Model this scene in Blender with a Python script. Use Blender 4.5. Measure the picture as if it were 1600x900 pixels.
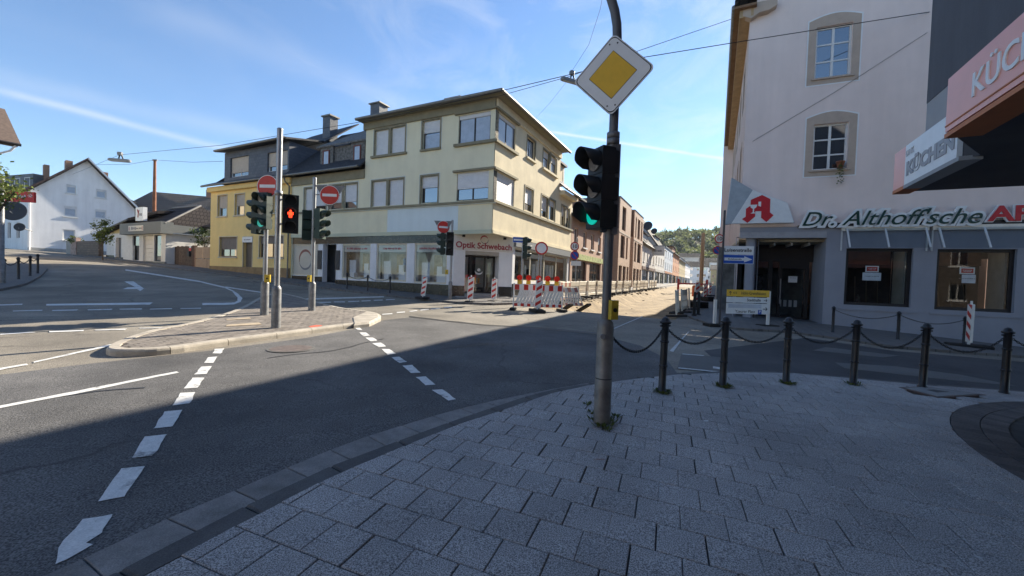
import bpy, bmesh, math, random
import numpy as np
from mathutils import Vector, Matrix
random.seed(7)
sc = bpy.context.scene
col = sc.collection
rad = math.radians
for _o in list(bpy.data.objects): bpy.data.objects.remove(_o)

# ------------------------------------------------------------------ camera
F = 630.0; CAMH = 1.6
ROLL = math.atan(.0351); PITCH = -math.atan(15.1 * math.cos(ROLL) / F)
fw = Vector((0, math.cos(PITCH), math.sin(PITCH))); u0 = Vector((1, 0, 0)).cross(fw)
RT = Vector((1, 0, 0)) * math.cos(ROLL) + u0 * math.sin(ROLL)
UP = u0 * math.cos(ROLL) - Vector((1, 0, 0)) * math.sin(ROLL)
CAM = Vector((0, 0, CAMH))
cd = bpy.data.cameras.new('camera'); cam = bpy.data.objects.new('camera', cd); col.objects.link(cam)
cd.sensor_width = 36; cd.lens = F / 1600 * 36; cd.clip_start = .05; cd.clip_end = 6000
mw = Matrix((RT, UP, -fw)).transposed().to_4x4(); mw.translation = CAM
cam.matrix_world = mw
sc.camera = cam

# ------------------------------------------------------------------ sky, sun, exposure
SUN_AZ, SUN_EL = 39.4, 28.2
w = bpy.data.worlds.new('World'); sc.world = w; w.use_nodes = True
wt = w.node_tree; wt.nodes.clear()
def wn(t, **k):
    n = wt.nodes.new(t)
    for a, b in k.items(): setattr(n, a, b)
    return n
def wl(a, b): wt.links.new(a, b)
def wmath(op, a, b=None, clamp=False):
    n = wn('ShaderNodeMath', operation=op); n.use_clamp = clamp
    for i, v in enumerate((a, b)):
        if v is None: continue
        if isinstance(v, (int, float)): n.inputs[i].default_value = v
        else: wl(v, n.inputs[i])
    return n.outputs[0]
sky = wn('ShaderNodeTexSky', sky_type='NISHITA'); sky.sun_disc = False
sky.sun_elevation = rad(SUN_EL); sky.sun_rotation = rad(SUN_AZ)
sky.altitude = 200; sky.air_density = 1.0; sky.dust_density = .05; sky.ozone_density = 2.0
tc = wn('ShaderNodeTexCoord')
def ray(px, py): return RT * ((px - 800) / F) - UP * ((py - 450) / F) + fw
def vdot(n):
    m = wn('ShaderNodeVectorMath', operation='DOT_PRODUCT'); wl(tc.outputs['Generated'], m.inputs[0])
    m.inputs[1].default_value = n; return m.outputs['Value']
nz = wn('ShaderNodeTexNoise'); nz.inputs['Scale'].default_value = 9; nz.inputs['Detail'].default_value = 6
wl(tc.outputs['Generated'], nz.inputs['Vector'])
jit = wmath('MULTIPLY', wmath('SUBTRACT', nz.outputs['Fac'], .5), .02)
def trail(p, q, width, strength, ends=.9):
    """vapour trail: a band round the great circle through two directions"""
    a = ray(*p).normalized(); b = ray(*q).normalized(); n = a.cross(b).normalized(); mid = (a + b).normalized()
    d = wmath('ADD', vdot(n), jit) if width > .006 else wmath('ADD', vdot(n), wmath('MULTIPLY', jit, .25))
    e = wmath('DIVIDE', wmath('ABSOLUTE', d), width)
    band = wmath('POWER', 2.718, wmath('MULTIPLY', wmath('MULTIPLY', e, e), -1.0))
    c = mid.dot(a)
    lim = wmath('MULTIPLY', wmath('SUBTRACT', vdot(mid), c), 1 / max(1e-4, (1 - c) * .45), clamp=True)
    tex = wmath('ADD', wmath('MULTIPLY', nz.outputs['Fac'], 1.0), .5)
    return wmath('MULTIPLY', wmath('MULTIPLY', wmath('MULTIPLY', band, lim), tex), strength)
tr = [trail((-60, 126), (420, 250), .006, .34), trail((-80, 105), (450, 222), .014, .12), trail((180, -10), (700, 185), .024, .1),
      trail((820, 200), (1300, 274), .0032, .5), trail((60, 300), (420, 345), .012, .12)]
s = tr[0]
for x in tr[1:]: s = wmath('ADD', s, x)
# high thin cirrus, thicker in one part of the sky
mp = wn('ShaderNodeMapping'); mp.inputs['Scale'].default_value = (3.2, 1.3, 5.5); mp.inputs['Rotation'].default_value = (.2, .5, .5)
wl(tc.outputs['Generated'], mp.inputs['Vector'])
n2 = wn('ShaderNodeTexNoise'); n2.inputs['Scale'].default_value = 1.6; n2.inputs['Detail'].default_value = 9; n2.inputs['Roughness'].default_value = .62; n2.inputs['Distortion'].default_value = 1.1
wl(mp.outputs['Vector'], n2.inputs['Vector'])
cir = wmath('MULTIPLY', wmath('SUBTRACT', n2.outputs['Fac'], .47), 1.7, clamp=True)
near_sun = wmath('MULTIPLY', wmath('SUBTRACT', vdot(Vector((math.sin(rad(SUN_AZ)) * math.cos(rad(SUN_EL)), math.cos(rad(SUN_AZ)) * math.cos(rad(SUN_EL)), math.sin(rad(SUN_EL))))), .35), 1.3, clamp=True)
cir = wmath('MULTIPLY', cir, wmath('ADD', wmath('MULTIPLY', near_sun, .85), .07))
fac = wmath('ADD', s, cir, clamp=True)
mix = wn('ShaderNodeMixRGB'); wl(fac, mix.inputs['Fac'])
tint = wn('ShaderNodeMixRGB', blend_type='MULTIPLY'); tint.inputs['Fac'].default_value = 1; tint.inputs['Color2'].default_value = (.8, .895, .99, 1); wl(sky.outputs['Color'], tint.inputs['Color1'])
wl(tint.outputs['Color'], mix.inputs['Color1'])
mix.inputs['Color2'].default_value = (4.7, 4.9, 5.2, 1)
bg = wn('ShaderNodeBackground'); bg.inputs['Strength'].default_value = .088
wl(mix.outputs['Color'], bg.inputs['Color'])
wo = wn('ShaderNodeOutputWorld'); wl(bg.outputs[0], wo.inputs['Surface'])
sl = bpy.data.lights.new('sun', 'SUN'); sl.energy = 5.0; sl.angle = rad(.53); sl.color = (1, .9, .74)
sun = bpy.data.objects.new('sun', sl); col.objects.link(sun); sun.location = (30, 30, 40)
sdir = Vector((math.sin(rad(SUN_AZ)) * math.cos(rad(SUN_EL)), math.cos(rad(SUN_AZ)) * math.cos(rad(SUN_EL)), math.sin(rad(SUN_EL))))
sun.rotation_euler = sdir.to_track_quat('Z', 'Y').to_euler()
sc.view_settings.view_transform = 'Standard'; sc.view_settings.look = 'None'
sc.view_settings.exposure = 1.34; sc.view_settings.gamma = 1; sc.view_settings.use_curve_mapping = False

# ------------------------------------------------------------------ terrain and lookup helpers
def sstep(a, b, v):
    t = min(max((v - a) / (b - a), 0), 1); return t * t * (3 - 2 * t)
def soft(u, k):
    return 0.0 if u < -k else (u if u > k else (u + k) ** 2 / (4 * k))
def H(x, y):
    yy = min(max(y, 0), 110); xx = min(max(x, -75), 60)
    return .02 * yy - .01 * xx + .027 * soft(-xx - 3, 2) * sstep(15, 28, y) - .06 * min(soft(x - 12.5, 2.5), 12) * (1 - sstep(15, 26, y))
def at(px, py, Y):
    d = ray(px, py); return CAM + d * (Y / d.y)
def gnd(px, py, off=0.0):
    d = ray(px, py); t = .4
    while t < 600:
        P = CAM + d * t
        if P.z < H(P.x, P.y) + off: break
        t *= 1.01
    a, b = t / 1.01, t
    for _ in range(36):
        m = (a + b) / 2; P = CAM + d * m
        if P.z < H(P.x, P.y) + off: b = m
        else: a = m
    return CAM + d * b
SD = Vector((.451, .893, 0)).normalized()      # direction of the street
PD = Vector((SD.y, -SD.x, 0))                  # across it, to the right
LD = -PD                                       # direction of the left facade row
def W(r, t, z=0.0): v = PD * r + SD * t; return Vector((v.x, v.y, z))
C0 = Vector((-1.079, 20.0, 0))                 # street corner of the green building

# ------------------------------------------------------------------ materials
MATS = {}
def M(name, c, rough=.8, var=.12, scale=3.0, bump=0.0, bscale=80.0, metallic=0.0, spec=.4, speck=0.0, sscale=250.0, rnd=0.0, c2=None, detail=5.0, streak=0.0, world=False):
    if name in MATS: return MATS[name]
    m = bpy.data.materials.new(name); MATS[name] = m; m.use_nodes = True
    nt = m.node_tree; b = nt.nodes['Principled BSDF']
    b.inputs['Roughness'].default_value = rough; b.inputs['Metallic'].default_value = metallic
    b.inputs['Specular IOR Level'].default_value = spec
    t = nt.nodes.new('ShaderNodeTexCoord'); vec = t.outputs['Object']
    if world: vec = nt.nodes.new('ShaderNodeNewGeometry').outputs['Position']
    n = nt.nodes.new('ShaderNodeTexNoise'); n.inputs['Scale'].default_value = scale; n.inputs['Detail'].default_value = detail; n.inputs['Roughness'].default_value = .65
    nt.links.new(vec, n.inputs['Vector'])
    r = nt.nodes.new('ShaderNodeValToRGB')
    lo = [x * (1 - var) for x in c]; hi = list(c2) if c2 else [min(1, x * (1 + var)) for x in c]
    r.color_ramp.elements[0].position = .32; r.color_ramp.elements[1].position = .68
    r.color_ramp.elements[0].color = (*lo, 1); r.color_ramp.elements[1].color = (*hi, 1)
    nt.links.new(n.outputs['Fac'], r.inputs['Fac']); out = r.outputs['Color']
    if speck:
        n2 = nt.nodes.new('ShaderNodeTexNoise'); n2.inputs['Scale'].default_value = sscale; n2.inputs['Detail'].default_value = 2
        nt.links.new(vec, n2.inputs['Vector'])
        r2 = nt.nodes.new('ShaderNodeValToRGB'); r2.color_ramp.elements[0].position = .35; r2.color_ramp.elements[1].position = .66
        r2.color_ramp.elements[0].color = (1 - speck, 1 - speck, 1 - speck, 1); r2.color_ramp.elements[1].color = (1 + speck,) * 3 + (1,)
        nt.links.new(n2.outputs['Fac'], r2.inputs['Fac'])
        mx = nt.nodes.new('ShaderNodeMixRGB'); mx.blend_type = 'MULTIPLY'; mx.inputs['Fac'].default_value = 1
        nt.links.new(out, mx.inputs['Color1']); nt.links.new(r2.outputs['Color'], mx.inputs['Color2']); out = mx.outputs['Color']
    if streak:
        mpn = nt.nodes.new('ShaderNodeMapping'); mpn.inputs['Scale'].default_value = (1.6, 1.6, .14); nt.links.new(vec, mpn.inputs['Vector'])
        ns = nt.nodes.new('ShaderNodeTexNoise'); ns.inputs['Scale'].default_value = 1.3; ns.inputs['Detail'].default_value = 8; ns.inputs['Roughness'].default_value = .62; nt.links.new(mpn.outputs[0], ns.inputs['Vector'])
        mrs = nt.nodes.new('ShaderNodeMapRange'); mrs.inputs['From Min'].default_value = .35; mrs.inputs['From Max'].default_value = .7; mrs.inputs['To Min'].default_value = 1 - streak; mrs.inputs['To Max'].default_value = 1 + streak * .35; nt.links.new(ns.outputs['Fac'], mrs.inputs['Value'])
        mxs = nt.nodes.new('ShaderNodeVectorMath'); mxs.operation = 'SCALE'; nt.links.new(out, mxs.inputs[0]); nt.links.new(mrs.outputs[0], mxs.inputs['Scale']); out = mxs.outputs[0]
    if rnd:
        oi = nt.nodes.new('ShaderNodeObjectInfo'); ge = nt.nodes.new('ShaderNodeNewGeometry')
        ad = nt.nodes.new('ShaderNodeMath'); ad.operation = 'ADD'; nt.links.new(oi.outputs['Random'], ad.inputs[0]); nt.links.new(ge.outputs['Random Per Island'], ad.inputs[1])
        fr = nt.nodes.new('ShaderNodeMath'); fr.operation = 'FRACT'; nt.links.new(ad.outputs[0], fr.inputs[0])
        mr = nt.nodes.new('ShaderNodeMapRange'); mr.inputs['To Min'].default_value = 1 - rnd; mr.inputs['To Max'].default_value = 1 + rnd
        nt.links.new(fr.outputs[0], mr.inputs['Value'])
        mx = nt.nodes.new('ShaderNodeVectorMath'); mx.operation = 'SCALE'
        nt.links.new(out, mx.inputs[0]); nt.links.new(mr.outputs[0], mx.inputs['Scale']); out = mx.outputs[0]
    nt.links.new(out, b.inputs['Base Color'])
    if bump:
        n3 = nt.nodes.new('ShaderNodeTexNoise'); n3.inputs['Scale'].default_value = bscale; n3.inputs['Detail'].default_value = 4
        nt.links.new(vec, n3.inputs['Vector'])
        bp = nt.nodes.new('ShaderNodeBump'); bp.inputs['Strength'].default_value = bump; bp.inputs['Distance'].default_value = .02
        nt.links.new(n3.outputs['Fac'], bp.inputs['Height']); nt.links.new(bp.outputs[0], b.inputs['Normal'])
    return m
def brick_mat(name, c1, c2, mortar, bw, bh, ms=.02, rough=.85, bump=.5, offset=.5, axis='XZ'):
    m = M(name, c1, rough); nt = m.node_tree; b = nt.nodes['Principled BSDF']
    t = nt.nodes.new('ShaderNodeTexCoord'); sp = nt.nodes.new('ShaderNodeSeparateXYZ'); cb = nt.nodes.new('ShaderNodeCombineXYZ')
    nt.links.new(t.outputs['Object'], sp.inputs[0])
    if axis == 'XZ':
        ad = nt.nodes.new('ShaderNodeMath'); ad.operation = 'ADD'; nt.links.new(sp.outputs['X'], ad.inputs[0]); nt.links.new(sp.outputs['Y'], ad.inputs[1])
        nt.links.new(ad.outputs[0], cb.inputs['X']); nt.links.new(sp.outputs['Z'], cb.inputs['Y'])
    else:
        nt.links.new(sp.outputs['X'], cb.inputs['X']); nt.links.new(sp.outputs['Y'], cb.inputs['Y'])
    br = nt.nodes.new('ShaderNodeTexBrick'); br.offset = offset
    br.inputs['Color1'].default_value = (*c1, 1); br.inputs['Color2'].default_value = (*c2, 1); br.inputs['Mortar'].default_value = (*mortar, 1)
    br.inputs['Scale'].default_value = 1; br.inputs['Brick Width'].default_value = bw; br.inputs['Row Height'].default_value = bh
    br.inputs['Mortar Size'].default_value = ms; br.inputs['Bias'].default_value = 0
    nt.links.new(cb.outputs[0], br.inputs['Vector']); nt.links.new(br.outputs['Color'], b.inputs['Base Color'])
    bp = nt.nodes.new('ShaderNodeBump'); bp.invert = True; bp.inputs['Strength'].default_value = bump; bp.inputs['Distance'].default_value = .02
    nt.links.new(br.outputs['Fac'], bp.inputs['Height']); nt.links.new(bp.outputs[0], b.inputs['Normal'])
    return m
def emis(name, c, st):
    if name in MATS: return MATS[name]
    m = bpy.data.materials.new(name); MATS[name] = m; m.use_nodes = True; b = m.node_tree.nodes['Principled BSDF']
    b.inputs['Base Color'].default_value = (*c, 1); b.inputs['Emission Color'].default_value = (*c, 1); b.inputs['Emission Strength'].default_value = st
    return m
def glass_thin(name, tint=(.75, .8, .8), refl=.0, ior=1.55):
    m = bpy.data.materials.new(name); MATS[name] = m; m.use_nodes = True; nt = m.node_tree; nt.nodes.clear()
    o = nt.nodes.new('ShaderNodeOutputMaterial'); tr = nt.nodes.new('ShaderNodeBsdfTransparent'); tr.inputs[0].default_value = (*tint, 1)
    g = nt.nodes.new('ShaderNodeBsdfGlossy'); g.inputs['Roughness'].default_value = .02
    ge = nt.nodes.new('ShaderNodeNewGeometry'); dt = nt.nodes.new('ShaderNodeVectorMath'); dt.operation = 'DOT_PRODUCT'; nt.links.new(ge.outputs['Normal'], dt.inputs[0]); nt.links.new(ge.outputs['Incoming'], dt.inputs[1])
    def mth(op, a, v):
        n = nt.nodes.new('ShaderNodeMath'); n.operation = op; n.use_clamp = op != 'ABSOLUTE'
        for i, x in enumerate((a, v)):
            if x is None: continue
            if isinstance(x, (int, float)): n.inputs[i].default_value = x
            else: nt.links.new(x, n.inputs[i])
        return n.outputs[0]
    f0 = ((ior - 1) / (ior + 1)) ** 2 * 1.25 + refl        # both faces of the pane reflect
    p5 = mth('POWER', mth('SUBTRACT', 1.0, mth('ABSOLUTE', dt.outputs['Value'], None)), 5.0)
    ad = nt.nodes.new('ShaderNodeMath'); ad.operation = 'ADD'; ad.use_clamp = True; ad.inputs[1].default_value = f0; nt.links.new(mth('MULTIPLY', p5, 1 - f0), ad.inputs[0])
    mx = nt.nodes.new('ShaderNodeMixShader'); nt.links.new(ad.outputs[0], mx.inputs[0]); nt.links.new(tr.outputs[0], mx.inputs[1]); nt.links.new(g.outputs[0], mx.inputs[2])
    nt.links.new(mx.outputs[0], o.inputs[0]); return m
def leaf_mat(name, c, c2, tl_=.3):
    m = M(name, c, .6, .3, 2.0, c2=c2, rnd=.35, spec=.25); nt = m.node_tree; b = nt.nodes['Principled BSDF']
    src = b.inputs['Base Color'].links[0].from_socket
    tl = nt.nodes.new('ShaderNodeBsdfTranslucent'); nt.links.new(src, tl.inputs[0])
    mx = nt.nodes.new('ShaderNodeMixShader'); mx.inputs[0].default_value = tl_
    o = [n for n in nt.nodes if n.type == 'OUTPUT_MATERIAL'][0]
    nt.links.new(b.outputs[0], mx.inputs[1]); nt.links.new(tl.outputs[0], mx.inputs[2]); nt.links.new(mx.outputs[0], o.inputs[0]); return m

# ------------------------------------------------------------------ mesh builder
class MB:
    def __init__(s, xf=None): s.v = []; s.f = []; s.smooth = []; s.xf = xf
    def add(s, vs, fs, smooth=False):
        n = len(s.v); s.v += [tuple(x) for x in vs]
        for f in fs: s.f.append([i + n for i in f]); s.smooth.append(smooth)
        return s
    def box(s, a0, a1, d0, d1, z0, z1):
        vs = [(a, d, z) for z in (z0, z1) for d in (d0, d1) for a in (a0, a1)]
        return s.add(vs, [(0, 1, 3, 2), (4, 6, 7, 5), (0, 4, 5, 1), (2, 3, 7, 6), (0, 2, 6, 4), (1, 5, 7, 3)])
    def bbox(s, a0, a1, d0, d1, z0, z1, c=.01):
        """box with chamfered vertical and top edges"""
        def ring(i, z): return [(a0 + i + c, d0 + i, z), (a1 - i - c, d0 + i, z), (a1 - i, d0 + i + c, z), (a1 - i, d1 - i - c, z), (a1 - i - c, d1 - i, z), (a0 + i + c, d1 - i, z), (a0 + i, d1 - i - c, z), (a0 + i, d0 + i + c, z)]
        vs = ring(0, z0) + ring(0, z1 - c) + ring(c * .8, z1)
        fs = [tuple(range(7, -1, -1)), tuple(range(16, 24))]
        for k in (0, 8):
            for i in range(8): fs.append((k + i, k + (i + 1) % 8, k + 8 + (i + 1) % 8, k + 8 + i))
        return s.add(vs, fs)
    def quad(s, *p): return s.add(p, [tuple(range(len(p)))])
    def prism(s, pts, vec):
        n = len(pts); vec = Vector(vec); top = [Vector(p) + vec for p in pts]
        fs = [tuple(range(n - 1, -1, -1)), tuple(range(n, 2 * n))] + [(i, (i + 1) % n, n + (i + 1) % n, n + i) for i in range(n)]
        return s.add(list(pts) + top, fs)
    def tube(s, pts, r, n=10, caps=True):
        pts = [Vector(p) for p in pts]; rs = r if isinstance(r, (list, tuple)) else [r] * len(pts)
        vs = []; fs = []; prev = None
        for i, p in enumerate(pts):
            t = (pts[min(i + 1, len(pts) - 1)] - pts[max(i - 1, 0)])
            t = t.normalized() if t.length > 1e-9 else Vector((0, 0, 1))
            if prev is None: u = t.orthogonal().normalized()
            else:
                u = prev - t * prev.dot(t); u = u.normalized() if u.length > 1e-6 else t.orthogonal().normalized()
            prev = u; v2 = t.cross(u)
            for k in range(n):
                a = 2 * math.pi * k / n; vs.append(p + (u * math.cos(a) + v2 * math.sin(a)) * rs[i])
        for i in range(len(pts) - 1):
            for k in range(n): fs.append((i * n + k, i * n + (k + 1) % n, (i + 1) * n + (k + 1) % n, (i + 1) * n + k))
        s.add(vs, fs, True)
        if caps:
            s.add(vs[:n], [tuple(range(n - 1, -1, -1))]); s.add(vs[-n:], [tuple(range(n))])
        return s
    def lathe(s, prof, n=16, o=(0, 0, 0)):
        vs = []; fs = []
        for r, z in prof:
            for k in range(n):
                a = 2 * math.pi * k / n; vs.append((o[0] + r * math.cos(a), o[1] + r * math.sin(a), o[2] + z))
        for i in range(len(prof) - 1):
            for k in range(n): fs.append((i * n + k, i * n + (k + 1) % n, (i + 1) * n + (k + 1) % n, (i + 1) * n + k))
        s.add(vs, fs, True); s.add(vs[-n:], [tuple(range(n))]); return s
    def disc(s, c, nrm, r, th, n=24, r2=None):
        """flat round plate (or ring) centred at c facing nrm"""
        nrm = Vector(nrm).normalized(); u = Vector((0, 0, 1)).cross(nrm); u = u.normalized() if u.length > 1e-5 else Vector((1, 0, 0)); v = nrm.cross(u); c = Vector(c)
        def ring(rr, o): return [c + nrm * o + (u * math.cos(2 * math.pi * k / n) + v * math.sin(2 * math.pi * k / n)) * rr for k in range(n)]
        if r2 is None:
            vs = ring(r, 0) + ring(r, th); fs = [tuple(range(n - 1, -1, -1)), tuple(range(n, 2 * n))] + [(i, (i + 1) % n, n + (i + 1) % n, n + i) for i in range(n)]
        else:
            vs = ring(r, 0) + ring(r, th) + ring(r2, th) + ring(r2, 0); fs = []
            for q in range(4):
                for i in range(n): fs.append((q * n + i, q * n + (i + 1) % n, ((q + 1) % 4) * n + (i + 1) % n, ((q + 1) % 4) * n + i))
        return s.add(vs, fs)
    def mesh(s, name='mesh', recalc=True):
        me = bpy.data.meshes.new(name)
        vs = [s.xf(*v) for v in s.v] if s.xf else s.v
        me.from_pydata([tuple(v) for v in vs], [], s.f)
        me.polygons.foreach_set('use_smooth', s.smooth)
        if recalc and len(s.f) < 60000:
            bm = bmesh.new(); bm.from_mesh(me); bmesh.ops.recalc_face_normals(bm, faces=bm.faces); bm.to_mesh(me); bm.free()
        return me
def link(name, me, mat, parent=None):
    o = bpy.data.objects.new(name, me); col.objects.link(o)
    if mat is not None:
        me.materials.clear(); me.materials.append(mat)
    if parent is not None: o.parent = parent
    return o
def part(name, mb, mat, parent, label=None, kind=None):
    o = link(name, mb.mesh(name), mat, parent)
    if label: o['label'] = label
    if kind: o['kind'] = kind
    return o
def tag(o, label=None, cat=None, group=None, kind=None):
    if label: o['label'] = label
    if cat: o['category'] = cat
    if group: o['group'] = group
    if kind: o['kind'] = kind
    return o
def thing(name, label, cat, loc=(0, 0, 0), rz=0.0, group=None):
    o = bpy.data.objects.new(name, None); o.empty_display_size = .2; col.objects.link(o); o.location = loc; o.rotation_euler = (0, 0, rz)
    return tag(o, label, cat, group)
def copy_tree(o, parent=None):
    c = o.copy(); col.objects.link(c); c.parent = parent
    for ch in list(o.children): copy_tree(ch, c)
    return c
def struct(name, mb, mat, parent=None):
    o = part(name, mb, mat, parent)
    if parent is None: o['kind'] = 'structure'
    return o
TXT = {}
def text_verts(s, size=1.0, ext=.0, off=0.0, shear=0.0, align='CENTER', sx=1.0, space=1.0):
    """mesh of a line of lettering in its own xz plane, reading along +x, facing -y"""
    k = (s, size, ext, off, shear, align, sx, space)
    if k in TXT: return TXT[k]
    cu = bpy.data.curves.new('lettering', 'FONT'); cu.body = s; cu.size = size; cu.extrude = ext; cu.offset = off; cu.shear = shear
    cu.align_x = align; cu.align_y = 'CENTER'; cu.space_character = space; cu.resolution_u = 4
    o = bpy.data.objects.new('lettering', cu); col.objects.link(o)
    me = bpy.data.meshes.new_from_object(o.evaluated_get(bpy.context.evaluated_depsgraph_get()))
    vs = [(v.co.x * sx, -v.co.z, v.co.y) for v in me.vertices]; fs = [tuple(p.vertices) for p in me.polygons]
    bpy.data.objects.remove(o); bpy.data.curves.remove(cu); bpy.data.meshes.remove(me)
    TXT[k] = (vs, fs); return TXT[k]
def lettering(s, size, o, ux, out, ext=.003, **k):
    """MB with text centred on o, reading along ux, facing out"""
    vs, fs = text_verts(s, size, ext, **k); ux = Vector(ux).normalized(); out = Vector(out).normalized(); o = Vector(o)
    mb = MB(); mb.add([o + ux * v[0] - out * v[1] + Vector((0, 0, v[2])) for v in vs], fs); return mb

# ------------------------------------------------------------------ material library
asphalt = M('asphalt_old', (.2, .18, .15), .9, .16, .8, bump=.35, bscale=120, speck=.5, sscale=95, c2=(.25, .225, .185))
asphalt_new = M('asphalt_new', (.1, .099, .1), .88, .2, .7, bump=.4, bscale=110, speck=.6, sscale=90, c2=(.125, .122, .12))
asphalt_patch = M('asphalt_patch', (.13, .128, .122), .9, .1, 2, bump=.3, bscale=150, speck=.2, sscale=160)
asphalt_dark = M('asphalt_dark', (.06, .06, .064), .9, .15, 1.2, bump=.3, bscale=150, speck=.25, sscale=160)
def cracks(m, scale, amt):
    nt = m.node_tree; b = nt.nodes['Principled BSDF']; src = b.inputs['Base Color'].links[0].from_socket
    t = nt.nodes.new('ShaderNodeTexCoord'); n = nt.nodes.new('ShaderNodeTexNoise'); n.inputs['Scale'].default_value = 1.4; n.inputs['Detail'].default_value = 4; nt.links.new(t.outputs['Object'], n.inputs['Vector'])
    ad = nt.nodes.new('ShaderNodeMixRGB'); ad.blend_type = 'LINEAR_LIGHT'; ad.inputs['Fac'].default_value = .35; nt.links.new(t.outputs['Object'], ad.inputs['Color1']); nt.links.new(n.outputs['Color'], ad.inputs['Color2'])
    v = nt.nodes.new('ShaderNodeTexVoronoi'); v.feature = 'DISTANCE_TO_EDGE'; v.inputs['Scale'].default_value = scale; nt.links.new(ad.outputs['Color'], v.inputs['Vector'])
    r = nt.nodes.new('ShaderNodeValToRGB'); r.color_ramp.elements[0].position = .0; r.color_ramp.elements[1].position = .012; r.color_ramp.elements[0].color = (1, 1, 1, 1); r.color_ramp.elements[1].color = (0, 0, 0, 1); nt.links.new(v.outputs['Distance'], r.inputs['Fac'])
    k = nt.nodes.new('ShaderNodeTexNoise'); k.inputs['Scale'].default_value = .22; nt.links.new(t.outputs['Object'], k.inputs['Vector']); kr = nt.nodes.new('ShaderNodeValToRGB'); kr.color_ramp.elements[0].position = .5; kr.color_ramp.elements[1].position = .6; nt.links.new(k.outputs['Fac'], kr.inputs['Fac'])
    mu = nt.nodes.new('ShaderNodeMath'); mu.operation = 'MULTIPLY'; nt.links.new(r.outputs['Color'], mu.inputs[0]); nt.links.new(kr.outputs['Color'], mu.inputs[1]); mu2 = nt.nodes.new('ShaderNodeMath'); mu2.operation = 'MULTIPLY'; mu2.inputs[1].default_value = amt; nt.links.new(mu.outputs[0], mu2.inputs[0])
    # large worn and dusty areas
    l = nt.nodes.new('ShaderNodeTexNoise'); l.inputs['Scale'].default_value = .35; l.inputs['Detail'].default_value = 7; l.inputs['Roughness'].default_value = .6; nt.links.new(t.outputs['Object'], l.inputs['Vector']); lr = nt.nodes.new('ShaderNodeMapRange'); lr.inputs['From Min'].default_value = .3; lr.inputs['From Max'].default_value = .7; lr.inputs['To Min'].default_value = .68; lr.inputs['To Max'].default_value = 1.28; nt.links.new(l.outputs['Fac'], lr.inputs['Value'])
    sc_ = nt.nodes.new('ShaderNodeVectorMath'); sc_.operation = 'SCALE'; nt.links.new(src, sc_.inputs[0]); nt.links.new(lr.outputs[0], sc_.inputs['Scale'])
    mx = nt.nodes.new('ShaderNodeMixRGB'); nt.links.new(mu2.outputs[0], mx.inputs['Fac']); nt.links.new(sc_.outputs[0], mx.inputs['Color1']); mx.inputs['Color2'].default_value = (.025, .024, .023, 1); nt.links.new(mx.outputs['Color'], b.inputs['Base Color'])
cracks(asphalt, .42, .8); cracks(asphalt_new, .3, .6); cracks(asphalt_dark, .5, .7)
def paint_mat():
    m = M('road_paint', (.62, .62, .6), .7, .1, 14, speck=.1, sscale=90); nt = m.node_tree; b = nt.nodes['Principled BSDF']
    src = b.inputs['Base Color'].links[0].from_socket
    n = nt.nodes.new('ShaderNodeTexNoise'); n.inputs['Scale'].default_value = 4.5; n.inputs['Detail'].default_value = 9; n.inputs['Roughness'].default_value = .75
    t = nt.nodes.new('ShaderNodeTexCoord'); nt.links.new(t.outputs['Object'], n.inputs['Vector'])
    r = nt.nodes.new('ShaderNodeValToRGB'); r.color_ramp.elements[0].position = .55; r.color_ramp.elements[1].position = .66
    mx = nt.nodes.new('ShaderNodeMixRGB'); nt.links.new(n.outputs['Fac'], r.inputs['Fac']); nt.links.new(r.outputs['Color'], mx.inputs['Fac'])
    nt.links.new(src, mx.inputs['Color1']); mx.inputs['Color2'].default_value = (.16, .155, .15, 1)
    nt.links.new(mx.outputs['Color'], b.inputs['Base Color']); return m
paint = paint_mat()
slabm = M('granite_slab', (.315, .3, .288), .8, .2, .9, bump=.05, bscale=170, speck=.66, sscale=140, rnd=.07, world=True, detail=8)
def spots(m):
    nt = m.node_tree; b = nt.nodes['Principled BSDF']; src = b.inputs['Base Color'].links[0].from_socket; g = nt.nodes.new('ShaderNodeNewGeometry')
    for sc_, th, cl in ((2.3, .045, (.09, .088, .085, 1)), (1.7, .03, (.5, .5, .49, 1)), (.9, .05, (.12, .1, .09, 1))):
        v = nt.nodes.new('ShaderNodeTexVoronoi'); v.inputs['Scale'].default_value = sc_; nt.links.new(g.outputs['Position'], v.inputs['Vector']); r = nt.nodes.new('ShaderNodeValToRGB'); r.color_ramp.elements[0].position = th * .7; r.color_ramp.elements[0].color = (.75, .75, .75, 1); r.color_ramp.elements[1].position = th; r.color_ramp.elements[1].color = (0, 0, 0, 1); nt.links.new(v.outputs['Distance'], r.inputs['Fac'])
        mx = nt.nodes.new('ShaderNodeMixRGB'); nt.links.new(r.outputs['Color'], mx.inputs['Fac']); nt.links.new(src, mx.inputs['Color1']); mx.inputs['Color2'].default_value = cl; src = mx.outputs['Color']
    nt.links.new(src, b.inputs['Base Color'])
spots(slabm)
gutterm = M('gutter_stone', (.2, .19, .18), .85, .25, 5, bump=.25, bscale=90, speck=.18, sscale=140, rnd=.1)
kerbdark = M('kerb_dark', (.095, .092, .09), .85, .2, 5, bump=.25, bscale=90, speck=.2, sscale=140, rnd=.1)
jointm = M('joint_sand', (.05, .048, .045), .95, .3, 6)
darkbrick = M('dark_paver', (.085, .075, .072), .85, .2, 5, bump=.3, bscale=90, speck=.2, sscale=150, rnd=.22)
islandbrick = M('island_paver', (.205, .18, .155), .85, .2, 4, bump=.3, bscale=90, speck=.2, sscale=150, rnd=.2)
creamkerb = M('cream_kerb', (.4, .36, .3), .8, .25, 3, bump=.2, bscale=70, speck=.1, sscale=120)
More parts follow.
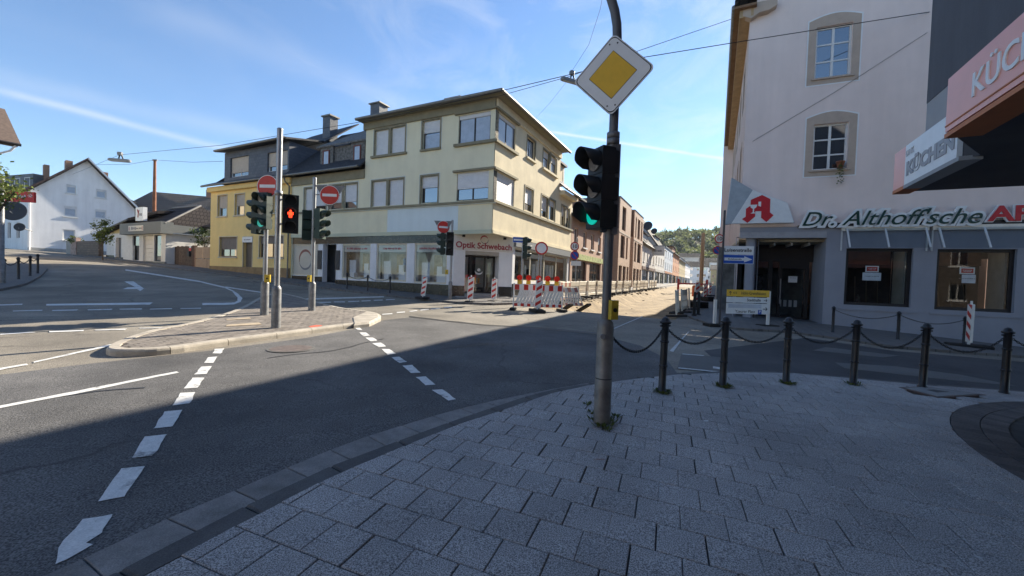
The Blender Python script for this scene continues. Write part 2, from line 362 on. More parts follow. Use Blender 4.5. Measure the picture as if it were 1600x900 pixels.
sidewalkm = brick_mat('sidewalk_far', (.13, .125, .12), (.16, .152, .145), (.07, .068, .065), .3, .3, .012, axis='XY')
dirt = M('dirt', (.21, .148, .08), .95, .3, 1.3, bump=.8, bscale=9, speck=.35, sscale=30, c2=(.32, .24, .135))
clodm = M('clod', (.12, .09, .065), .95, .35, 3, bump=.8, bscale=12, rnd=.3)
blackmetal = M('black_paint_metal', (.016, .017, .02), .42, .3, 6, bump=.1, bscale=60, spec=.5)
galv = M('galvanised', (.32, .33, .34), .45, .15, 6, metallic=.75, bump=.05, bscale=50)
galvdull = M('galvanised_dull', (.21, .215, .22), .55, .3, 9, metallic=.45, bump=.08, bscale=40)
greypaint = M('grey_paint', (.2, .21, .215), .5, .15, 8)
whiteplast = M('white_plastic', (.75, .74, .7), .5, .08, 7)
redref = M('red_reflective', (.52, .035, .025), .45, .1, 12)
signwhite = M('sign_white', (.72, .74, .74), .4, .05, 6)
signback = M('sign_back', (.16, .165, .17), .5, .15, 8)
signblue = M('sign_blue', (.02, .09, .42), .4, .06, 9)
signyellow = M('sign_yellow', (.75, .45, .015), .4, .06, 9)
signblack = M('sign_black', (.015, .015, .017), .5, .1, 9)
lampyellow = M('lamp_yellow', (.5, .36, .035), .45, .1, 9)
signal_dark = M('signal_dark', (.014, .016, .017), .45, .2, 10)
signal_green = M('signal_green_paint', (.012, .03, .024), .45, .2, 10)
lens_off = M('lens_off', (.26, .235, .21), .25, .2, 60, bump=.5, bscale=150)
lens_green = emis('lens_green', (.0, .5, .38), .3)
lens_teal = emis('lens_teal', (.05, .42, .36), .25)
lens_red = emis('lens_red', (1.0, .05, .015), 1.4)
rubber = M('rubber', (.022, .021, .02), .85, .25, 10, bump=.3, bscale=60)
weedm = leaf_mat('weed_leaf', (.07, .1, .025), (.15, .18, .05))

# ------------------------------------------------------------------ ground sheets
def sheet(pts, off, step=.8, thick=0.0, zfun=None):
    zf = zfun or H
    bm = bmesh.new(); vs = [bm.verts.new((p[0], p[1], 0)) for p in pts]; bm.faces.new(vs)
    bmesh.ops.triangulate(bm, faces=bm.faces[:])
    xs = [p[0] for p in pts]; ys = [p[1] for p in pts]
    for ax, (lo, hi) in enumerate(((min(xs), max(xs)), (min(ys), max(ys)))):
        k = math.floor(lo / step) + 1
        while k * step < hi:
            co = [0, 0, 0]; no = [0, 0, 0]; co[ax] = k * step; no[ax] = 1
            bmesh.ops.bisect_plane(bm, geom=bm.verts[:] + bm.edges[:] + bm.faces[:], plane_co=co, plane_no=no); k += 1
    for v in bm.verts: v.co.z = zf(v.co.x, v.co.y) + off
    bmesh.ops.recalc_face_normals(bm, faces=bm.faces)
    for f in bm.faces:
        if f.normal.z < 0: f.normal_flip()
    if thick:
        be = [e for e in bm.edges if e.is_boundary]
        r = bmesh.ops.extrude_edge_only(bm, edges=be)
        for v in [g for g in r['geom'] if isinstance(g, bmesh.types.BMVert)]: v.co.z -= thick
    me = bpy.data.meshes.new('sheet'); bm.to_mesh(me); bm.free(); return me
def G(pl, off=0.0): return [gnd(x, y, off) for x, y in pl]

EX = (-6.9, -1.3, 16.3, 78.0)   # excavation rectangle in street coordinates r0, r1, t0, t1
def rng(a, b, s):
    n = max(1, round((b - a) / s)); return [a + (b - a) * i / n for i in range(n)]
rl = [-3500, -1500, -700, -300, -150, -100, -75] + rng(-60, -16, 1.0) + rng(-16, -6.9, .65) + rng(-6.9, -1.3, .7) + rng(-1.3, 24, .8) + [24, 30, 40, 60, 100, 200, 500, 1500, 3500]
tl = [-3000, -800, -200, -60, -25] + rng(-12, 16.3, .6) + rng(16.3, 60, .9) + rng(60, 78, 2) + [78, 84, 92, 100, 115, 140, 180, 250, 400, 800, 1800, 4500]
mb = MB()
for r in rl:
    for t in tl:
        p = W(r, t); mb.v.append((p.x, p.y, H(p.x, p.y)))
nt_ = len(tl)
for i in range(len(rl) - 1):
    for j in range(nt_ - 1):
        if rl[i] > EX[0] - .01 and rl[i + 1] < EX[1] + .01 and tl[j] > EX[2] - .01 and tl[j + 1] < EX[3] + .01: continue
        mb.f.append([i * nt_ + j, (i + 1) * nt_ + j, (i + 1) * nt_ + j + 1, i * nt_ + j + 1]); mb.smooth.append(True)
road = struct('road', mb, asphalt)
def road_piece(name, pts, off, mat, step=.8, thick=0.0):
    o = link(name, sheet(pts, off, step, thick), mat, road); return o
# newer dark asphalt of the near carriageway
road_piece('dark_asphalt', G([(0, 586), (120, 571), (200, 562), (330, 548), (480, 528), (560, 513), (596, 501), (640, 496), (760, 509), (830, 513), (930, 522), (1000, 540), (1040, 560), (1062, 588), (994, 596), (927, 604), (815, 626), (640, 690), (436, 790), (232, 905)]) + [W(-2.6, -8), W(-9.2, -8), W(-9.0, -2)], .004, asphalt_new)
road_piece('cross_street_asphalt', G([(1100, 548), (1260, 528), (1400, 549), (1500, 557), (1600, 566)]) + [Vector((17, 9.4, 0)), Vector((17, 6.4, 0))] + G([(1600, 612), (1440, 602), (1250, 585), (1140, 582)]), .0045, asphalt_dark)
road_piece('asphalt_strip', G([(1290, 543), (1405, 556), (1380, 559), (1270, 548)]), .009, asphalt_patch)
road_piece('asphalt_strip', G([(1304, 567), (1400, 573), (1500, 586), (1590, 604), (1480, 594), (1320, 576)]), .009, asphalt_patch)
road_piece('asphalt_patch', G([(1065, 553), (1058, 577), (1135, 583), (1136, 560)]), .0095, asphalt_patch)
def bandp(px, h):
    """outline of a painted band along a pixel polyline, h = half width in pixels"""
    up = [(x, y - h) for x, y in px]; dn = [(x, y + h) for x, y in px][::-1]; return up + dn
marks = [
 [(332,553),(336,546),(350,545),(346,553)], [(319,568),(325,559),(340,558),(333,568)], [(304,586),(314,574),(331,573),(323,585)],
 [(287,608),(301,591),(320,591),(308,607)], [(269,635),(282,615),(305,614),(297,631)], [(240,671),(258,644),(284,642),(270,668)],
 [(205,717),(227,683),(260,680),(240,713)], [(154,785),(188,734),(226,730),(194,778)], [(79,886),(96,858),(128,814),(178,804),(156,836),(130,852),(143,854),(118,868),(100,878)],
 [(554,513),(562,512),(566,516),(559,516)], [(561,520),(572,520),(578,525),(568,526)], [(571,528),(583,528),(590,533),(579,534)], [(582,537),(595,536),(603,542),(592,543)],
 [(596,546),(608,546),(618,553),(606,555)], [(611,559),(624,558),(636,566),(624,568)], [(629,572),(644,571),(657,583),(642,584)], [(650,590),(665,589),(681,602),(665,603)], [(675,610),(691,609),(713,625),(700,627)],
 [(-150,665),(0,635),(140,608),(276,581),(279,583),(140,612),(0,639),(-150,670)], [(-150,603),(0,576),(42,569),(44,571),(0,579),(-150,607)],
 [(52,566),(184,536),(236,520),(286,513),(286,515),(236,523),(188,538),(53,568)],
 [(0,522),(48,519),(56,520),(0,524)], [(77,518),(132,516),(130,518),(77,520)], [(148,516),(198,514),(196,516),(150,517)], [(218,513),(260,512),(260,513),(218,514)],
 [(20,486),(66,484.6),(66,486),(21,487)], [(82,485),(122,484),(120,485.6),(82,486.4)], [(137,484),(176,483),(174,484.6),(137,485.5)], [(187,483),(222,482.4),(222,484),(187,484)],
 [(234,483),(269,482),(269,483.2),(234,484)], [(282,482),(314,481.4),(314,482.6),(282,483)],
 [(-60,478),(36,475),(34,476.8),(-60,480)], [(72,475.4),(239,473),(234,476.4),(72,478)],
 [(194,440),(209,440),(225,451),(219,455),(214,452),(192,452),(200,449),(212,449)],
 [(466,467),(600,463),(600,465),(472,469)],
] + [bandp([(a, b), (c, d)], .7) for a, b, c, d in ((496,473,517,472.5),(522,472,539,472),(544,471.6,561,471),(565,470.7,579,470),(584,469.6,598,469),(603,468.7,617,468),(640,487,652,485.6),(657,485,670,483.6),(673,483.5,688,482),(694,481,706,480),(597,491.6,613,490.5),(620,488.7,633,487.8))]
marks += [bandp([(196,422),(255,431),(312,440),(352,449.5),(364,455)], 1.0), bandp([(316,475.5),(350,475.3),(366,474.4)], 1.6), bandp([(352,448.5),(408,457)], .8), bandp([(442,463),(496,475.5),(530,483)], .8),
          [(364,454),(372,459),(379,466),(376,472),(366,476),(366,473),(371,470),(371,465),(364,457)]]
from mathutils import noise
for p in marks:
    o = road_piece('road_marking', G(p), .0095, paint, .12 if max(q[1] for q in p) > 540 else .5)
    bm = bmesh.new(); bm.from_mesh(o.data)
    for v in bm.verts:
        if v.is_boundary:
            q = v.co * 7; amp = .014; v.co.x += noise.noise(q) * amp + noise.noise(q * 3.1) * amp * .6; v.co.y += noise.noise(q + Vector((9, 3, 1))) * amp + noise.noise(q * 3.1 + Vector((5, 5, 5))) * amp * .6
    bm.to_mesh(o.data); bm.free()
chalk = M('chalk_line', (.5, .5, .48), .8, .3, 20)
for a in (bandp([(957,515),(980,505),(1004,495)], .6), [(1046,549),(1052,551),(1064,534),(1077,519),(1075,519),(1061,534)], bandp([(1150,530),(1150.5,560)], 0) , bandp([(1114,575),(1135,578)], 1.6), bandp([(1066,554),(1100,556.5)], .6), bandp([(1060,576),(1132,583)], .8)):
    if len(set(a)) < len(a) or a[0][1] == a[-1][1]: continue
    road_piece('chalk_mark', G(a), .0135, chalk)
tar = M('tar_seam', (.028, .027, .027), .55, .3, 9, spec=.5)
for a in (bandp([(640,495),(700,502),(760,508.5),(830,512)], .9), bandp([(830,512),(880,516),(935,521)], .8), bandp([(895,568),(925,553),(938,545)], .7), bandp([(690,545),(760,538),(840,540)], .6), bandp([(420,560),(520,548),(600,530)], .5), bandp([(60,625),(150,612),(230,606)], .7)):
    o = road_piece('tar_seam', G(a), .0085, tar, .15)
    bm = bmesh.new(); bm.from_mesh(o.data)
    for v in bm.verts: q = v.co * 2.1; v.co.x += noise.noise(q) * .06; v.co.y += noise.noise(q + Vector((4, 7, 1))) * .06
    bm.to_mesh(o.data); bm.free()
# manhole in the carriageway
mh = gnd(455, 545); m_ = MB(); m_.disc((mh.x, mh.y, H(mh.x, mh.y) + .004), (0, 0, 1), .34, .008, 28); struct('manhole_cover', m_, M('iron_rust', (.13, .105, .095), .7, .3, 12, bump=.4, bscale=40), road)
m_ = MB(); m_.disc((mh.x, mh.y, H(mh.x, mh.y) + .004), (0, 0, 1), .39, .006, 28, r2=.345); struct('manhole_frame', m_, asphalt_patch, road)

# ------------------------------------------------------------------ near pavement: base, gutter, kerb, slabs
Kin = G([(232,905),(360,834),(436,794),(492,764),(552,736),(640,699),(717,667.5),(791,643),(861,618.5),(927,604),(994,595),(1060,588),(1160,584.5),(1240,586),(1328,594),(1440,604),(1560,612.5),(1620,617)])
Kmid = G([(176,905),(312,832),(384,796),(444,766),(496,742),(560,715),(640,687),(710,660.5),(770,640),(815,624.5),(870,610),(927,600.5)])
Kout = G([(68,905),(176,854),(268,810),(350,776),(416,747),(472,723),(528,700),(572,684),(640,663),(693,646.5),(756,631),(815,618.5),(870,608),(927,598.5)])
Kin = [W(-2.48, -7)] + Kin + [Vector((10.5, 5.9, 0)), Vector((14, 5.2, 0))]
pav = link('pavement', sheet(Kin + [Vector((14, -12, 0)), W(-2.48, -12)], .008, .8), jointm); pav['kind'] = 'structure'
def resample(pts, step):
    pts = [Vector((p[0], p[1], 0)) for p in pts]; out = [pts[0]]; acc = 0
    L = [0]
    for a, b in zip(pts, pts[1:]): L.append(L[-1] + (b - a).length)
    n = max(1, round(L[-1] / step)); res = []
    for k in range(n + 1):
        d = L[-1] * k / n; i = max(j for j in range(len(L)) if L[j] <= d + 1e-9); i = min(i, len(pts) - 2)
        f = (d - L[i]) / max(1e-9, L[i + 1] - L[i]); res.append(pts[i].lerp(pts[i + 1], f))
    return res
def slab_quad(quad, top, bot, gap=.006, bev=.006):
    """one stone: polygon shrunk by the joint, bevelled top, following the ground"""
    q = [Vector((p[0], p[1], 0)) for p in quad]; c = sum(q, Vector()) / len(q)
    def ins(g): return [p + (c - p).normalized() * g * 1.3 for p in q]
    o = MB(); n = len(q); a, b_ = ins(gap), ins(gap + bev); z = lambda p: H(p.x, p.y)
    vs = [(p.x, p.y, z(p) + bot) for p in a] + [(p.x, p.y, z(p) + top - bev) for p in a] + [(p.x, p.y, z(p) + top) for p in b_]
    fs = [tuple(range(2 * n, 3 * n))]
    for k in (0, n): fs += [(k + i, k + (i + 1) % n, k + n + (i + 1) % n, k + n + i) for i in range(n)]
    o.add(vs, fs); return o
def nearest(P, poly):
    best = None
    for a, b in zip(poly, poly[1:]):
        a = Vector((a[0], a[1], 0)); b = Vector((b[0], b[1], 0)); d = b - a; t = min(1, max(0, (P - a).dot(d) / d.length_squared)); q = a + d * t
        if best is None or (P - q).length < best[0]: best = ((P - q).length, q, d.normalized())
    return best
res_in = resample(Kin[:11], .62)
for a, b in zip(res_in, res_in[1:]):          # dark kerb strip stones
    qa, qb = nearest(a, [Vector((W(-2.62, -7).x, W(-2.62, -7).y, 0))] + Kmid)[1], nearest(b, [Vector((W(-2.62, -7).x, W(-2.62, -7).y, 0))] + Kmid)[1]
    if (a - qa).length < .03 and (b - qb).length < .03: continue
    part('kerb_stone', slab_quad([a, b, qb, qa], .028, -.06, .003, .012), kerbdark, pav)
mid2 = [W(-2.62, -7)] + Kmid; out2 = [W(-2.95, -7)] + Kout
ro = resample(out2, .37)
for a, b in zip(ro, ro[1:]):                  # pale gutter slabs
    qa, qb = nearest(a, mid2)[1], nearest(b, mid2)[1]
    if (a - qa).length < .04 or (b - qb).length < .04: continue
    part('gutter_stone', slab_quad([a, b, qb, qa], .014, -.06, .004, .004), gutterm, pav)
rk = resample(Kin[10:], .95)                  # kerb along the cross street
for a, b in zip(rk, rk[1:]):
    n = Vector((-(b - a).y, (b - a).x, 0)).normalized() * .11
    part('kerb_stone', slab_quad([a, b, b + n, a + n], .03, -.06, .003, .012), kerbdark, pav)
# round dark brick apron by the shop entrance
P1, P2, P3 = (Vector(p) for p in ((4.30, 3.2, 0), (5.36, 4.85, 0), (7.5, 5.82, 0)))
def circ(a, b, c):
    A = np.array([[b.x - a.x, b.y - a.y], [c.x - a.x, c.y - a.y]]) * 2; r = np.array([b.length_squared - a.length_squared, c.length_squared - a.length_squared])
    x, y = np.linalg.solve(A, r); o = Vector((x, y, 0)); return o, (a - o).length
RC, RR = circ(P1, P2, P3)
apron = thing('brick_apron', 'round dark brick paving set into the pavement at the right', 'paving', (RC.x, RC.y, H(RC.x, RC.y)))
for ring, (ra, rb) in enumerate(((RR, RR - .24), (RR - .24, RR - .46))):
    for k in range(200):
        a0 = math.pi * 2 * k / 200 + ring * .01; a1 = a0 + math.pi * 2 / 200 * .97
        m0 = RC + Vector((math.cos(a0), math.sin(a0), 0)) * ra
        if not (m0.x < 8.4 and m0.y > 2.6 and m0.x < RC.x + .6): continue
        q = [RC + Vector((math.cos(a), math.sin(a), 0)) * r for a, r in ((a0, ra), (a1, ra), (a1, rb), (a0, rb))]
        s_ = slab_quad(q, .036, -.02, .003, .005); s_.v = [(v[0] - RC.x, v[1] - RC.y, v[2] - H(RC.x, RC.y)) for v in s_.v]
        part('brick', s_, darkbrick, apron)
m_ = MB(); m_.disc((0, 0, .012), (0, 0, 1), RR - .465, .022, 96); part('centre_slab', m_, M('apron_centre', (.1, .088, .085), .85, .2, 3, bump=.2, bscale=90, speck=.2, sscale=150), apron)
# utility cover in the pavement
cvq = [gnd(*p) for p in ((1404, 609), (1445, 607.5), (1540, 621), (1465, 625.5))]
cv = thing('utility_cover', 'square concrete utility cover set in a rusty frame in the pavement', 'cover', (cvq[0].x, cvq[0].y, H(cvq[0].x, cvq[0].y)))
def loc_mb(mbx, o):
    mbx.v = [(v[0] - o.location.x, v[1] - o.location.y, v[2] - o.location.z) for v in mbx.v]; return mbx
part('frame', loc_mb(slab_quad(cvq, .04, -.03, 0, .004), cv), M('rust_frame', (.09, .06, .05), .8, .3, 9), cv)
cin = sum(cvq, Vector()) / 4
part('lid', loc_mb(slab_quad([p.lerp(cin, .16) for p in cvq], .046, .0, 0, .004), cv), M('lid_concrete', (.24, .235, .225), .85, .12, 6, speck=.2), cv)
part('lid_mark', loc_mb(slab_quad([p.lerp(cin, .75) for p in cvq], .05, .0, 0, .002), cv), kerbdark, cv)
def in_poly(P, poly):
    ins_ = False; n = len(poly)
    for i in range(n):
        a, b = poly[i], poly[(i + 1) % n]
        if (a.y > P.y) != (b.y > P.y) and P.x < (b.x - a.x) * (P.y - a.y) / (b.y - a.y) + a.x: ins_ = not ins_
    return ins_
# slabs
e1 = (Matrix.Rotation(rad(5.7), 3, 'Z') @ PD); e2 = Vector((-e1.y, e1.x, 0)); SP = .277
pole_xy = gnd(940, 660)
kin_l = [Vector((p[0], p[1], 0)) for p in Kin]
def inside(P):
    d, q, t = nearest(P, kin_l); n = Vector((t.y, -t.x, 0)); return (P - q).dot(n)
mbase = MB(); hs = SP / 2
def clipq(poly, q, n):
    out = []
    for i in range(len(poly)):
        a, b = poly[i], poly[(i + 1) % len(poly)]; da, db = (a - q).dot(n), (b - q).dot(n)
        if da >= 0: out.append(a)
        if (da >= 0) != (db >= 0): out.append(a.lerp(b, da / (da - db)))
    return out
cells = []
for j in range(-14, 44):
    for i in range(-22, 48):
        c = e1 * ((i + (.5 if j % 2 else 0) + random.uniform(-.015, .015)) * SP) + e2 * ((j + .3) * SP)
        if c.y < -.6 or c.x > 9.5 or c.x < -3.6: continue
        poly = [c + e1 * sx * hs + e2 * sy * hs for sx, sy in ((-1, -1), (1, -1), (1, 1), (-1, 1))]
        if min((p - RC).length for p in poly) < RR - .02:
            if max((p - RC).length for p in poly) < RR: continue
            n = (c - RC).normalized(); poly = clipq(poly, RC + n * RR, n)
        ins_ = [inside(p) for p in poly]
        if not ins_ or max(ins_) < .02: continue
        if min(ins_) < 0:
            for p in list(poly):
                if inside(p) < 0:
                    d, q, t = nearest(p, kin_l); poly = clipq(poly, q, Vector((t.y, -t.x, 0)))
                    if len(poly) < 3: break
            if len(poly) < 3: continue
        if in_poly(c, cvq): continue
        area = 0
        for k in range(len(poly)): area += poly[k].x * poly[(k + 1) % len(poly)].y - poly[(k + 1) % len(poly)].x * poly[k].y
        if abs(area) / 2 < .006: continue
        full = min(ins_) > 0 and len(poly) == 4 and abs(abs(area) / 2 - SP * SP) < 1e-4
        d = ray(0, 0)
        v = Vector((c.x, c.y, H(c.x, c.y))) - CAM; dep = v.dot(fw); sx, sy = (v.dot(RT) / dep if dep > .3 else 9), (v.dot(UP) / dep if dep > .3 else -9)
        vis = abs(sx) < 1.34 and sy > -.80 and dep > .5
        cells.append((0 if vis else 1, dep, c, poly, full))
cells.sort(key=lambda x: (x[0], x[1]))
base_slab = None
g_ = .003; bv = .0045; h0 = hs - g_; h1 = h0 - bv
proto = MB(); proto.add([(x * h0, y * h0, -.05) for x, y in ((-1, -1), (1, -1), (1, 1), (-1, 1))] + [(x * h0, y * h0, -bv) for x, y in ((-1, -1), (1, -1), (1, 1), (-1, 1))] + [(x * h1, y * h1, 0) for x, y in ((-1, -1), (1, -1), (1, 1), (-1, 1))],
    [(8, 9, 10, 11)] + [(k + i, k + (i + 1) % 4, k + 4 + (i + 1) % 4, k + 4 + i) for k in (0, 4) for i in range(4)])
slab_me = proto.mesh('slab'); slab_me.materials.append(slabm)
gx, gy = -.01, .02
nrm = Vector((-gx, -gy, 1)).normalized(); basis = Matrix((e1 - nrm * e1.dot(nrm), e2 - nrm * e2.dot(nrm), nrm)).transposed()
rest = MB(); npart = 0
for vis, dep, c, poly, full in cells:
    dz = random.uniform(-.001, .001)
    if not vis and npart < 300:
        npart += 1
        if full:
            o = bpy.data.objects.new('paving_slab', slab_me); col.objects.link(o); o.parent = pav
            tilt = Matrix.Rotation(random.gauss(0, .0018), 3, 'X') @ Matrix.Rotation(random.gauss(0, .0018), 3, 'Y')
            mt = (basis @ tilt).to_4x4(); mt.translation = Vector((c.x, c.y, H(c.x, c.y) + .034 + dz)); o.matrix_local = mt
        else:
            s_ = slab_quad(poly, .034 + dz, -.02, .003, .0045); o = part('paving_slab', s_, slabm, pav)
    else:
        s_ = slab_quad(poly, .034 + dz, -.01, .003, .0045); rest.add(s_.v, s_.f)
part('far_paving_slabs', rest, slabm, pav, kind='stuff')

# ------------------------------------------------------------------ traffic island
isl_px = [(162,553),(180,558),(252,556),(340,542),(440,528),(552,512),(578,509.5),(596,501),(592,494.5),(572,491),(528,485),(496,476),(464,466),(436,460.5),(408,466),(384,482),(352,496),(288,514),(240,522),(192,538)]
isl = [Vector((p.x, p.y, 0)) for p in G(isl_px)]
for _ in range(2):                              # rounded outline
    q_ = []
    for i in range(len(isl)):
        a, b = isl[i], isl[(i + 1) % len(isl)]; q_ += [a.lerp(b, .25), a.lerp(b, .75)]
    isl = q_
ISLZ = .105
island = link('traffic_island', sheet([p for p in isl], .07, .8, .1), jointm); island['kind'] = 'structure'
ic = sum(isl, Vector()) / len(isl)
def inset_poly(P, d):
    n = len(P); out = []
    for i in range(n):
        a, b, c = P[i - 1], P[i], P[(i + 1) % n]
        n1 = Vector((-(b - a).y, (b - a).x, 0)).normalized(); n2 = Vector((-(c - b).y, (c - b).x, 0)).normalized()
        m = (n1 + n2); m = m.normalized() / max(.5, (1 + n1.dot(n2)) / 2) ** .5 if m.length > 1e-6 else n1
        out.append(b + m * d)
    return out
ar = sum(isl[i].x * isl[(i + 1) % len(isl)].y - isl[(i + 1) % len(isl)].x * isl[i].y for i in range(len(isl)))
isl_in = inset_poly(isl, .14 if ar > 0 else -.14)
isl_out = inset_poly(isl, -.012 if ar > 0 else .012)
i = 0; nI = len(isl)
while i < nI:                                   # kerb stones about a metre long, following the curve
    j = i + 1; L_s = (isl[(j) % nI] - isl[i]).length
    while j < nI and L_s + (isl[(j + 1) % nI] - isl[j % nI]).length < 1.05: L_s += (isl[(j + 1) % nI] - isl[j % nI]).length; j += 1
    idx = [k % nI for k in range(i, j + 1)]
    o_, n_i = [isl_out[k] for k in idx], [isl_in[k] for k in idx]; nn = len(idx); z_ = lambda p, h: (p.x, p.y, H(p.x, p.y) + h)
    def pull(P):                                # a joint at both ends of the stone
        P = list(P); P[0] = P[0].lerp(P[1], min(.45, .005 / max(1e-6, (P[1] - P[0]).length))); P[-1] = P[-1].lerp(P[-2], min(.45, .005 / max(1e-6, (P[-1] - P[-2]).length))); return P
    o_, n_i = pull(o_), pull(n_i); rows = [[z_(p, -.05) for p in o_], [z_(p, ISLZ - .035) for p in o_], [z_(p.lerp(q, .07), ISLZ - .008) for p, q in zip(o_, n_i)], [z_(p.lerp(q, .2), ISLZ + .006) for p, q in zip(o_, n_i)], [z_(p, ISLZ + .006) for p in n_i], [z_(p, .0) for p in n_i]]
    ks_ = MB(); fl = []
    for r_ in range(5):
        for k in range(nn - 1): fl.append((r_ * nn + k, r_ * nn + k + 1, (r_ + 1) * nn + k + 1, (r_ + 1) * nn + k))
    fl += [tuple(r_ * nn for r_ in range(6)), tuple(r_ * nn + nn - 1 for r_ in range(6))]
    ks_.add([v for r_ in rows for v in r_], fl); part('kerb_stone', ks_, creamkerb, island); i = j
capq = G([(553,511.5),(577,509),(595,500.5),(591,494.5),(572,491.5),(548,501)], .03)
part('kerb_end_cap', slab_quad(capq, ISLZ + .02, -.03, 0, .05), creamkerb, island)
br = MB(); d1 = (Vector((isl[16].x - isl[8].x, isl[16].y - isl[8].y, 0))).normalized(); d2 = Vector((-d1.y, d1.x, 0))
for i in range(-60, 60):
    for j in range(-90, 90):
        c = ic + d1 * ((i + .5 * (j % 2)) * .205) + d2 * (j * .105)
        if not in_poly(c, isl_in): continue
        q = [c + d1 * sx * .1025 + d2 * sy * .0525 for sx, sy in ((-1, -1), (1, -1), (1, 1), (-1, 1))]
        s_ = slab_quad(q, ISLZ + random.uniform(-.002, .002), .06, .002, .003); br.add(s_.v, s_.f)
part('island_bricks', br, islandbrick, island, kind='stuff')
for q in ([(355,508),(405,504.5),(409,507.5),(352,510.5)], [(352,499.5),(390,496.5),(392,498.5),(354,500.5)]):
    part('shaft_cover', slab_quad(G(q, ISLZ), ISLZ + .012, .05, 0, .003), M('cover_sand', (.42, .34, .24), .85, .15, 8), island)
part('spray_mark', MB().add(*(lambda m: ([(v.x, v.y, H(v.x, v.y) + ISLZ + .0045) for v in m], [tuple(range(len(m)))]))(G([(482,510),(494,508),(504,508.5),(500,511),(488,513)], ISLZ))), M('spray_red', (.55, .12, .07), .8, .2, 30), island)

# ------------------------------------------------------------------ other pavements
def Lp(a, out): v = C0 + LD * a + Vector((-SD.x, -SD.y, 0)) * out; return v
def Rp(b, out): v = C0 + SD * b + PD * out; return v
lw = link('pavement', sheet([Lp(-.9, -.5), Lp(-1.6, .4), Lp(-1.2, 1.6), Lp(0, 2.4), Lp(3, 2.5), Lp(8, 2.3), Lp(16, 2.2), Lp(25, 2.3), Lp(32, 1.8), Lp(46, 1.6), Lp(46, -2), Lp(26, -2), Lp(0, -4)], .09, .8, .12), sidewalkm); lw['kind'] = 'structure'
rw = link('pavement', sheet([Rp(0, -4), Rp(.2, 1.7), Rp(3, 2.3), Rp(12, 2.4), Rp(60, 2.4), Rp(130, 2.4), Rp(130, -3), Rp(10, -3)], .096, .9, .12), sidewalkm); rw['kind'] = 'structure'
PHP = Vector((12.95, 15.62, 0)); PHD = Vector((.9207, -.3903, 0)); PHN = Vector((-.3903, -.9207, 0))
def Pp(a, out): return PHP + PHD * a + PHN * out
pw = link('pavement', sheet([W(-1.25, 78), W(-1.25, 22), W(-1.2, 19)] + G([(1068, 493), (1085, 500), (1112, 509), (1150, 515.5), (1230, 520.5), (1300, 530), (1400, 545), (1500, 553), (1600, 560)]) + [Vector((17, 9.6, 0)), Vector((26, 6.5, 0)), Vector((28, 12, 0)), Pp(3, -2.5), Pp(-1, -2.5), W(4, 78)], .07, .8, .12), sidewalkm); pw['kind'] = 'structure'
lc = link('pavement', sheet(G([(-160, 478), (0, 455), (40, 446), (64, 433), (74, 422), (66, 415), (30, 413), (-160, 425)]), .09, .8, .12), sidewalkm); lc['kind'] = 'structure'

# ------------------------------------------------------------------ excavation in the closed street
from mathutils import noise
def dig(r, t):
    left = sstep(EX[0], EX[0] + 1.5, r); right = 1 - sstep(EX[1] - .7, EX[1], r); front = sstep(EX[2], EX[2] + 4.5, t); back = 1 - sstep(70, 78, t)
    edge = min(1, left * 1.0) * right * back
    n = noise.noise(Vector((r * .9, t * .6, 3))) * .05 + noise.noise(Vector((r * 3, t * 2.2, 8))) * .018
    e0 = min(1, min(r - EX[0], EX[1] - r, t - EX[2], 78 - t) / .5)
    return -(.1 + .42 * front) * edge + n * max(0, e0) + .16 * max(0, e0) * (1 - sstep(.2, 1.1, r - EX[0])) * front * (.4 + noise.noise(Vector((t * .8, 1, 2))))
mb = MB(); ers = rng(EX[0], EX[1], .14) + [EX[1]]; ets = rng(EX[2], 45, .2) + rng(45, 78, .8) + [78]
for r in ers:
    for t in ets:
        p = W(r, t); e = (r in (EX[0], EX[1]) or t in (EX[2], 78))
        mb.v.append((p.x, p.y, H(p.x, p.y) + (0 if e else dig(r, t))))
n_ = len(ets)
for i in range(len(ers) - 1):
    for j in range(n_ - 1): mb.f.append([i * n_ + j, (i + 1) * n_ + j, (i + 1) * n_ + j + 1, i * n_ + j + 1]); mb.smooth.append(True)
struct('excavated_ground', mb, dirt)
mb = MB()
def clod(mb, p, s):
    vs = []
    for x, y, z in ((-1, -1, -.5), (1, -1, -.5), (1, 1, -.5), (-1, 1, -.5), (-.7, -.7, .6), (.7, -.7, .5), (.7, .7, .6), (-.7, .7, .5)):
        vs.append((p.x + x * s * random.uniform(.6, 1.3), p.y + y * s * random.uniform(.6, 1.3), p.z + z * s * random.uniform(.5, 1.2)))
    mb.add(vs, [(3, 2, 1, 0), (4, 5, 6, 7), (0, 1, 5, 4), (1, 2, 6, 5), (2, 3, 7, 6), (3, 0, 4, 7)])
for k in range(260):
    t = EX[2] + 1.5 + random.random() ** 1.5 * 45; r = EX[0] + abs(random.gauss(0, .28)) - .2
    if random.random() < .12: r = random.uniform(EX[0] + .3, EX[1] - .3)
    p = W(r, t); z = H(p.x, p.y) + (dig(r, t) if EX[0] < r < EX[1] else .01)
    clod(mb, Vector((p.x, p.y, z)), random.choice((.03, .05, .07, .13)) * random.uniform(.6, 1.2))
tag(part('rubble', mb, clodm, None), 'loose earth clods and broken asphalt strewn along the excavated street', 'rubble', kind='stuff')

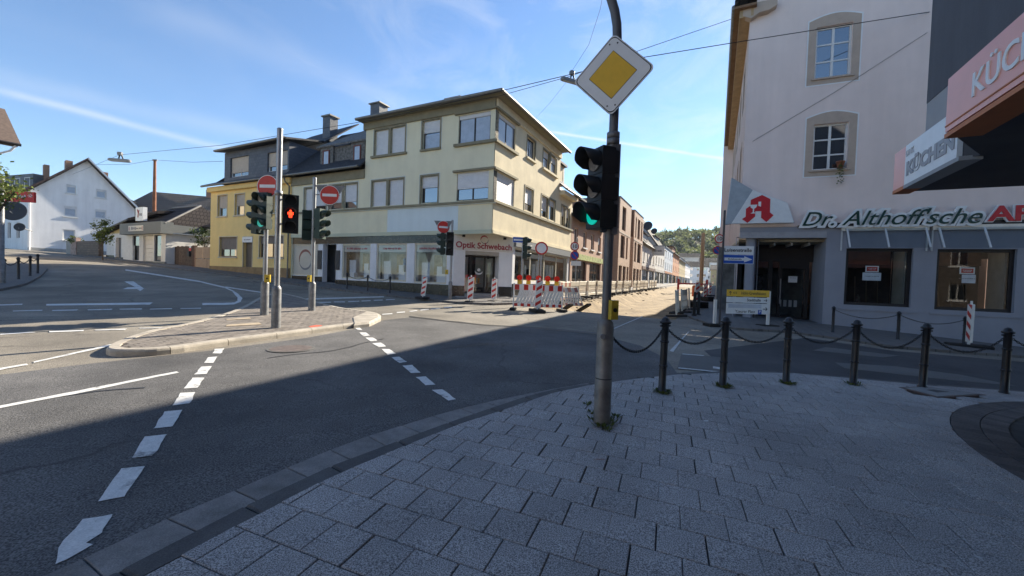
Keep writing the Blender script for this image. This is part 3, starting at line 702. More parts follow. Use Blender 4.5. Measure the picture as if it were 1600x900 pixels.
# ------------------------------------------------------------------ building kit
glass = M('window_glass', (.02, .024, .028), .03, .2, 2, spec=.9); glass.node_tree.nodes['Principled BSDF'].inputs['IOR'].default_value = 2.3
glass_b = M('window_glass_blind', (.4, .46, .54), .12, .1, 3, spec=.8)
shopglass = glass_thin('shop_glass', (.84, .87, .87), .015)
wframe = M('window_frame_white', (.68, .68, .66), .5, .05, 5)
dframe = M('window_frame_dark', (.025, .022, .022), .5, .2, 5)
bframe = M('window_frame_brown', (.16, .05, .035), .6, .2, 5)
shut_w = M('roller_shutter_white', (.66, .67, .68), .6, .06, 4)
shut_b = M('roller_shutter_beige', (.5, .43, .35), .6, .08, 4)
slate = brick_mat('slate_roof', (.03, .031, .036), (.05, .05, .055), (.016, .016, .018), .26, .16, .012, rough=.7)
slate_wall = brick_mat('slate_cladding', (.085, .095, .115), (.115, .125, .145), (.05, .055, .065), .3, .2, .008, rough=.6)
slate_old = M('slate_weathered', (.14, .135, .125), .85, .55, 7, bump=.6, bscale=14)
tile_dark = brick_mat('tile_dark', (.04, .034, .034), (.055, .046, .044), (.016, .014, .014), .3, .34, .03, rough=.85, bump=.6); tile_dark.node_tree.nodes['Principled BSDF'].inputs['Specular IOR Level'].default_value = .15
tile_brown = brick_mat('tile_brown', (.19, .14, .1), (.25, .19, .14), (.09, .07, .05), .3, .36, .03, bump=1.0)
chimney_brick = brick_mat('chimney_brick', (.3, .14, .08), (.38, .19, .11), (.3, .26, .22), .24, .08, .012)
gutterm2 = M('zinc_gutter', (.2, .19, .17), .5, .2, 6, metallic=.5)
blackstone = M('black_stone', (.018, .016, .016), .22, .5, 2.5, spec=.5, detail=9)

class Bld:
    """a building: local x runs along the facade, out is measured from the facade, z is absolute"""
    def __init__(s, name, label, cat, P, d, zb, out, group=None, root=None):
        s.P = Vector((P.x, P.y, 0)); s.d = d.normalized(); s.out = out.normalized(); s.zb = zb
        s.root = root or thing(name, label, cat, (P.x, P.y, zb), math.atan2(d.y, d.x), group)
        s.th = s.root.rotation_euler.z; s.loc = Vector(s.root.location)
        s.sg = 1 if Vector((-s.out.y, s.out.x, 0)).dot(s.d) > 0 else -1
    def sub(s, P, d, out): return Bld(None, None, None, P, d, s.zb, out, root=s.root)
    def mb(s):
        c, n = math.cos(-s.th), math.sin(-s.th); P, d, o, L = s.P, s.d, s.out, s.loc
        def xf(a, dd, z):
            x = P.x + d.x * a + o.x * dd - L.x; y = P.y + d.y * a + o.y * dd - L.y
            return (c * x - n * y, n * x + c * y, z - L.z)
        return MB(xf)
    def part(s, name, mb, mat, parent=None, label=None): return part(name, mb, mat, parent or s.root, label)
    def box(s, name, a0, a1, d0, d1, z0, z1, mat, parent=None, label=None): return s.part(name, s.mb().box(a0, a1, d0, d1, z0, z1), mat, parent, label)
    def wall(s, a0, a1, z0, z1, holes, mat, rev=.22, dd=0.0, depth=None, name='wall', label=None, parent=None):
        m = s.mb(); A = sorted({a0, a1} | {x for h in holes for x in h[:2] if a0 < x < a1}); Z = sorted({z0, z1} | {x for h in holes for x in h[2:4] if z0 < x < z1})
        for i in range(len(A) - 1):
            for j in range(len(Z) - 1):
                ca, cz = (A[i] + A[i + 1]) / 2, (Z[j] + Z[j + 1]) / 2
                if any(h[0] < ca < h[1] and h[2] < cz < h[3] for h in holes): continue
                m.quad((A[i], dd, Z[j]), (A[i + 1], dd, Z[j]), (A[i + 1], dd, Z[j + 1]), (A[i], dd, Z[j + 1]))
        for h in holes:
            p = [(h[0], h[2]), (h[1], h[2]), (h[1], h[3]), (h[0], h[3])]
            for k in range(4):
                (x, z), (x2, z2) = p[k], p[(k + 1) % 4]; m.quad((x, dd, z), (x2, dd, z2), (x2, dd - rev, z2), (x, dd - rev, z))
        if depth:
            m.quad((a0, dd, z0), (a0, dd - depth, z0), (a0, dd - depth, z1), (a0, dd, z1)); m.quad((a1, dd, z0), (a1, dd - depth, z0), (a1, dd - depth, z1), (a1, dd, z1))
            m.quad((a0, dd - depth, z0), (a1, dd - depth, z0), (a1, dd - depth, z1), (a0, dd - depth, z1)); m.quad((a0, dd, z1), (a1, dd, z1), (a1, dd - depth, z1), (a0, dd - depth, z1))
        return s.part(name, m, mat, parent, label)
    def win(s, h, fm=None, pm=None, nv=1, nh=0, shut=0.0, sm=None, sill=None, rec=.14, fw_=.06, dd=0.0, bars=0, parent=None, name='window'):
        """window part with its pane, shutter and sill as sub-parts"""
        a0, a1, z0, z1 = h[:4]; fm = fm or wframe; pm = pm or glass; f = fw_; d1 = dd - rec; m = s.mb(); lim = z1 - (z1 - z0) * min(shut, 1)
        m.box(a0, a1, d1 - .06, d1, z0, z0 + f); m.box(a0, a1, d1 - .06, d1, z1 - f, z1); m.box(a0, a0 + f, d1 - .06, d1, z0 + f, z1 - f); m.box(a1 - f, a1, d1 - .06, d1, z0 + f, z1 - f)
        for k in range(1, nv):
            x = a0 + (a1 - a0) * k / nv; m.box(x - f * .6, x + f * .6, d1 - .055, d1 - .004, z0 + f, z1 - f)
        for k in range(1, nh + 1):
            z = z0 + (z1 - z0) * k / (nh + 1); m.box(a0 + f, a1 - f, d1 - .05, d1 - .008, z - f * .4, z + f * .4)
        w_ = s.part(name, m, fm, parent)
        sub = w_ if parent is None else parent
        if shut < 1: s.part('pane', s.mb().quad((a0 + f, d1 - .03, z0 + f), (a1 - f, d1 - .03, z0 + f), (a1 - f, d1 - .03, z1 - f), (a0 + f, d1 - .03, z1 - f)), pm, sub)
        if shut > 0:
            m = s.mb(); z = z1 - .01; sl_ = .075
            while z > lim + .01:
                zz = max(z - sl_, lim); m.add([(a0 + .015, d1 + .02, z), (a1 - .015, d1 + .02, z), (a1 - .015, d1 + .032, (z + zz) / 2), (a0 + .015, d1 + .032, (z + zz) / 2), (a1 - .015, d1 + .02, zz + .008), (a0 + .015, d1 + .02, zz + .008)], [(0, 1, 2, 3), (3, 2, 4, 5)]); z -= sl_
            m.box(a0 + .01, a1 - .01, d1 + .004, d1 + .018, lim, z1 - .005)
            s.part('roller_shutter', m, sm or shut_w, sub)
        if bars:
            m = s.mb(); n = 11
            for k in range(n):
                z = z0 + f + (lim - z0 - 2 * f) * (k + .5) / n; m.box(a0 + f, a1 - f, d1 - .028, d1 - .024, z - .035, z + .03)
            s.part('blind', m, glass_b, sub)
        if sill is not None: s.part('sill', s.mb().box(a0 - .1, a1 + .1, dd - rec, dd + .1, z0 - .12, z0 - .01), sill, sub)
        return w_
    def surround(s, h, mat, w=.12, line=None, dd=0.0, pr=.02, parent=None):
        a0, a1, z0, z1 = h[:4]; m = s.mb()
        m.box(a0 - w, a0, dd - .05, dd + pr, z0 - w * .3, z1 + w); m.box(a1, a1 + w, dd - .05, dd + pr, z0 - w * .3, z1 + w); m.box(a0, a1, dd - .05, dd + pr, z1, z1 + w)
        s.part('window_surround', m, mat, parent)
        if line:
            g = w + .035; m = s.mb(); m.box(a0 - g, a0 - w, dd - .05, dd + pr * .6, z0 - .1, z1 + g); m.box(a1 + w, a1 + g, dd - .05, dd + pr * .6, z0 - .1, z1 + g); m.box(a0 - w, a1 + w, dd - .05, dd + pr * .6, z1 + w, z1 + g)
            s.part('painted_outline', m, line, parent)
    def slope(s, pts, th, mat, name='roof', parent=None, label=None):
        """a roof plane: polygon given as (a, out, z) extruded down by th"""
        m = s.mb(); m.prism(pts, (0, 0, -th)); return s.part(name, m, mat, parent, label)
    def tube(s, name, pts, r, mat, parent=None, n=8): return s.part(name, s.mb().tube(pts, r, n), mat, parent)
    def text(s, txt, a, z, size, d, mat, name='lettering', parent=None, fit=None, **k):
        vs, fs = text_verts(txt, size, k.pop('ext', .004), **k); m = s.mb(); sg = s.sg; q = 1.0; x0 = 0
        if fit:
            xs = [v[0] for v in vs]; q = fit / (max(xs) - min(xs)); x0 = (max(xs) + min(xs)) / 2
        m.add([(a + sg * (v[0] - x0) * q, d - v[1], z + v[2]) for v in vs], fs); return s.part(name, m, mat, parent)
    def scribble(s, a, z, w_, h, d, mat, parent=None, seed=1):
        """a line of print too small to read: uneven strokes"""
        rn = random.Random(seed + int(a * 100)); m = s.mb(); x = a - w_ / 2
        while x < a + w_ / 2:
            ww = rn.uniform(.25, .6) * h; m.box(x, x + ww, d, d + .002, z - h * rn.uniform(.3, .5), z + h * rn.uniform(.25, .5)); x += ww + h * rn.choice((.12, .15, .2, .5))
        return s.part('print_line', m, mat, parent)

OUT = Vector((-SD.x, -SD.y, 0))
green = M('green_render', (.75, .7, .5), .9, .07, .5, bump=.12, bscale=30, streak=.055)
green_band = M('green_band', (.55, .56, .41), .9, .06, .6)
paleblue = M('pale_blue_render', (.66, .74, .74), .9, .05, .6, streak=.055)
olive = M('olive_trim', (.24, .215, .14), .8, .1, 3)
cream = M('cream_render', (.76, .67, .47), .9, .12, .9, bump=.25, bscale=16, streak=.055)
whiteline = M('white_outline', (.62, .66, .62), .8, .05, 3)
whitewall = M('white_render', (.78, .78, .78), .85, .06, 1.5, streak=.055)
signboard = M('sign_board', (.66, .63, .56), .6, .06, 3)
lettred = M('letter_red', (.32, .035, .05), .5, .1, 9)
anthr = M('anthracite_panel', (.03, .031, .036), .5, .15, 4)
concrete = M('concrete', (.3, .29, .27), .85, .15, 4, bump=.2, bscale=60)

# ------------------------------------------------------------------ green corner building
gb = Bld('corner_building', 'pale green corner building with an optician on the ground floor', 'building', C0, LD, .2, Vector((-SD.x, -SD.y, 0)))
R = gb.root
LH = {'u3': (.3, 2.2, 8.42, 9.86), 'u2': (3.38, 4.54, 8.4, 9.92), 'u1a': (5.78, 6.82, 8.42, 9.88), 'u1b': (7.0, 8.04, 8.42, 9.88),
      'l3': (.3, 2.2, 5.5, 6.92), 'l2': (3.42, 4.54, 5.5, 6.94), 'l1a': (5.8, 6.88, 5.5, 6.95), 'l1b': (7.06, 8.16, 5.5, 6.95),
      'm1': (9.4, 10.5, 5.5, 6.95), 'm2': (10.68, 11.78, 5.5, 6.95), 'm3': (12.1, 13.2, 5.5, 6.95), 'm4': (13.38, 14.14, 5.5, 6.95)}
gb.wall(.02, 8.77, 3.92, 10.1, [LH[k] for k in LH if k[0] in 'ul'], green)
gb.wall(8.77, 15.42, 3.92, 7.75, [LH[k] for k in LH if k[0] == 'm'], green)
olive_sill = olive
gb.win(LH['u3'], dframe, glass_b, nv=2, bars=1, shut=.14, fw_=.07, rec=.08); gb.win(LH['u2'], dframe, glass, nv=1, shut=.42, bars=1, sill=olive)
for k in ('u1a', 'u1b', 'l1a', 'l1b'): gb.win(LH[k], dframe, shut=1.0, sm=shut_w)
gb.win(LH['l3'], dframe, nv=2, shut=.58, rec=.08); gb.win(LH['l2'], dframe, shut=.42)
gb.win(LH['m1'], dframe, shut=.72); gb.win(LH['m2'], dframe, shut=.72); gb.win(LH['m3'], dframe, shut=.8); gb.win(LH['m4'], dframe, shut=.95)
for a in ((3.38, 4.54, 8.4, 9.92), (5.78, 8.04, 8.42, 9.88), (3.42, 4.54, 5.5, 6.94), (5.8, 8.16, 5.5, 6.95), (9.4, 11.78, 5.5, 6.95), (12.1, 14.14, 5.5, 6.95)): gb.surround(a, olive, .1, whiteline)
for a0, a1, z in ((6.82, 7.0, 8.42), (6.88, 7.06, 5.5), (10.5, 10.68, 5.5), (13.2, 13.38, 5.5)): gb.box('mullion', a0, a1, -.1, .022, z, z + 1.46, olive)
gb.box('sill', 5.6, 8.25, -.1, .13, 8.28, 8.4, olive); gb.box('sill', 2.22, 2.4, -.06, .15, 8.27, 8.4, olive); gb.box('corner_sill', -.1, 2.3, -.12, .15, 8.26, 8.4, olive)
gb.box('lintel', -.1, 2.4, -.05, .14, 9.9, 9.98, olive); gb.box('lintel', -.1, 2.4, -.05, .14, 6.95, 7.05, olive)
gb.box('ledge', -.14, 15.4, -.05, .14, 5.32, 5.44, olive); gb.box('ledge_line', -.12, 15.4, -.05, .07, 5.27, 5.318, whiteline)
gb.box('corner_post', .0, .3, -.3, -.012, 8.4, 9.9, anthr); gb.box('corner_post', .0, .3, -.3, -.012, 5.45, 6.95, anthr)
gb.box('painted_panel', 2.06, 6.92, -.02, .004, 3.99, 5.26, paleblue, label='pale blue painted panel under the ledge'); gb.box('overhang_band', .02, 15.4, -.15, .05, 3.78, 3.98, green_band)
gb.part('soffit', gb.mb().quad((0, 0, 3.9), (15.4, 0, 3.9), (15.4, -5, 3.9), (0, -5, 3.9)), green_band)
# flat roof with eaves, gutter
gb.part('roof', gb.mb().prism([(-.55, .55, 10.52), (9.0, .55, 10.52), (9.0, -9.3, 10.52), (-.55, -9.3, 10.52)], (0, 0, -.1)), gutterm2)
gb.part('frieze', gb.mb().box(.0, 8.9, -.1, .1, 10.0, 10.42), olive); gb.tube('gutter', [(-.6, .58, 10.47), (9.0, .58, 10.47)], .085, gutterm2)
gb.part('soffit', gb.mb().quad((-.5, .5, 10.4), (8.9, .5, 10.4), (8.9, -9, 10.4), (-.5, -9, 10.4)), olive)
gb.part('side_wall', gb.mb().quad((8.77, 0, 7.6), (8.77, -9, 7.6), (8.77, -9, 10.4), (8.77, 0, 10.4)), green)
ch = gb.box('chimney', 3.4, 4.4, -2.4, -1.75, 10.4, 11.75, chimney_brick); gb.box('chimney_cap', 3.33, 4.47, -2.47, -1.68, 11.75, 11.83, concrete, ch)
# left wing: mansard with a slate dormer strip
rm = gb.slope([(8.78, .42, 7.86), (15.85, .42, 7.86), (15.85, -4.2, 12.0), (8.78, -4.2, 12.0)], .12, slate, label='dark slate roof slope')
gb.tube('gutter', [(8.85, .5, 7.8), (15.85, .5, 7.8)], .08, gutterm2); gb.part('frieze', gb.mb().box(8.78, 15.42, -.1, .1, 7.2, 7.72), olive)
gb.slope([(8.78, -4.2, 12.0), (15.85, -4.2, 12.0), (15.85, -9, 8), (8.78, -9, 8)], .12, slate, label='rear roof slope')
dm = gb.part('dormer', gb.mb().box(9.15, 13.25, -2.2, -.42, 8.1, 9.52), slate_old, label='weathered slate dormer strip')
for x in (9.25, 12.0):
    gb.box('dormer_cheek', x - .08, x + 1.1, -1, -.3, 8.12, 9.56, slate_old, dm)
    gb.win((x + .22, x + .82, 8.38, 9.34), bframe, glass_b, dd=-.24, rec=.0, fw_=.07, parent=dm)
gb.slope([(8.9, -.2, 9.62), (13.4, -.2, 9.62), (13.4, -4.2, 12.06), (8.9, -4.2, 12.06)], .1, slate_old, name='dormer_roof', parent=dm)
c2 = gb.box('chimney', 11.45, 12.3, -4.4, -3.6, 11.3, 13.5, slate_wall); gb.box('chimney_cap', 11.35, 12.4, -4.5, -3.5, 13.5, 13.58, gutterm2, c2)
for k in range(3): gb.box('vent_brick', 11.5 + k * .27, 11.68 + k * .27, -4.3, -3.7, 13.22 + .0, 13.4, whiteline, c2)
gb.box('chimney', 10.0, 11.0, -4.6, -3.9, 11.6, 12.9, chimney_brick)
# ground floor, facing the left road
SH = {'s3': (2.72, 4.92, 1.16, 3.34), 's2': (5.46, 7.76, 1.2, 3.34), 's1': (8.24, 10.6, 1.24, 3.34), 'dr': (11.12, 12.34, .85, 3.34), 'w0': (12.78, 15.36, 1.32, 3.34)}
gb.wall(2.3, 15.42, .1, 3.36, list(SH.values()), whitewall, rev=.35, dd=-.06)
gb.box('stone_fascia', 2.3, 15.42, -.2, -.03, 3.36, 3.9, blackstone, label='polished black stone fascia'); gb.box('stone_plinth', 2.3, 11.1, -.2, -.03, -.1, 1.14, blackstone); gb.box('stone_plinth', 12.36, 15.42, -.2, -.03, .3, 1.28, blackstone)
cf = M('cream_frame', (.6, .55, .42), .5, .06, 5)
interior = M('shop_interior', (.6, .64, .68), .9, .2, 1.2); interior_d = M('sun_block_wall', (.4, .4, .4), .9); boxw = M('display_white', (.72, .74, .76), .7, .05, 3)
for k in ('s1', 's2', 's3'):
    h = SH[k]; wd = gb.win(h, cf, shopglass, dd=-.06, rec=.04, fw_=.09, name='shop_window')
    gb.part('display_back', gb.mb().quad((h[0], -1.12, 1), (h[1], -1.12, 1), (h[1], -1.12, 3.4), (h[0], -1.12, 3.4)), interior, wd)
    gb.part('display_floor', gb.mb().box(h[0], h[1], -1.3, -.2, 1.0, h[2] + .02), boxw, wd)
    gb.box('header_strip', h[0] + .1, h[1] - .1, -.14, -.135, 2.86, 3.26, M('header_strip', (.5, .48, .44), .6, .05, 4), wd)
    m = gb.mb(); mm = (h[0] + h[1]) / 2
    m.box(h[0] + .25, h[0] + .75, -.75, -.4, h[2], h[2] + .55); m.box(h[0] + .7, h[0] + 1.05, -.9, -.6, h[2], h[2] + .95); m.box(mm + .4, mm + .75, -.6, -.3, h[2], h[2] + .38); gb.part('display_box', m, boxw, wd)
    m = gb.mb(); m.box(mm - .05, mm + .5, -1.1, -1.06, h[2] + .5, h[2] + 1.6); gb.part('poster', m, M('poster_tan', (.42, .33, .22), .8, .4, 3.5), wd)
    m = gb.mb(); m.box(h[0] + .12, h[0] + .5, -1.1, -.95, h[2], 2.8); gb.part('dark_panel', m, M('dark_display', (.05, .04, .045), .7, .3, 3), wd)
    gb.box('portrait', mm - .75 + .3 * (k == 's2'), mm - .3 + .3 * (k == 's2'), -1.1, -1.05, h[2] + .75, h[2] + 1.35, M('poster_%s' % k, {'s1': (.45, .2, .14), 's2': (.2, .3, .5), 's3': (.16, .13, .12)}[k], .7, .5, 6), wd); gb.box('display_step', h[0] + .9, h[1] - .9, -.95, -.7, h[2], h[2] + .22, M('display_wood', (.4, .28, .17), .6, .2, 5), wd)
    m = gb.mb(); m.box(h[1] - .75, h[1] - .2, -.5, -.47, h[2] + .3, h[2] + 1.15); gb.part('notice', m, M('notice_white', (.62, .66, .72), .7, .1, 9), wd)
hdr = M('header_red', (.3, .06, .07), .6, .1, 9)
for k, x in (('s1', 1.7), ('s2', 1.35), ('s3', 1.6)):
    h = SH[k]; gb.scribble((h[0] + h[1]) / 2, 3.06, x, .13, -.13, hdr)
h = SH['w0']; w0 = gb.win(h, cf, M('frosted_pane', (.5, .47, .4), .35, .08, 1.5), dd=-.06, rec=.04, fw_=.08, name='shop_window')
def arc_mb(b, a, z, r0, w0_, t0, t1, d, n=20, sx=1.0):
    m = b.mb(); vs = []; 
    for i in range(n + 1):
        t = i / n; th = rad(t0 + (t1 - t0) * t); wd = w0_ * math.sin(math.pi * min(1, .05 + t * .93)) ** .8 + .004
        for q in (-1, 1): vs.append((a + sx * math.cos(th) * (r0 + q * wd / 2), d, z + math.sin(th) * (r0 + q * wd / 2)))
    m.add(vs, [(2 * i, 2 * i + 1, 2 * i + 3, 2 * i + 2) for i in range(n)]); return m
lgrey = M('logo_grey', (.2, .2, .21), .6, .1, 9)
gb.part('logo_arc', arc_mb(gb, 14.1, 2.35, .6, .16, 20, 200, -.125, sx=gb.sg), M('logo_brown', (.25, .1, .08), .6), w0); gb.part('logo_arc', arc_mb(gb, 14.1, 2.35, .62, .13, 200, 375, -.124, sx=gb.sg), lgrey, w0)
gb.part('door_recess', gb.mb().box(11.14, 12.32, -1.2, -1.1, .8, 3.3), blackstone); dd_ = gb.box('door', 11.3, 12.2, -1.1, -1.04, .9, 3.1, anthr); gb.box('handle', 11.4, 11.44, -1.04, -.98, 1.7, 2.3, galv, dd_); gb.box('door_step', 11.14, 12.32, -1.0, .1, .6, .92, concrete)
for a in (10.78, 12.42): gb.box('notice_case', a, a + .36, -.06, .0, 1.75, 2.95, anthr)
gb.box('sun_block', 2.3, 15.3, -1.46, -1.4, 0, 3.88, interior_d); gb.box('sun_block', 2.32, 2.38, -1.4, -.35, .5, 3.88, interior_d)  # inner walls added to keep stray sunlight off the displays
# chamfered shop entrance under the overhanging corner
CA = Lp(2.3, -.06); CB = Rp(2.45, -.06); cdv = (CA - CB); clen = cdv.length; cdv.normalize(); cn = Vector((cdv.y, -cdv.x, 0))
if cn.y > 0: cn = -cn
ce = gb.sub(CB, cdv, cn)
s0, s1 = .78, clen - .62                                # door opening
ce.wall(0, clen, .1, 3.05, [(s0, s1, .1, 2.98)], whitewall, rev=.9)
ce.box('stone_plinth', -.0, s0 - .01, -.1, .03, -.1, 1.12, blackstone); ce.box('stone_plinth', s1 + .01, clen, -.1, .03, -.1, 1.12, blackstone)
sb = ce.box('sign_board', -.02, clen + .02, -.06, .06, 3.02, 3.9, signboard, label='cream sign board over the shop door')
ce.text('Optik Schwebach', clen / 2, 3.26, .44, .065, lettred, off=.011, parent=sb, sx=1.0)
ce.part('logo_arc', arc_mb(ce, clen / 2 - .02 * ce.sg, 3.6, .2, .07, 25, 190, .066, sx=ce.sg), lettred, sb); ce.part('logo_arc', arc_mb(ce, clen / 2, 3.6, .2, .045, 200, 370, .066, sx=ce.sg), lgrey, sb)
for a in (.45, clen - .55): ce.box('spotlight', a, a + .14, .06, .16, 3.68, 3.8, signblack, sb)
ce.box('shutter_box', s0, s1, -.5, -.02, 2.78, 3.0, M('shutter_box', (.4, .37, .32), .6), sb)
dr = ce.part('door', (lambda m: [m.box(s0, s0 + .1, -.8, -.7, .7, 2.78), m.box(s1 - .1, s1, -.8, -.7, .7, 2.78), m.box(s0, s1, -.8, -.7, 2.68, 2.78), m.box(s0, s1, -.8, -.7, .7, .8), m.box(s0 + .55, s0 + .62, -.8, -.7, .8, 2.68), m.box(s1 - .55, s1 - .45, -.8, -.7, .8, 2.68), m][-1])(ce.mb()), dframe)
ce.part('pane', ce.mb().quad((s0 + .1, -.75, .8), (s1 - .1, -.75, .8), (s1 - .1, -.75, 2.68), (s0 + .1, -.75, 2.68)), shopglass, dr)
ce.part('interior', ce.mb().box(s0 - .3, s1 + .3, -3.0, -2.9, .4, 3.0), M('entrance_dark', (.05, .045, .05), .8, .4, 2), dr)
m = ce.mb(); m.box(s0 + .7, s1 - .6, -1.3, -.95, 1.22, 1.27); m.box(s0 + .7, s1 - .6, -1.3, -.95, .85, .9); ce.part('shelf', m, M('shelf_wood', (.4, .3, .18), .7), dr)
for k in range(4): ce.box('display_bottle', s0 + .75 + k * .2, s0 + .85 + k * .2, -1.2, -1.1, 1.27, 1.55, M('amber', (.6, .3, .05), .3), dr)
ce.part('door_logo', arc_mb(ce, clen / 2 + .05, 2.02, .24, .09, 200, 340, -.74, sx=ce.sg), signwhite, dr); m = ce.mb(); m.disc((clen / 2 + .05, -.745, 2.0), (0, 1, 0), .09, .004, 16); ce.part('door_logo', m, signwhite, dr)
ce.box('step', s0 - .5, s1 + .5, -.6, .75, .1, .58, concrete); ce.box('step', s0 + .02, s1 - .02, -.7, .3, .58, .72, concrete)
# right-hand facade
rb = gb.sub(C0, SD, PD)
RH = {'u3': (.3, 2.2, 8.44, 9.82), 'u2': (3.7, 4.82, 8.62, 9.76), 'u1a': (6.08, 7.15, 8.62, 9.76), 'u1b': (7.4, 8.48, 8.62, 9.76), 'l3': (.3, 2.26, 5.5, 6.92), 'l2': (3.62, 4.8, 5.58, 6.9), 'l1a': (6.08, 7.15, 5.58, 6.9), 'l1b': (7.4, 8.48, 5.58, 6.9), 'm1': (9.75, 10.5, 5.5, 6.9), 'm2': (10.75, 11.5, 5.5, 6.9)}
rb.wall(.02, 9.2, 3.92, 10.1, [RH[k] for k in RH if k[0] in 'ul'], cream, label='sunlit cream render of the street side'); rb.wall(9.2, 12.05, 3.92, 7.9, [RH['m1'], RH['m2']], cream)
rb.win(RH['u3'], dframe, glass_b, nv=2, rec=.08, bars=1, shut=.12); rb.win(RH['u2'], dframe, glass, nv=2, bars=1, sill=cream); rb.win(RH['u1a'], dframe, glass, shut=.35, bars=1); rb.win(RH['u1b'], dframe, glass, shut=.35, bars=1)
rb.win(RH['l3'], dframe, shut=1.0, rec=.08); rb.win(RH['l2'], dframe, shut=.68); rb.win(RH['l1a'], dframe, shut=.68); rb.win(RH['l1b'], dframe, shut=.3); rb.win(RH['m1'], dframe, shut=.5); rb.win(RH['m2'], dframe, shut=.5)
rb.box('sill', 5.95, 8.6, -.1, .14, 8.48, 8.61, cream); rb.box('corner_sill', -.1, 2.4, -.12, .15, 8.27, 8.402, olive)
for a in ((3.7, 4.82, 8.62, 9.76), (6.08, 8.48, 8.62, 9.76), (3.62, 4.8, 5.58, 6.9), (6.08, 8.48, 5.58, 6.9), (9.75, 11.5, 5.5, 6.9)): rb.surround(a, olive, .1)
for a0, a1, z in ((7.15, 7.4, 8.62), (7.15, 7.4, 5.58), (10.5, 10.75, 5.5)): rb.box('mullion', a0, a1, -.1, .022, z, z + 1.3, olive)
rb.box('lintel', -.1, 2.45, -.05, .142, 9.902, 9.982, olive); rb.box('lintel', -.1, 2.45, -.05, .142, 6.952, 7.052, olive)
rb.box('corner_post', .002, .3, -.3, -.014, 8.402, 9.9, anthr); rb.box('corner_post', .002, .3, -.3, -.014, 5.452, 6.95, anthr)
rb.box('ledge', -.142, 12.05, -.05, .142, 5.322, 5.442, olive); rb.box('frieze', .002, 9.2, -.1, .102, 10.0, 10.4, cream); rb.tube('gutter', [(-.6, .58, 10.472), (9.5, .58, 10.472)], .085, gutterm2); rb.box('overhang_band', .02, 12.05, -.15, .05, 3.8, 3.98, cream)
rb.part('side_wall', rb.mb().quad((9.2, 0, 7.6), (9.2, -9, 7.6), (9.2, -9, 10.4), (9.2, 0, 10.4)), cream)
rb.slope([(9.2, .5, 7.95), (12.3, .5, 7.95), (12.3, -4.5, 12.2), (9.2, -4.5, 12.2)], .12, slate, label='slate roof of the rear wing'); rb.box('cornice', 9.2, 12.2, -.1, .4, 7.55, 7.83, cream); rb.tube('gutter', [(9.2, .55, 7.9), (12.3, .55, 7.9)], .08, gutterm2)
dm2 = rb.box('dormer', 9.7, 11.0, -2.5, -.35, 8.5, 9.9, cream); rb.win((9.95, 10.75, 8.7, 9.7), wframe, glass, dd=-.33, rec=0, parent=dm2); rb.box('dormer_roof', 9.6, 11.1, -2.8, -.15, 9.9, 10.05, slate, dm2)
rb.wall(2.45, 12.05, .1, 3.85, [(2.75, 11.6, 1.45, 3.3)], whitewall, rev=.3, dd=-.06)
ws = rb.win((2.75, 11.6, 1.45, 3.3), cf, shopglass, nv=4, dd=-.06, rec=.06, fw_=.08, name='shop_window')
rb.box('awning_box', 2.5, 12.0, -.1, .12, 3.36, 3.75, greypaint); rb.part('display_back', rb.mb().quad((2.7, -2.6, 1), (11.7, -2.6, 1), (11.7, -2.6, 3.4), (2.7, -2.6, 3.4)), interior, ws)
for k in range(14):
    a = 3 + k * .6 + random.uniform(-.1, .1); rb.box('display_picture', a, a + random.uniform(.25, .45), -random.uniform(.8, 2.4), -.7, 1.6 + random.uniform(0, .4), 2.2 + random.uniform(0, .7), random.choice((anthr, boxw, M('poster_tan', (0, 0, 0)), interior)), ws)
rb.box('display_strip', 2.8, 11.5, -.4, -.35, 2.9, 3.15, boxw, ws); rb.box('stone_plinth', 2.5, 12.05, -.1, -.02, -.1, 1.3, blackstone)
gb.part('rear_wall', gb.mb().box(1.0, 15.4, -9.1, -9.0, 0, 8), green); rb.part('rear_wall', rb.mb().box(0, 12, -15.35, -15.3, 0, 7.5), green)
gb.tube('downpipe', [(15.55, .5, 7.7), (15.55, .42, 7.45), (15.55, .12, 7.2), (15.55, .12, 1.0)], .05, gutterm2)

# ------------------------------------------------------------------ yellow house
yb = Bld('yellow_house', 'yellow rendered house with a slate clad attic storey', 'building', Lp(15.45, 0), LD, 1.0, OUT)
yel = M('yellow_render', (.88, .64, .26), .9, .06, .6, bump=.1, bscale=30, streak=.055); YL = 9.7
def y(a): return a - 15.45
YH = [(y(16.5), y(17.45), 5.52, 7.05), (y(18.7), y(19.66), 5.52, 7.05), (y(20.75), y(21.93), 5.52, 7.06), (y(22.96), y(24.19), 5.52, 7.1), (y(16.2), y(18.88), 2.45, 3.94), (y(19.7), y(20.8), 1.35, 3.9), (y(21.6), y(23.85), 2.47, 3.94)]
yb.wall(0, YL, .8, 7.75, YH, yel, rev=.3, depth=9.5)
yline = M('pale_outline', (.62, .52, .36), .85); ybrown = M('brown_frame', (.15, .1, .07), .7, .1, 5)
for i, h in enumerate(YH):
    if i == 5: continue
    yb.win(h, ybrown if i > 3 else wframe, nv=2 if i > 3 else 1, shut=(.5, .6, .55, .6, .35, 0, .62)[i], sm=shut_b if i < 4 else M('shutter_taupe', (.2, .165, .14), .6, .1, 4), fw_=.07)
    yb.surround(h, yline, .07)
    yb.box('sill', h[0] - .1, h[1] + .1, -.1, .08, h[2] - .1, h[2] - .005, yline)
d_ = yb.box('door', YH[5][0], YH[5][1], -.3, -.22, 1.3, 3.5, M('door_grey_brown', (.13, .105, .085), .6, .1, 5)); yb.box('handle', YH[5][0] + .12, YH[5][0] + .16, -.22, -.15, 2.0, 2.5, galv, d_); yb.surround(YH[5], yline, .07)
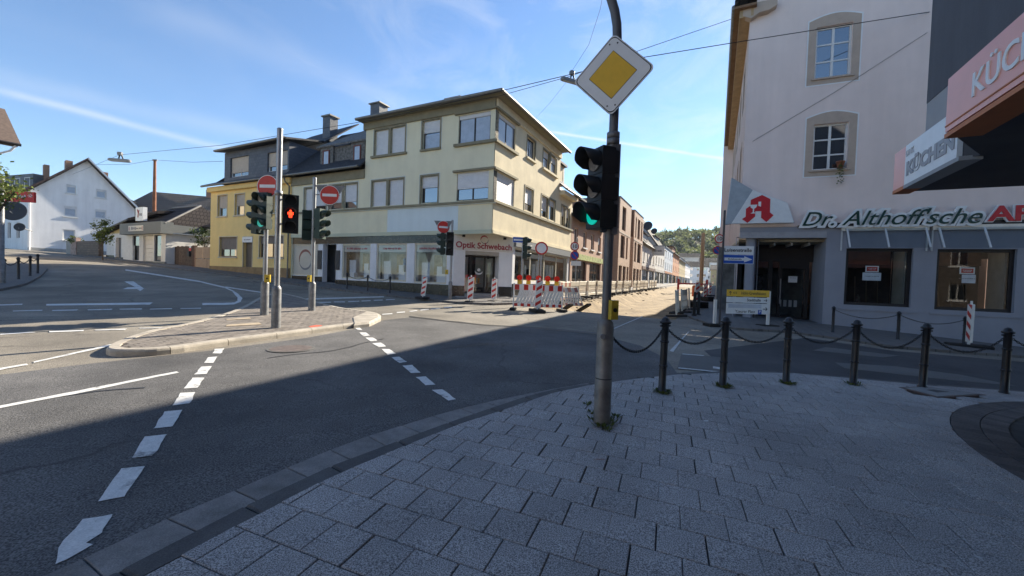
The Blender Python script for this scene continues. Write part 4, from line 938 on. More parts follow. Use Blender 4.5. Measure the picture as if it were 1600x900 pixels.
sg = yb.box('door_sign', YH[5][0] - .05, YH[5][1] + .05, -.25, .05, 3.52, 3.9, signwhite); yb.scribble((YH[5][0] + YH[5][1]) / 2, 3.71, .8, .09, .053, lgrey, sg)
yb.box('plinth', .01, YL, -.1, .03, .7, 1.75, M('plinth_brown', (.3, .2, .1), .9, .2, 2)); yb.box('cornice', -.1, YL + .1, -.1, .25, 7.4, 7.74, yel)
yb.tube('gutter', [(-.2, .5, 7.8), (YL + .35, .5, 7.8)], .08, gutterm2)
yb.slope([(-.2, .5, 7.88), (YL + .4, .5, 7.88), (YL + .4, -.55, 8.35), (-.2, -.55, 8.35)], .1, slate, label='narrow slate skirt below the attic')
att = yb.wall(y(16.0), y(23.6), 8.05, 10.3, [(y(16.15), y(18.35), 8.42, 9.75), (y(20.55), y(22.85), 8.4, 9.85)], slate_wall, rev=.2, dd=-.12, depth=6, name='attic_storey', label='slate clad attic storey')
yb.win((y(16.15), y(18.35), 8.42, 9.75), wframe, nv=2, shut=.72, sm=shut_b, dd=-.12, fw_=.08); yb.win((y(20.55), y(22.85), 8.4, 9.85), wframe, nv=2, shut=.78, sm=shut_b, dd=-.12, fw_=.08)
yb.part('roof', yb.mb().prism([(y(15.7), .35, 10.4), (y(24.0), .35, 10.4), (y(24.0), -5, 11.6), (y(15.7), -5, 11.6)], (0, 0, -.12)), slate); yb.tube('gutter', [(y(15.75), .4, 10.36), (y(24), .4, 10.36)], .08, gutterm2)
yb.slope([(YL + .4, -.55, 8.35), (YL + .4, -8, 8.35), (y(18), -5, 12.6), (y(24), -3, 10.9)], .1, slate, label='hipped slate roof')
yb.slope([(y(15.5), -2.5, 11.0), (y(23.5), -3, 11.0), (y(21), -5.5, 13.0), (y(15.5), -5.5, 13.3)], .1, slate, label='upper dark roof')
c_ = yb.box('chimney', y(16.3), y(17.1), -4.2, -3.5, 11.4, 13.3, slate_wall); yb.box('chimney_cap', y(16.2), y(17.2), -4.3, -3.4, 13.3, 13.4, gutterm2, c_)
for k in range(2): yb.box('vent_brick', y(16.35 + k * .35), y(16.6 + k * .35), -4.15, -3.55, 13.02, 13.2, whiteline, c_)

# ------------------------------------------------------------------ pink pharmacy building
ph = Bld('pharmacy_building', 'tall pale pink building with a grey ground floor pharmacy', 'building', Vector((PHP.x, PHP.y, 0)), PHD, 0.0, PHN)
pink = M('pink_render', (.79, .67, .62), .9, .05, .7, bump=.1, bscale=30, streak=.055); pgrey = M('grey_render', (.29, .3, .34), .9, .07, .8, bump=.1, bscale=30, streak=.055); tanm = M('tan_surround', (.46, .37, .3), .85, .07, 3)
a0p, a1p = -3.72, 13.0
UH = [(-1.4, -.24, 9.9, 11.9), (-1.32, -.2, 6.3, 8.1)]
ph.wall(a0p, a1p, 4.1, 13.0, UH, pink, rev=.25)
m = ph.mb(); m.add([(a0p, 0, 13.0), (a1p, 0, 13.0), (a1p - 1, 0, 15.0), (4.6, 0, 20.5), (a0p + 1.0, 0, 15.0)], [(0, 1, 2, 3, 4)]); ph.part('gable', m, pink)
for i, h in enumerate(UH):
    w_ = ph.win(h, wframe, glass, nv=2, nh=2, rec=.12, fw_=.07)
    m = ph.mb(); n = 10; o = (h[0] - .22, h[1] + .22)
    for q, (wd, pr, zz) in enumerate(((.22, .016, 0), (.255, .01, .035))):
        pass
    def arched(inn, outw, pr, mat, nm):
        m = ph.mb(); a_, b_, z_, t_ = h[:4]; rise = .2
        P = lambda x0, x1, zt, g: [(x0, z_ - g)] + [(x0 + (x1 - x0) * k / 10, zt + rise * math.sin(math.pi * k / 10)) for k in range(11)] + [(x1, z_ - g)]
        I = P(a_ - inn, b_ + inn, t_ + inn, inn * 1.0 if inn else .0); O = P(a_ - outw, b_ + outw, t_ + outw, outw)
        if inn == 0: I = [(x, min(z, t_ if 0 < k < 12 else z)) for k, (x, z) in enumerate(I)]
        vs = [(x, pr, z) for x, z in I] + [(x, pr, z) for x, z in O]; k = len(I)
        m.add(vs, [(i_, (i_ + 1) % k, k + (i_ + 1) % k, k + i_) for i_ in range(k)]); ph.part(nm, m, mat)
    arched(0, .25, .012, tanm, 'window_surround'); arched(.25, .295, .013, whitewall, 'painted_outline')
    ph.box('sill', h[0] - .1, h[1] + .1, -.1, .07, h[2] - .07, h[2] - .005, tanm, w_)
# ground floor
GH = [(-.07, 1.92, 1.04, 3.22), (2.58, 4.63, 1.01, 3.2), (5.6, 7.8, 1.0, 3.2), (-3.0, -.72, .24, 3.68)]
ph.wall(a0p + .0, a1p, -.6, 4.08, GH + [(a0p - .1, -3.0, .24, 3.68)], pgrey, rev=.3)
ph.box('ledge', -1.7, a1p, -.1, .05, 4.02, 4.12, M('ledge_dark', (.05, .05, .055), .8)); ph.box('canopy_box', -3.72, -.75, -.3, .12, 3.62, 3.86, M('canopy_metal', (.36, .36, .38), .4, .15, 3, metallic=.3))
m = ph.mb(); m.lathe([(.2, .2), (.2, 3.65)], 20, (-3.25, -.25, 0)); ph.part('corner_column', m, pgrey)
pdark = M('pharmacy_interior', (.03, .026, .024), .9, .6, 1.4, c2=(.06, .045, .035)); pcurt = M('pale_curtain', (.25, .25, .22), .9)
for i, h in enumerate(GH[:3]):
    w_ = ph.win(h, dframe, shopglass, rec=.12, fw_=.11, name='shop_window')
    ph.part('interior', ph.mb().box(h[0] - .3, h[1] + .3, -2.6, -2.5, .3, 3.6), pdark, w_); ph.part('interior_floor', ph.mb().box(h[0] - .3, h[1] + .3, -2.5, -.3, .5, .6), pdark, w_)
    ph.box('interior_side', h[0] - .3, h[0] - .05, -2.5, -.3, .6, 3.5, pcurt, w_); ph.box('interior_side', h[1] - .12, h[1] - .08, -1.2, -.3, .6, 3.2, pcurt, w_); ph.box('blind_box', h[0], h[1], -1.9, -1.8, 2.7, 3.4, M('rust_beam', (.12, .05, .03), .8, .3, 3), w_)
    for k in range(4):
        x = h[0] + .4 + k * .38; ph.part('leaning_pole', ph.mb().tube([(x, -1.4, .6), (x + .25, -2.3, 2.2)], .02, 6), M('pole_wood', (.1, .075, .05), .8), w_)
    c = (h[0] + h[1]) / 2 - .12
    n_ = ph.box('notice', c - .2, c + .2, -.19, -.178, 2.32, 2.56, signwhite, w_); ph.box('notice', c - .16, c + .16, -.1776, -.174, 2.36, 2.52, redref, w_); ph.box('notice', c - .28 + .15 * i, c + .28 - .05 * i, -.19, -.176, 2.0, 2.3, M('notice_white', (0, 0, 0)), w_)
    ph.scribble(c, 2.46, .24, .03, -.1735, signwhite, w_); ph.scribble(c, 2.41, .2, .025, -.1735, signwhite, w_); ph.scribble(c, 2.16, .42, .04, -.1755, lgrey, w_)
    ph.part('sill_line', ph.mb().box(h[0] - .12, h[1] + .2, -.05, .03, .84, .9, ), pgrey, w_)
    # glass rain canopy on slanting struts
    m = ph.mb(); m.quad((h[0] - .12, .12, 3.96), (h[1] + .3, .12, 3.96), (h[1] + .3, .5, 3.2), (h[0] - .12, .5, 3.2)); cp = ph.part('glass_canopy', m, glass_thin('canopy_glass', (.7, .74, .76), .0, 1.3) if 'canopy_glass' not in MATS else MATS['canopy_glass'])
    ph.box('canopy_rail', h[0] - .2, h[1] + .36, .0, .1, 3.88, 4.06, M('canopy_rail', (.78, .73, .64), .5), cp)
    strw = M('strut_white', (.55, .56, .56), .5)
    for k in range(3):
        x = h[0] - .08 + k * (h[1] - h[0] + .3) / 2; ph.part('canopy_strut', ph.mb().prism([(x, .13, 3.94), (x + .05, .13, 3.94), (x + .05, .52, 3.2), (x, .52, 3.2)], (0, .03, .02)), strw, cp)
    ph.box('canopy_bracket', h[0] - .2, h[0] - .16, .0, .06, 3.12, 3.94, strw, cp); ph.box('canopy_bracket', h[1] + .32, h[1] + .36, .0, .06, 3.12, 3.94, strw, cp)
ph.box('floor_slab', a0p + .7, a1p, -15.5, -.35, 3.85, 4.0, concrete); ph.part('end_wall', ph.mb().box(a1p - .1, a1p - .01, -18, -.02, -.6, 13.0), pink); ph.part('end_gable_fill', ph.mb().box(a0p + .5, a1p - .2, -18, -17.8, -.6, 13.0), pink)  # unseen slab and walls added to stop sunlight leaking through
# recessed entrance
eb = [(-3.0, -1.2), (-.72, -1.2)]
en = ph.part('entrance', (lambda m: [m.box(-3.6, -.6, -1.75, -1.6, 2.75, 3.5), m.box(-3.6, -3.4, -1.75, -1.6, .2, 2.75), m.box(-2.35, -2.2, -1.75, -1.6, .2, 2.75), m.box(-1.95, -1.85, -1.75, -1.6, .2, 2.75), m.box(-.98, -.85, -1.75, -1.6, .2, 2.75), m.box(-1.85, -.98, -1.75, -1.6, 2.45, 2.75), m.box(-3.4, -.85, -1.75, -1.6, .2, .34), m][-1])(ph.mb()), dframe, label='dark glazed entrance set back behind the column')
ph.part('pane', ph.mb().quad((-3.4, -1.68, .3), (-.85, -1.68, .3), (-.85, -1.68, 2.75), (-3.4, -1.68, 2.75)), shopglass, en); ph.part('interior', ph.mb().box(-4.2, -.5, -4.1, -4.0, .2, 3.6), M('grey_inside', (.13, .14, .14), .9, .5, 1.2), en)
ph.box('door_handle', -1.9, -1.86, -1.6, -1.53, .9, 2.0, galv, en); ph.box('notice', -1.58, -1.25, -1.675, -1.66, 1.85, 2.12, signwhite, en); ph.scribble(-1.42, 2.05, .22, .03, -1.658, lgrey, en); ph.box('dark_cabinet', -2.9, -2.4, -3.0, -2.6, .3, 2.2, blackstone, en)
for k in range(4): ph.box('display_card', -1.78 + k * .2, -1.66 + k * .2, -2.4, -2.38, .75, 1.05, boxw, en)
ph.box('entrance_floor', -3.7, -.7, -4, .25, .0, .22, concrete); ph.part('entrance_ceiling', ph.mb().box(-3.7, -.72, -4, -.3, 3.5, 3.6), M('rough_ceiling', (.34, .3, .22), .9, .3, 3), en)
for k in range(4): ph.box('conduit', -3.0 + k * .6, -2.94 + k * .6, -1.5, -.4, 3.36, 3.48, concrete, en)
ph.box('entrance_side', -.72, -.6, -1.75, -.3, .2, 3.6, pgrey, en)
# lettering and pharmacy emblem
dgreen = M('letter_dark_green', (.008, .045, .035), .45, .1, 9); lwhite = M('letter_white', (.74, .76, .76), .5, .04, 5); lred = M('letter_bright_red', (.5, .02, .03), .45, .1, 9)
sgn = ph.part('sign_frame', ph.mb().box(-1.5, 8.6, .02, .06, 4.12, 4.2), dframe, label='pharmacy name in raised letters')
ph.text("Dr. Althoff'sche", 1.02, 4.32, .78, .14, lwhite, parent=sgn, fit=5.42, shear=.38, off=.085, ext=.03); ph.text("Dr. Althoff'sche", 1.02, 4.32, .78, .185, dgreen, parent=sgn, fit=5.2, shear=.38, off=.0, ext=.012)
ph.text('APOTHEKE', 6.05, 4.38, .72, .12, lwhite, parent=sgn, fit=4.75, off=.05, ext=.03); ph.text('APOTHEKE', 6.05, 4.38, .72, .165, lred, parent=sgn, fit=4.6, off=.02, ext=.012)
zx = lambda x, y: (-3.02 + (x - 265) * .00786, 5.35 - (y - 165) * .00897)
def flat(b, pts, d0, d1): m = b.mb(); m.prism([(a, d0, z) for a, z in pts], (0, d1 - d0, 0)); return m
pb = ph.part('emblem_board', flat(ph, [zx(222, 140), zx(378, 205), zx(410, 292), zx(130, 292)], .1, .3), signwhite, label='white sign board with a red letter A')
ph.part('board_wing', flat(ph, [zx(122, 78), zx(222, 140), zx(130, 292), zx(102, 296)], .1, .296), M('board_bluegrey', (.33, .38, .42), .6), pb)
ph.part('emblem_letter', flat(ph, [zx(*p) for p in ((265,165),(302,185),(303,245),(320,258),(290,288),(265,268),(265,238),(238,238),(238,262),(205,290),(178,272),(195,262),(195,225),(215,212),(215,185))], .3, .315), lred, pb)
ph.part('emblem_bowl', flat(ph, [zx(*p) for p in ((212,208),(246,208),(240,222),(232,226),(232,242),(244,248),(216,248),(226,242),(226,226),(217,222))], .316, .32), signwhite, pb); ph.part('emblem_slot', flat(ph, [zx(*p) for p in ((250,195),(262,195),(262,218),(250,214))], .316, .32), signwhite, pb)
# flower pot on the lower window
fpx = ph.P + PHD * (-.42) + PHN * .05
fp = thing('flower_pot', 'terracotta pot with trailing ivy on the pink house window sill', 'plant pot', (fpx.x, fpx.y, 6.3))
m = MB(); m.lathe([(.08, 0), (.13, .22), (.15, .22), (.15, .27), (.12, .27)], 14); part('pot', m, M('terracotta', (.3, .12, .07), .8, .15, 9), fp)
m = MB()
for k in range(70):
    t = random.random(); c = Vector((random.gauss(-.06, .07), -.12 + random.gauss(0, .03), .25 - t * .85)); u = Vector((random.gauss(0, 1), random.gauss(0, 1), random.gauss(0, 1))).normalized() * .035; v = u.orthogonal() * 1.2
    m.quad(c - u, c + v, c + u, c - v)
part('ivy', m, weedm, fp)
# street side of the pharmacy, roof
cn_ = Pp(a0p, 0); stp = ph.sub(cn_, SD, -PD)
SHs = [(x, x + 1.0, z, z + 1.8) for x in (2.0, 5.2, 8.4, 11.6, 14.8, 18) for z in (6.3, 9.9)]
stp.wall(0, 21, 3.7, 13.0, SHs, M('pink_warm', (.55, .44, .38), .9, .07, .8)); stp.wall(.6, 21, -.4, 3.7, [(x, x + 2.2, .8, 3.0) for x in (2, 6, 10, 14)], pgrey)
for h in SHs: stp.win(h, wframe, nv=2); stp.surround(h, tanm, .15)
for x in (2, 6, 10, 14): stp.win((x, x + 2.2, .8, 3.0), dframe, name='shop_window')
stp.box('cornice', -.3, 21.2, -.1, .4, 12.7, 13.0, M('cornice_ochre', (.42, .3, .17), .8, .15, 3)); stp.tube('gutter', [(-.4, .62, 13.15), (21.2, .62, 13.15)], .09, galvdull)
stp.part('eaves', stp.mb().box(-.5, 21.2, -.2, .6, 13.0, 13.1), M('eaves_brown', (.2, .12, .07), .8, .2, 3))
stp.slope([(-.6, .6, 13.3), (21.2, .6, 13.3), (21.2, -7, 20.6), (-.6, -7, 20.6)], .2, tile_dark); stp.slope([(-.6, -7, 20.6), (21.2, -7, 20.6), (21.2, -15, 13), (-.6, -15, 13)], .2, tile_dark)
stp.tube('downpipe', [(20.9, .6, 13.0), (20.9, .2, 12.4), (20.9, .12, 4)], .05, galvdull); stp.part('end_wall', stp.mb().box(20.9, 21, -15, 0, 0, 13), pink); stp.part('rear_wall', stp.mb().box(0, 21, -17, -16.9, 0, 13), pink)
kb_moul = ph.part('gable_return', flat(ph, [(a0p - .3, 13.2), (a0p + .9, 13.2), (a0p + .9, 12.95), (a0p + .62, 12.8), (a0p + .3, 12.78), (a0p, 12.6), (a0p - .3, 12.75)], 0, .3), tanm)

# ------------------------------------------------------------------ kitchen shop: building on the right with its canopy
kb = Bld('kitchen_shop', 'dark grey building with a projecting orange and white shop canopy', 'building', W(2.45, 7.45), -SD, 0.0, -PD)
kgrey = M('kitchen_wall_dark', (.1, .105, .12), .85, .08, .8, streak=.2, bump=.1, bscale=30); kpale = M('kitchen_wall_pale', (.34, .35, .36), .8, .06, 1.5); korange = M('sign_salmon', (.82, .36, .28), .4, .06, 2, spec=.5); korange2 = M('canopy_orange', (.5, .16, .05), .6, .1, 3); kunder = M('canopy_underside', (.085, .085, .09), .8, .12, 2)
def T(t): return 7.45 - t
kb.wall(0, 16, 4.17, 14, [(3, 5, 6, 8), (7, 9, 6, 8)], kgrey, depth=11); kb.win((3, 5, 6, 8), nv=2); kb.win((7, 9, 6, 8), nv=2)
kb.wall(0, 16, 3.56, 4.17, [], kpale, dd=-.005, depth=11, name='pale_band')
kb.wall(.25, 16, -.3, 3.0, [(1, 3.2, .1, 2.6), (4, 7, .1, 2.6)], kgrey, dd=-1.45, depth=9, name='ground_floor_wall'); kb.win((1, 3.2, .1, 2.6), dframe, dd=-1.45, name='shop_window'); kb.win((4, 7, .1, 2.6), dframe, dd=-1.45, name='shop_window')
def rt(r, t): return (T(t), 2.45 - r)
plan = [rt(1.82, -8), rt(1.82, 4.99), rt(2.36, 5.86), rt(2.27, 5.95), rt(2.27, 7.66), rt(12, 7.66), rt(12, -8)]
cpy = kb.part('canopy', (lambda m: m.prism([(a, d, 3.03) for a, d in plan], (0, 0, .46)))(kb.mb()), kunder, label='projecting canopy with a dark underside')
near = kb.box('fascia', T(5.0), T(-8), 2.45 - 1.82 + .004, 2.45 - 1.78, 3.045, 3.52, korange, cpy, label='salmon fascia with white lettering'); kb.box('fascia_trim', T(5.0), T(-8), 2.45 - 2.02, 2.45 - 1.775, 2.99, 3.028, korange2, cpy); kb.box('fascia_line', T(5.0), T(-8), 2.45 - 1.78, 2.45 - 1.774, 3.09, 3.1, korange2, cpy)
kb.text('KÜCHEN', T(4.02), 3.27, .27, 2.45 - 1.776, lwhite, parent=cpy, fit=1.12, off=.003)
kb.box('white_sign', T(7.3), T(5.96), 2.45 - 2.27 + .004, 2.45 - 2.22, 3.05, 3.58, signwhite, cpy, label='white sign with grey lettering'); kb.box('orange_end', T(7.68), T(7.302), 2.45 - 2.27 + .004, 2.45 - 2.22, 3.05, 3.58, korange, cpy); kb.box('fascia_trim', T(7.3), T(5.9), 2.45 - 2.4, 2.45 - 2.215, 3.0, 3.046, kpale, cpy, None); kb.box('fascia_trim', T(7.68), T(7.302), 2.45 - 2.4, 2.45 - 2.215, 3.0, 3.046, korange2, cpy, None)
kb.text('KÜCHEN', T(6.62), 3.24, .24, 2.45 - 2.216, M('letter_grey', (.3, .31, .33), .5), parent=cpy, fit=1.22, off=.012); kb.text('DNK', T(7.15), 3.46, .11, 2.45 - 2.216, M('letter_pale', (.55, .55, .56), .5), parent=cpy)
kb.part('end_face', kb.mb().box(T(7.66) - .03, T(7.66) - .004, 2.45 - 12, 2.45 - 2.25, 3.05, 3.5), korange, cpy)

# ------------------------------------------------------------------ street row on the left, beyond the corner building
def row_house(name, label, b0, b1, base, eave, ridge, wm, rm, nw, floors, fr=None, set_back=0.0, shop=None, dormer=False, group='houses along the closed street', roofover=.35, side='L', wz=1.35, depth=9):
    if side == 'L': B = Bld(name, label, 'building', Rp(b0, -set_back), SD, base, PD, group)
    else: B = Bld(name, label, 'building', W(1.2 + set_back, b0), SD, base, -PD, group)
    L = b1 - b0; g = base + 3.3; fh = (eave - g) / floors; hs_ = []
    for f in range(floors):
        for k in range(nw):
            c = L * (k + .5) / nw; z = g + f * fh + fh * .22; hs_.append((c - .5, c + .5, z, min(z + wz, eave - .2)))
    sh = [(L * k / 2 + .5, L * (k + 1) / 2 - .4, base + .6, base + 2.7) for k in range(2)]
    B.wall(0, L, base - .6, eave, hs_ + sh, wm, depth=depth)
    for h in hs_: B.win(h, fr or wframe, nv=2, shut=random.choice((0, 0, .3, .5)), sill=whitewall)
    for h in sh: B.win(h, dframe, nv=2, name='shop_window')
    if shop: B.box('shop_fascia', .1, L - .1, -.05, .12, base + 2.8, base + 3.25, shop)
    if ridge > eave:
        B.slope([(-.1, roofover, eave - .05), (L + .1, roofover, eave - .05), (L + .1, -depth / 2, ridge), (-.1, -depth / 2, ridge)], .18, rm); B.slope([(-.1, -depth / 2, ridge), (L + .1, -depth / 2, ridge), (L + .1, -depth - .3, eave), (-.1, -depth - .3, eave)], .18, rm)
        for x in (0, L): B.part('gable', B.mb().quad((x, 0, eave), (x, -depth / 2, ridge - .1), (x, -depth, eave)), wm)
        B.tube('gutter', [(-.1, roofover + .05, eave - .12), (L + .1, roofover + .05, eave - .12)], .08, gutterm2)
    else: B.box('roof', -.1, L + .1, -depth, .15, eave, eave + .25, gutterm2)
    if dormer:
        d = B.box('dormer', L * .3, L * .7, -3.6, -.8, eave + .5, eave + 2.0, wm); B.win((L * .4, L * .6, eave + .7, eave + 1.7), fr or wframe, nv=2, dd=-.79, rec=0, parent=d); B.box('dormer_roof', L * .27, L * .73, -4.2, -.5, eave + 2.0, eave + 2.15, rm, d)
    return B
row_house('town_house', 'terracotta pink house with slate mansard next to the green corner building', 12.1, 21.6, .5, 6.5, 11.0, M('pink_house', (.48, .32, .24), .9, .1, .8), slate, 4, 1, shop=M('florist_board', (.35, .4, .14), .7, .5, 5), dormer=True)
# brick apartment block with projecting bays
bb = Bld('brick_block', 'modern brown brick apartment block with tall dark windows', 'building', Rp(21.8, -.7), SD, .6, PD)
bbrick = brick_mat('brown_brick', (.46, .3, .205), (.53, .36, .25), (.42, .34, .27), .25, .075, .012); bshade = brick_mat('shaded_brick', (.12, .07, .05), (.15, .09, .06), (.1, .08, .06), .25, .075, .012)
L_ = 23.0; q = lambda b: b - 21.8
mh_ = [(q(23.0), q(24.0), 1.0, 3.6), (q(25.3), q(26.9), 1.0, 3.6), (q(23.2), q(24.2), 5.0, 7.6), (q(25.6), q(26.6), 5.0, 7.6)]
bb.wall(0, L_, 0, 8.4, mh_, bbrick, depth=9); bb.box('roof', 0, L_, -9, .05, 8.4, 8.6, gutterm2)
for h in mh_: bb.win(h, dframe, rec=.18)
for b0, b1 in ((28.0, 34.6), (36.9, 44.0)):
    by = bb.sub(Rp(b0, .15), SD, PD); L2 = b1 - b0; hh = [(L2 * .2, L2 * .52, 7.6, 10.3), (L2 * .15, L2 * .5, 4.4, 7.0), (L2 * .62, L2 * .78, 4.4, 7.0), (L2 * .08, L2 * .34, .8, 3.5), (L2 * .42, L2 * .68, .8, 3.5), (L2 * .76, L2 * .94, .8, 3.5)]
    if b0 > 30: hh = [(L2 * .12, L2 * .24, 7.6, 10.3), (L2 * .36, L2 * .62, 7.6, 10.3), (L2 * .74, L2 * .9, 7.6, 10.3), (L2 * .1, L2 * .3, 4.4, 7.0), (L2 * .42, L2 * .8, 4.4, 7.0)] + hh[3:]
    ba = by.wall(0, L2, 0, 11.05, hh, bbrick, rev=.3, depth=5, name='bay', label='projecting brick bay')
    for h in hh: by.win(h, dframe, rec=.22, nv=2 if h[1] - h[0] > 1.4 else 1)
    by.box('parapet_cap', -.05, L2 + .05, -5, .06, 11.05, 11.14, anthr); by.box('string_course', -.0, L2, -.05, .04, 7.18, 7.3, M('pale_course', (.5, .42, .34), .8)); by.box('shade_panel', -.02, -.001, -4, -.1, 7.6, 11, bshade)  # the dark side face has the bay's shade put into its brick colour
row_house('town_house', 'grey white gabled house with dark roof, dormer and satellite dish', 45, 59, .9, 7.6, 13.0, M('greywhite', (.55, .52, .48), .9, .1, .6), tile_dark, 4, 1, shop=M('shop_brown', (.14, .08, .06), .7), dormer=True)
row_house('town_house', 'white house with a large dark hipped roof beyond the dish', 59.2, 74, 1.0, 8.6, 15.2, M('offwhite', (.6, .58, .54), .9, .1, .6), tile_dark, 4, 1, dormer=True, shop=M('shop_pale', (.5, .48, .45), .7))
row_house('town_house', 'pale blue flat roofed house in the closed street', 74.3, 92, 1.1, 9.4, 9.4, M('paleblue_house', (.5, .56, .62), .9, .05, .6), slate, 4, 2, shop=M('shop_orange', (.45, .2, .1), .7))
row_house('town_house', 'orange rendered house far down the closed street', 92.2, 112, 1.2, 9.6, 12.5, M('orange_house', (.58, .28, .15), .9, .08, .6), tile_dark, 4, 2, dormer=True)
row_house('town_house', 'sand coloured house beyond the orange one', 112.2, 138, 1.3, 9.0, 13.0, M('sand_house', (.55, .45, .26), .9, .08, .6), tile_brown, 5, 2)
row_house('town_house', 'white plastered house near the end of the street', 138.3, 168, 1.4, 9.6, 13.5, whitewall, tile_dark, 6, 2)
# houses closing the street and climbing beyond
for k, (r, t, w_, hgt, mt, lb) in enumerate(((-9, 205, 11, 9, whitewall, 'white gabled house closing the end of the street'), (2.5, 215, 10, 8, M('sand_house', (0, 0, 0)), 'small sand coloured house at the street end'), (-2, 240, 13, 13, whitewall, 'pale house standing above the street end'), (-22, 232, 12, 12, M('offwhite', (0, 0, 0)), 'off white house on the left above the street end'), (-14, 262, 13, 17, M('greywhite', (0, 0, 0)), 'grey house high at the foot of the wooded hill'))):
    P = W(r - w_ / 2, t); B = Bld('distant_house', lb, 'building', P, PD, 1.2, -SD, 'houses closing the street')
    hs_ = [(w_ * (i + .5) / 4 - .5, w_ * (i + .5) / 4 + .5, z, z + 1.4) for i in range(4) for z in [1.2 + 1 + 3 * j for j in range(int(hgt // 3))]]
    B.wall(0, w_, 0, 1.2 + hgt, hs_, mt, depth=9)
    for h in hs_: B.win(h, wframe, nv=2)
    B.slope([(-.4, .5, hgt + 1.1), (w_ + .4, .5, hgt + 1.1), (w_ + .4, -4.5, hgt + 3.6), (-.4, -4.5, hgt + 3.6)], .2, tile_brown if k % 2 else tile_dark); B.slope([(-.4, -4.5, hgt + 3.6), (w_ + .4, -4.5, hgt + 3.6), (w_ + .4, -9.5, hgt + 1), (-.4, -9.5, hgt + 1)], .2, tile_dark)
# right-hand row beyond the pharmacy
row_house('town_house', 'cream house on the shaded side of the street after the pharmacy', 41, 58, .6, 9.2, 13, M('cream_house', (.55, .46, .36), .9, .08, .6), tile_dark, 4, 2, side='R', group='houses on the shaded side of the street')
row_house('town_house', 'brownish house on the shaded side, second after the pharmacy', 58.3, 84, .9, 7.6, 11.5, M('brown_house', (.4, .3, .22), .9, .08, .6), tile_brown, 5, 1, side='R', set_back=.4, group='houses on the shaded side of the street')
row_house('town_house', 'grey house far down the shaded side of the street', 84.3, 125, 1.1, 8.0, 12, M('grey_house', (.4, .4, .41), .9, .08, .6), tile_dark, 7, 1, side='R', set_back=.9, group='houses on the shaded side of the street')
row_house('town_house', 'last white house on the shaded side of the street', 125.3, 180, 1.3, 8.0, 12, whitewall, tile_dark, 8, 1, side='R', set_back=1.2, group='houses on the shaded side of the street')
# satellite dish on the grey white house
dp = at(1012, 353, 66); ds = thing('satellite_dish', 'dark satellite dish on a roof down the street', 'satellite dish', (dp.x, dp.y, dp.z - 1.6))
m = MB(); m.tube([(0, 0, -1.2), (0, 0, 1.4)], .06, 8); part('mast', m, galvdull, ds); m = MB(); m.disc((0, -.1, 1.6), (-.5, -.8, .25), .75, .08, 20); part('reflector', m, anthr, ds); m = MB(); m.disc((1.1, 0, .8), (-.5, -.8, .25), .5, .06, 16); part('reflector', m, anthr, ds)
# cream projecting shop sign
sp = Rp(56, .9); ps = thing('shop_sign', 'cream projecting shop sign on the grey white house', 'sign', (sp.x, sp.y, 6.0), math.atan2(PD.y, PD.x))
part('board', MB().box(-1.0, 1.0, -.12, .12, .4, 2.0), signboard, ps); part('bracket', MB().box(-.9, .9, -.04, .04, 2.0, 2.15), galvdull, ps)
m = MB(); x = -.65
while x < .65: m.box(x, x + .09, -.124, -.121, 1.05, 1.05 + random.uniform(.22, .34)); x += random.choice((.13, .15, .2))
part('print_line', m, anthr, ps)

# ------------------------------------------------------------------ left background
# brown gate and tan panels next to the yellow house
fe = Bld('board_fence', 'tan board panels closing the gap beside the yellow house', 'fence', Lp(25.3, -.6), LD, 1.3, OUT)
tanp = M('tan_board', (.42, .3, .2), .85, .08, 3)
for a0, a1, z0, z1 in ((.05, 1.35, 1.25, 2.3), (1.4, 3.1, 1.25, 2.3), (.05, .95, 2.34, 3.25), (1.0, 2.0, 2.34, 3.25), (2.05, 3.1, 2.34, 3.25)): fe.box('board', a0, a1, 0, .05, z0, z1, tanp)
fe.box('post', 3.15, 3.5, -.1, .12, 1.2, 3.4, M('fence_post', (.09, .05, .035), .8)); fe.box('post', -.02, .03, -.1, .06, 1.2, 3.3, M('fence_post', (0, 0, 0)))
ga = Bld('wooden_gate', 'weathered dark brown plank gate beside the small white shop', 'gate', Lp(28.9, -.7), LD, 1.4, OUT)
gatem = M('weathered_plank', (.1, .075, .06), .9, .35, 6, rnd=.2)
for k in range(9): ga.box('plank', .05 + k * .34, .05 + k * .34 + .325, 0, .04, 1.5, 3.35 + .03 * math.sin(k * 3), gatem)
ga.box('letter_box', .45, .75, .04, .2, 2.5, 2.9, M('box_dark', (.03, .03, .03), .5)); ga.box('notice', .4, .75, .045, .06, 2.95, 3.2, redref); ga.box('notice', .45, .7, .045, .06, 3.2, 3.36, signwhite); ga.box('bar', 0, 3.1, -.04, 0, 2.0, 2.12, gatem); ga.box('bar', 0, 3.1, -.04, 0, 2.9, 3.02, gatem)
# awning behind the gate
aw = Bld('corrugated_canopy', 'weathered corrugated canopy roof on thin posts behind the gate', 'canopy', Lp(25.4, -2.2), LD, 1.4, OUT)
for k in range(8): aw.part('corrugated_strip', aw.mb().prism([(.1 + k * .45, .6, 4.35 - k * .02), (.52 + k * .45, .6, 4.35 - k * .02), (.52 + k * .45, -1.6, 5.3), (.1 + k * .45, -1.6, 5.3)], (0, 0, -.05)), M('corrugated', (.3, .28, .25), .7, .3, 6, rnd=.2))
for a in (1.9, 3.5): aw.tube('post', [(a, .3, 1.3), (a, .3, 4.4)], .04, galvdull)
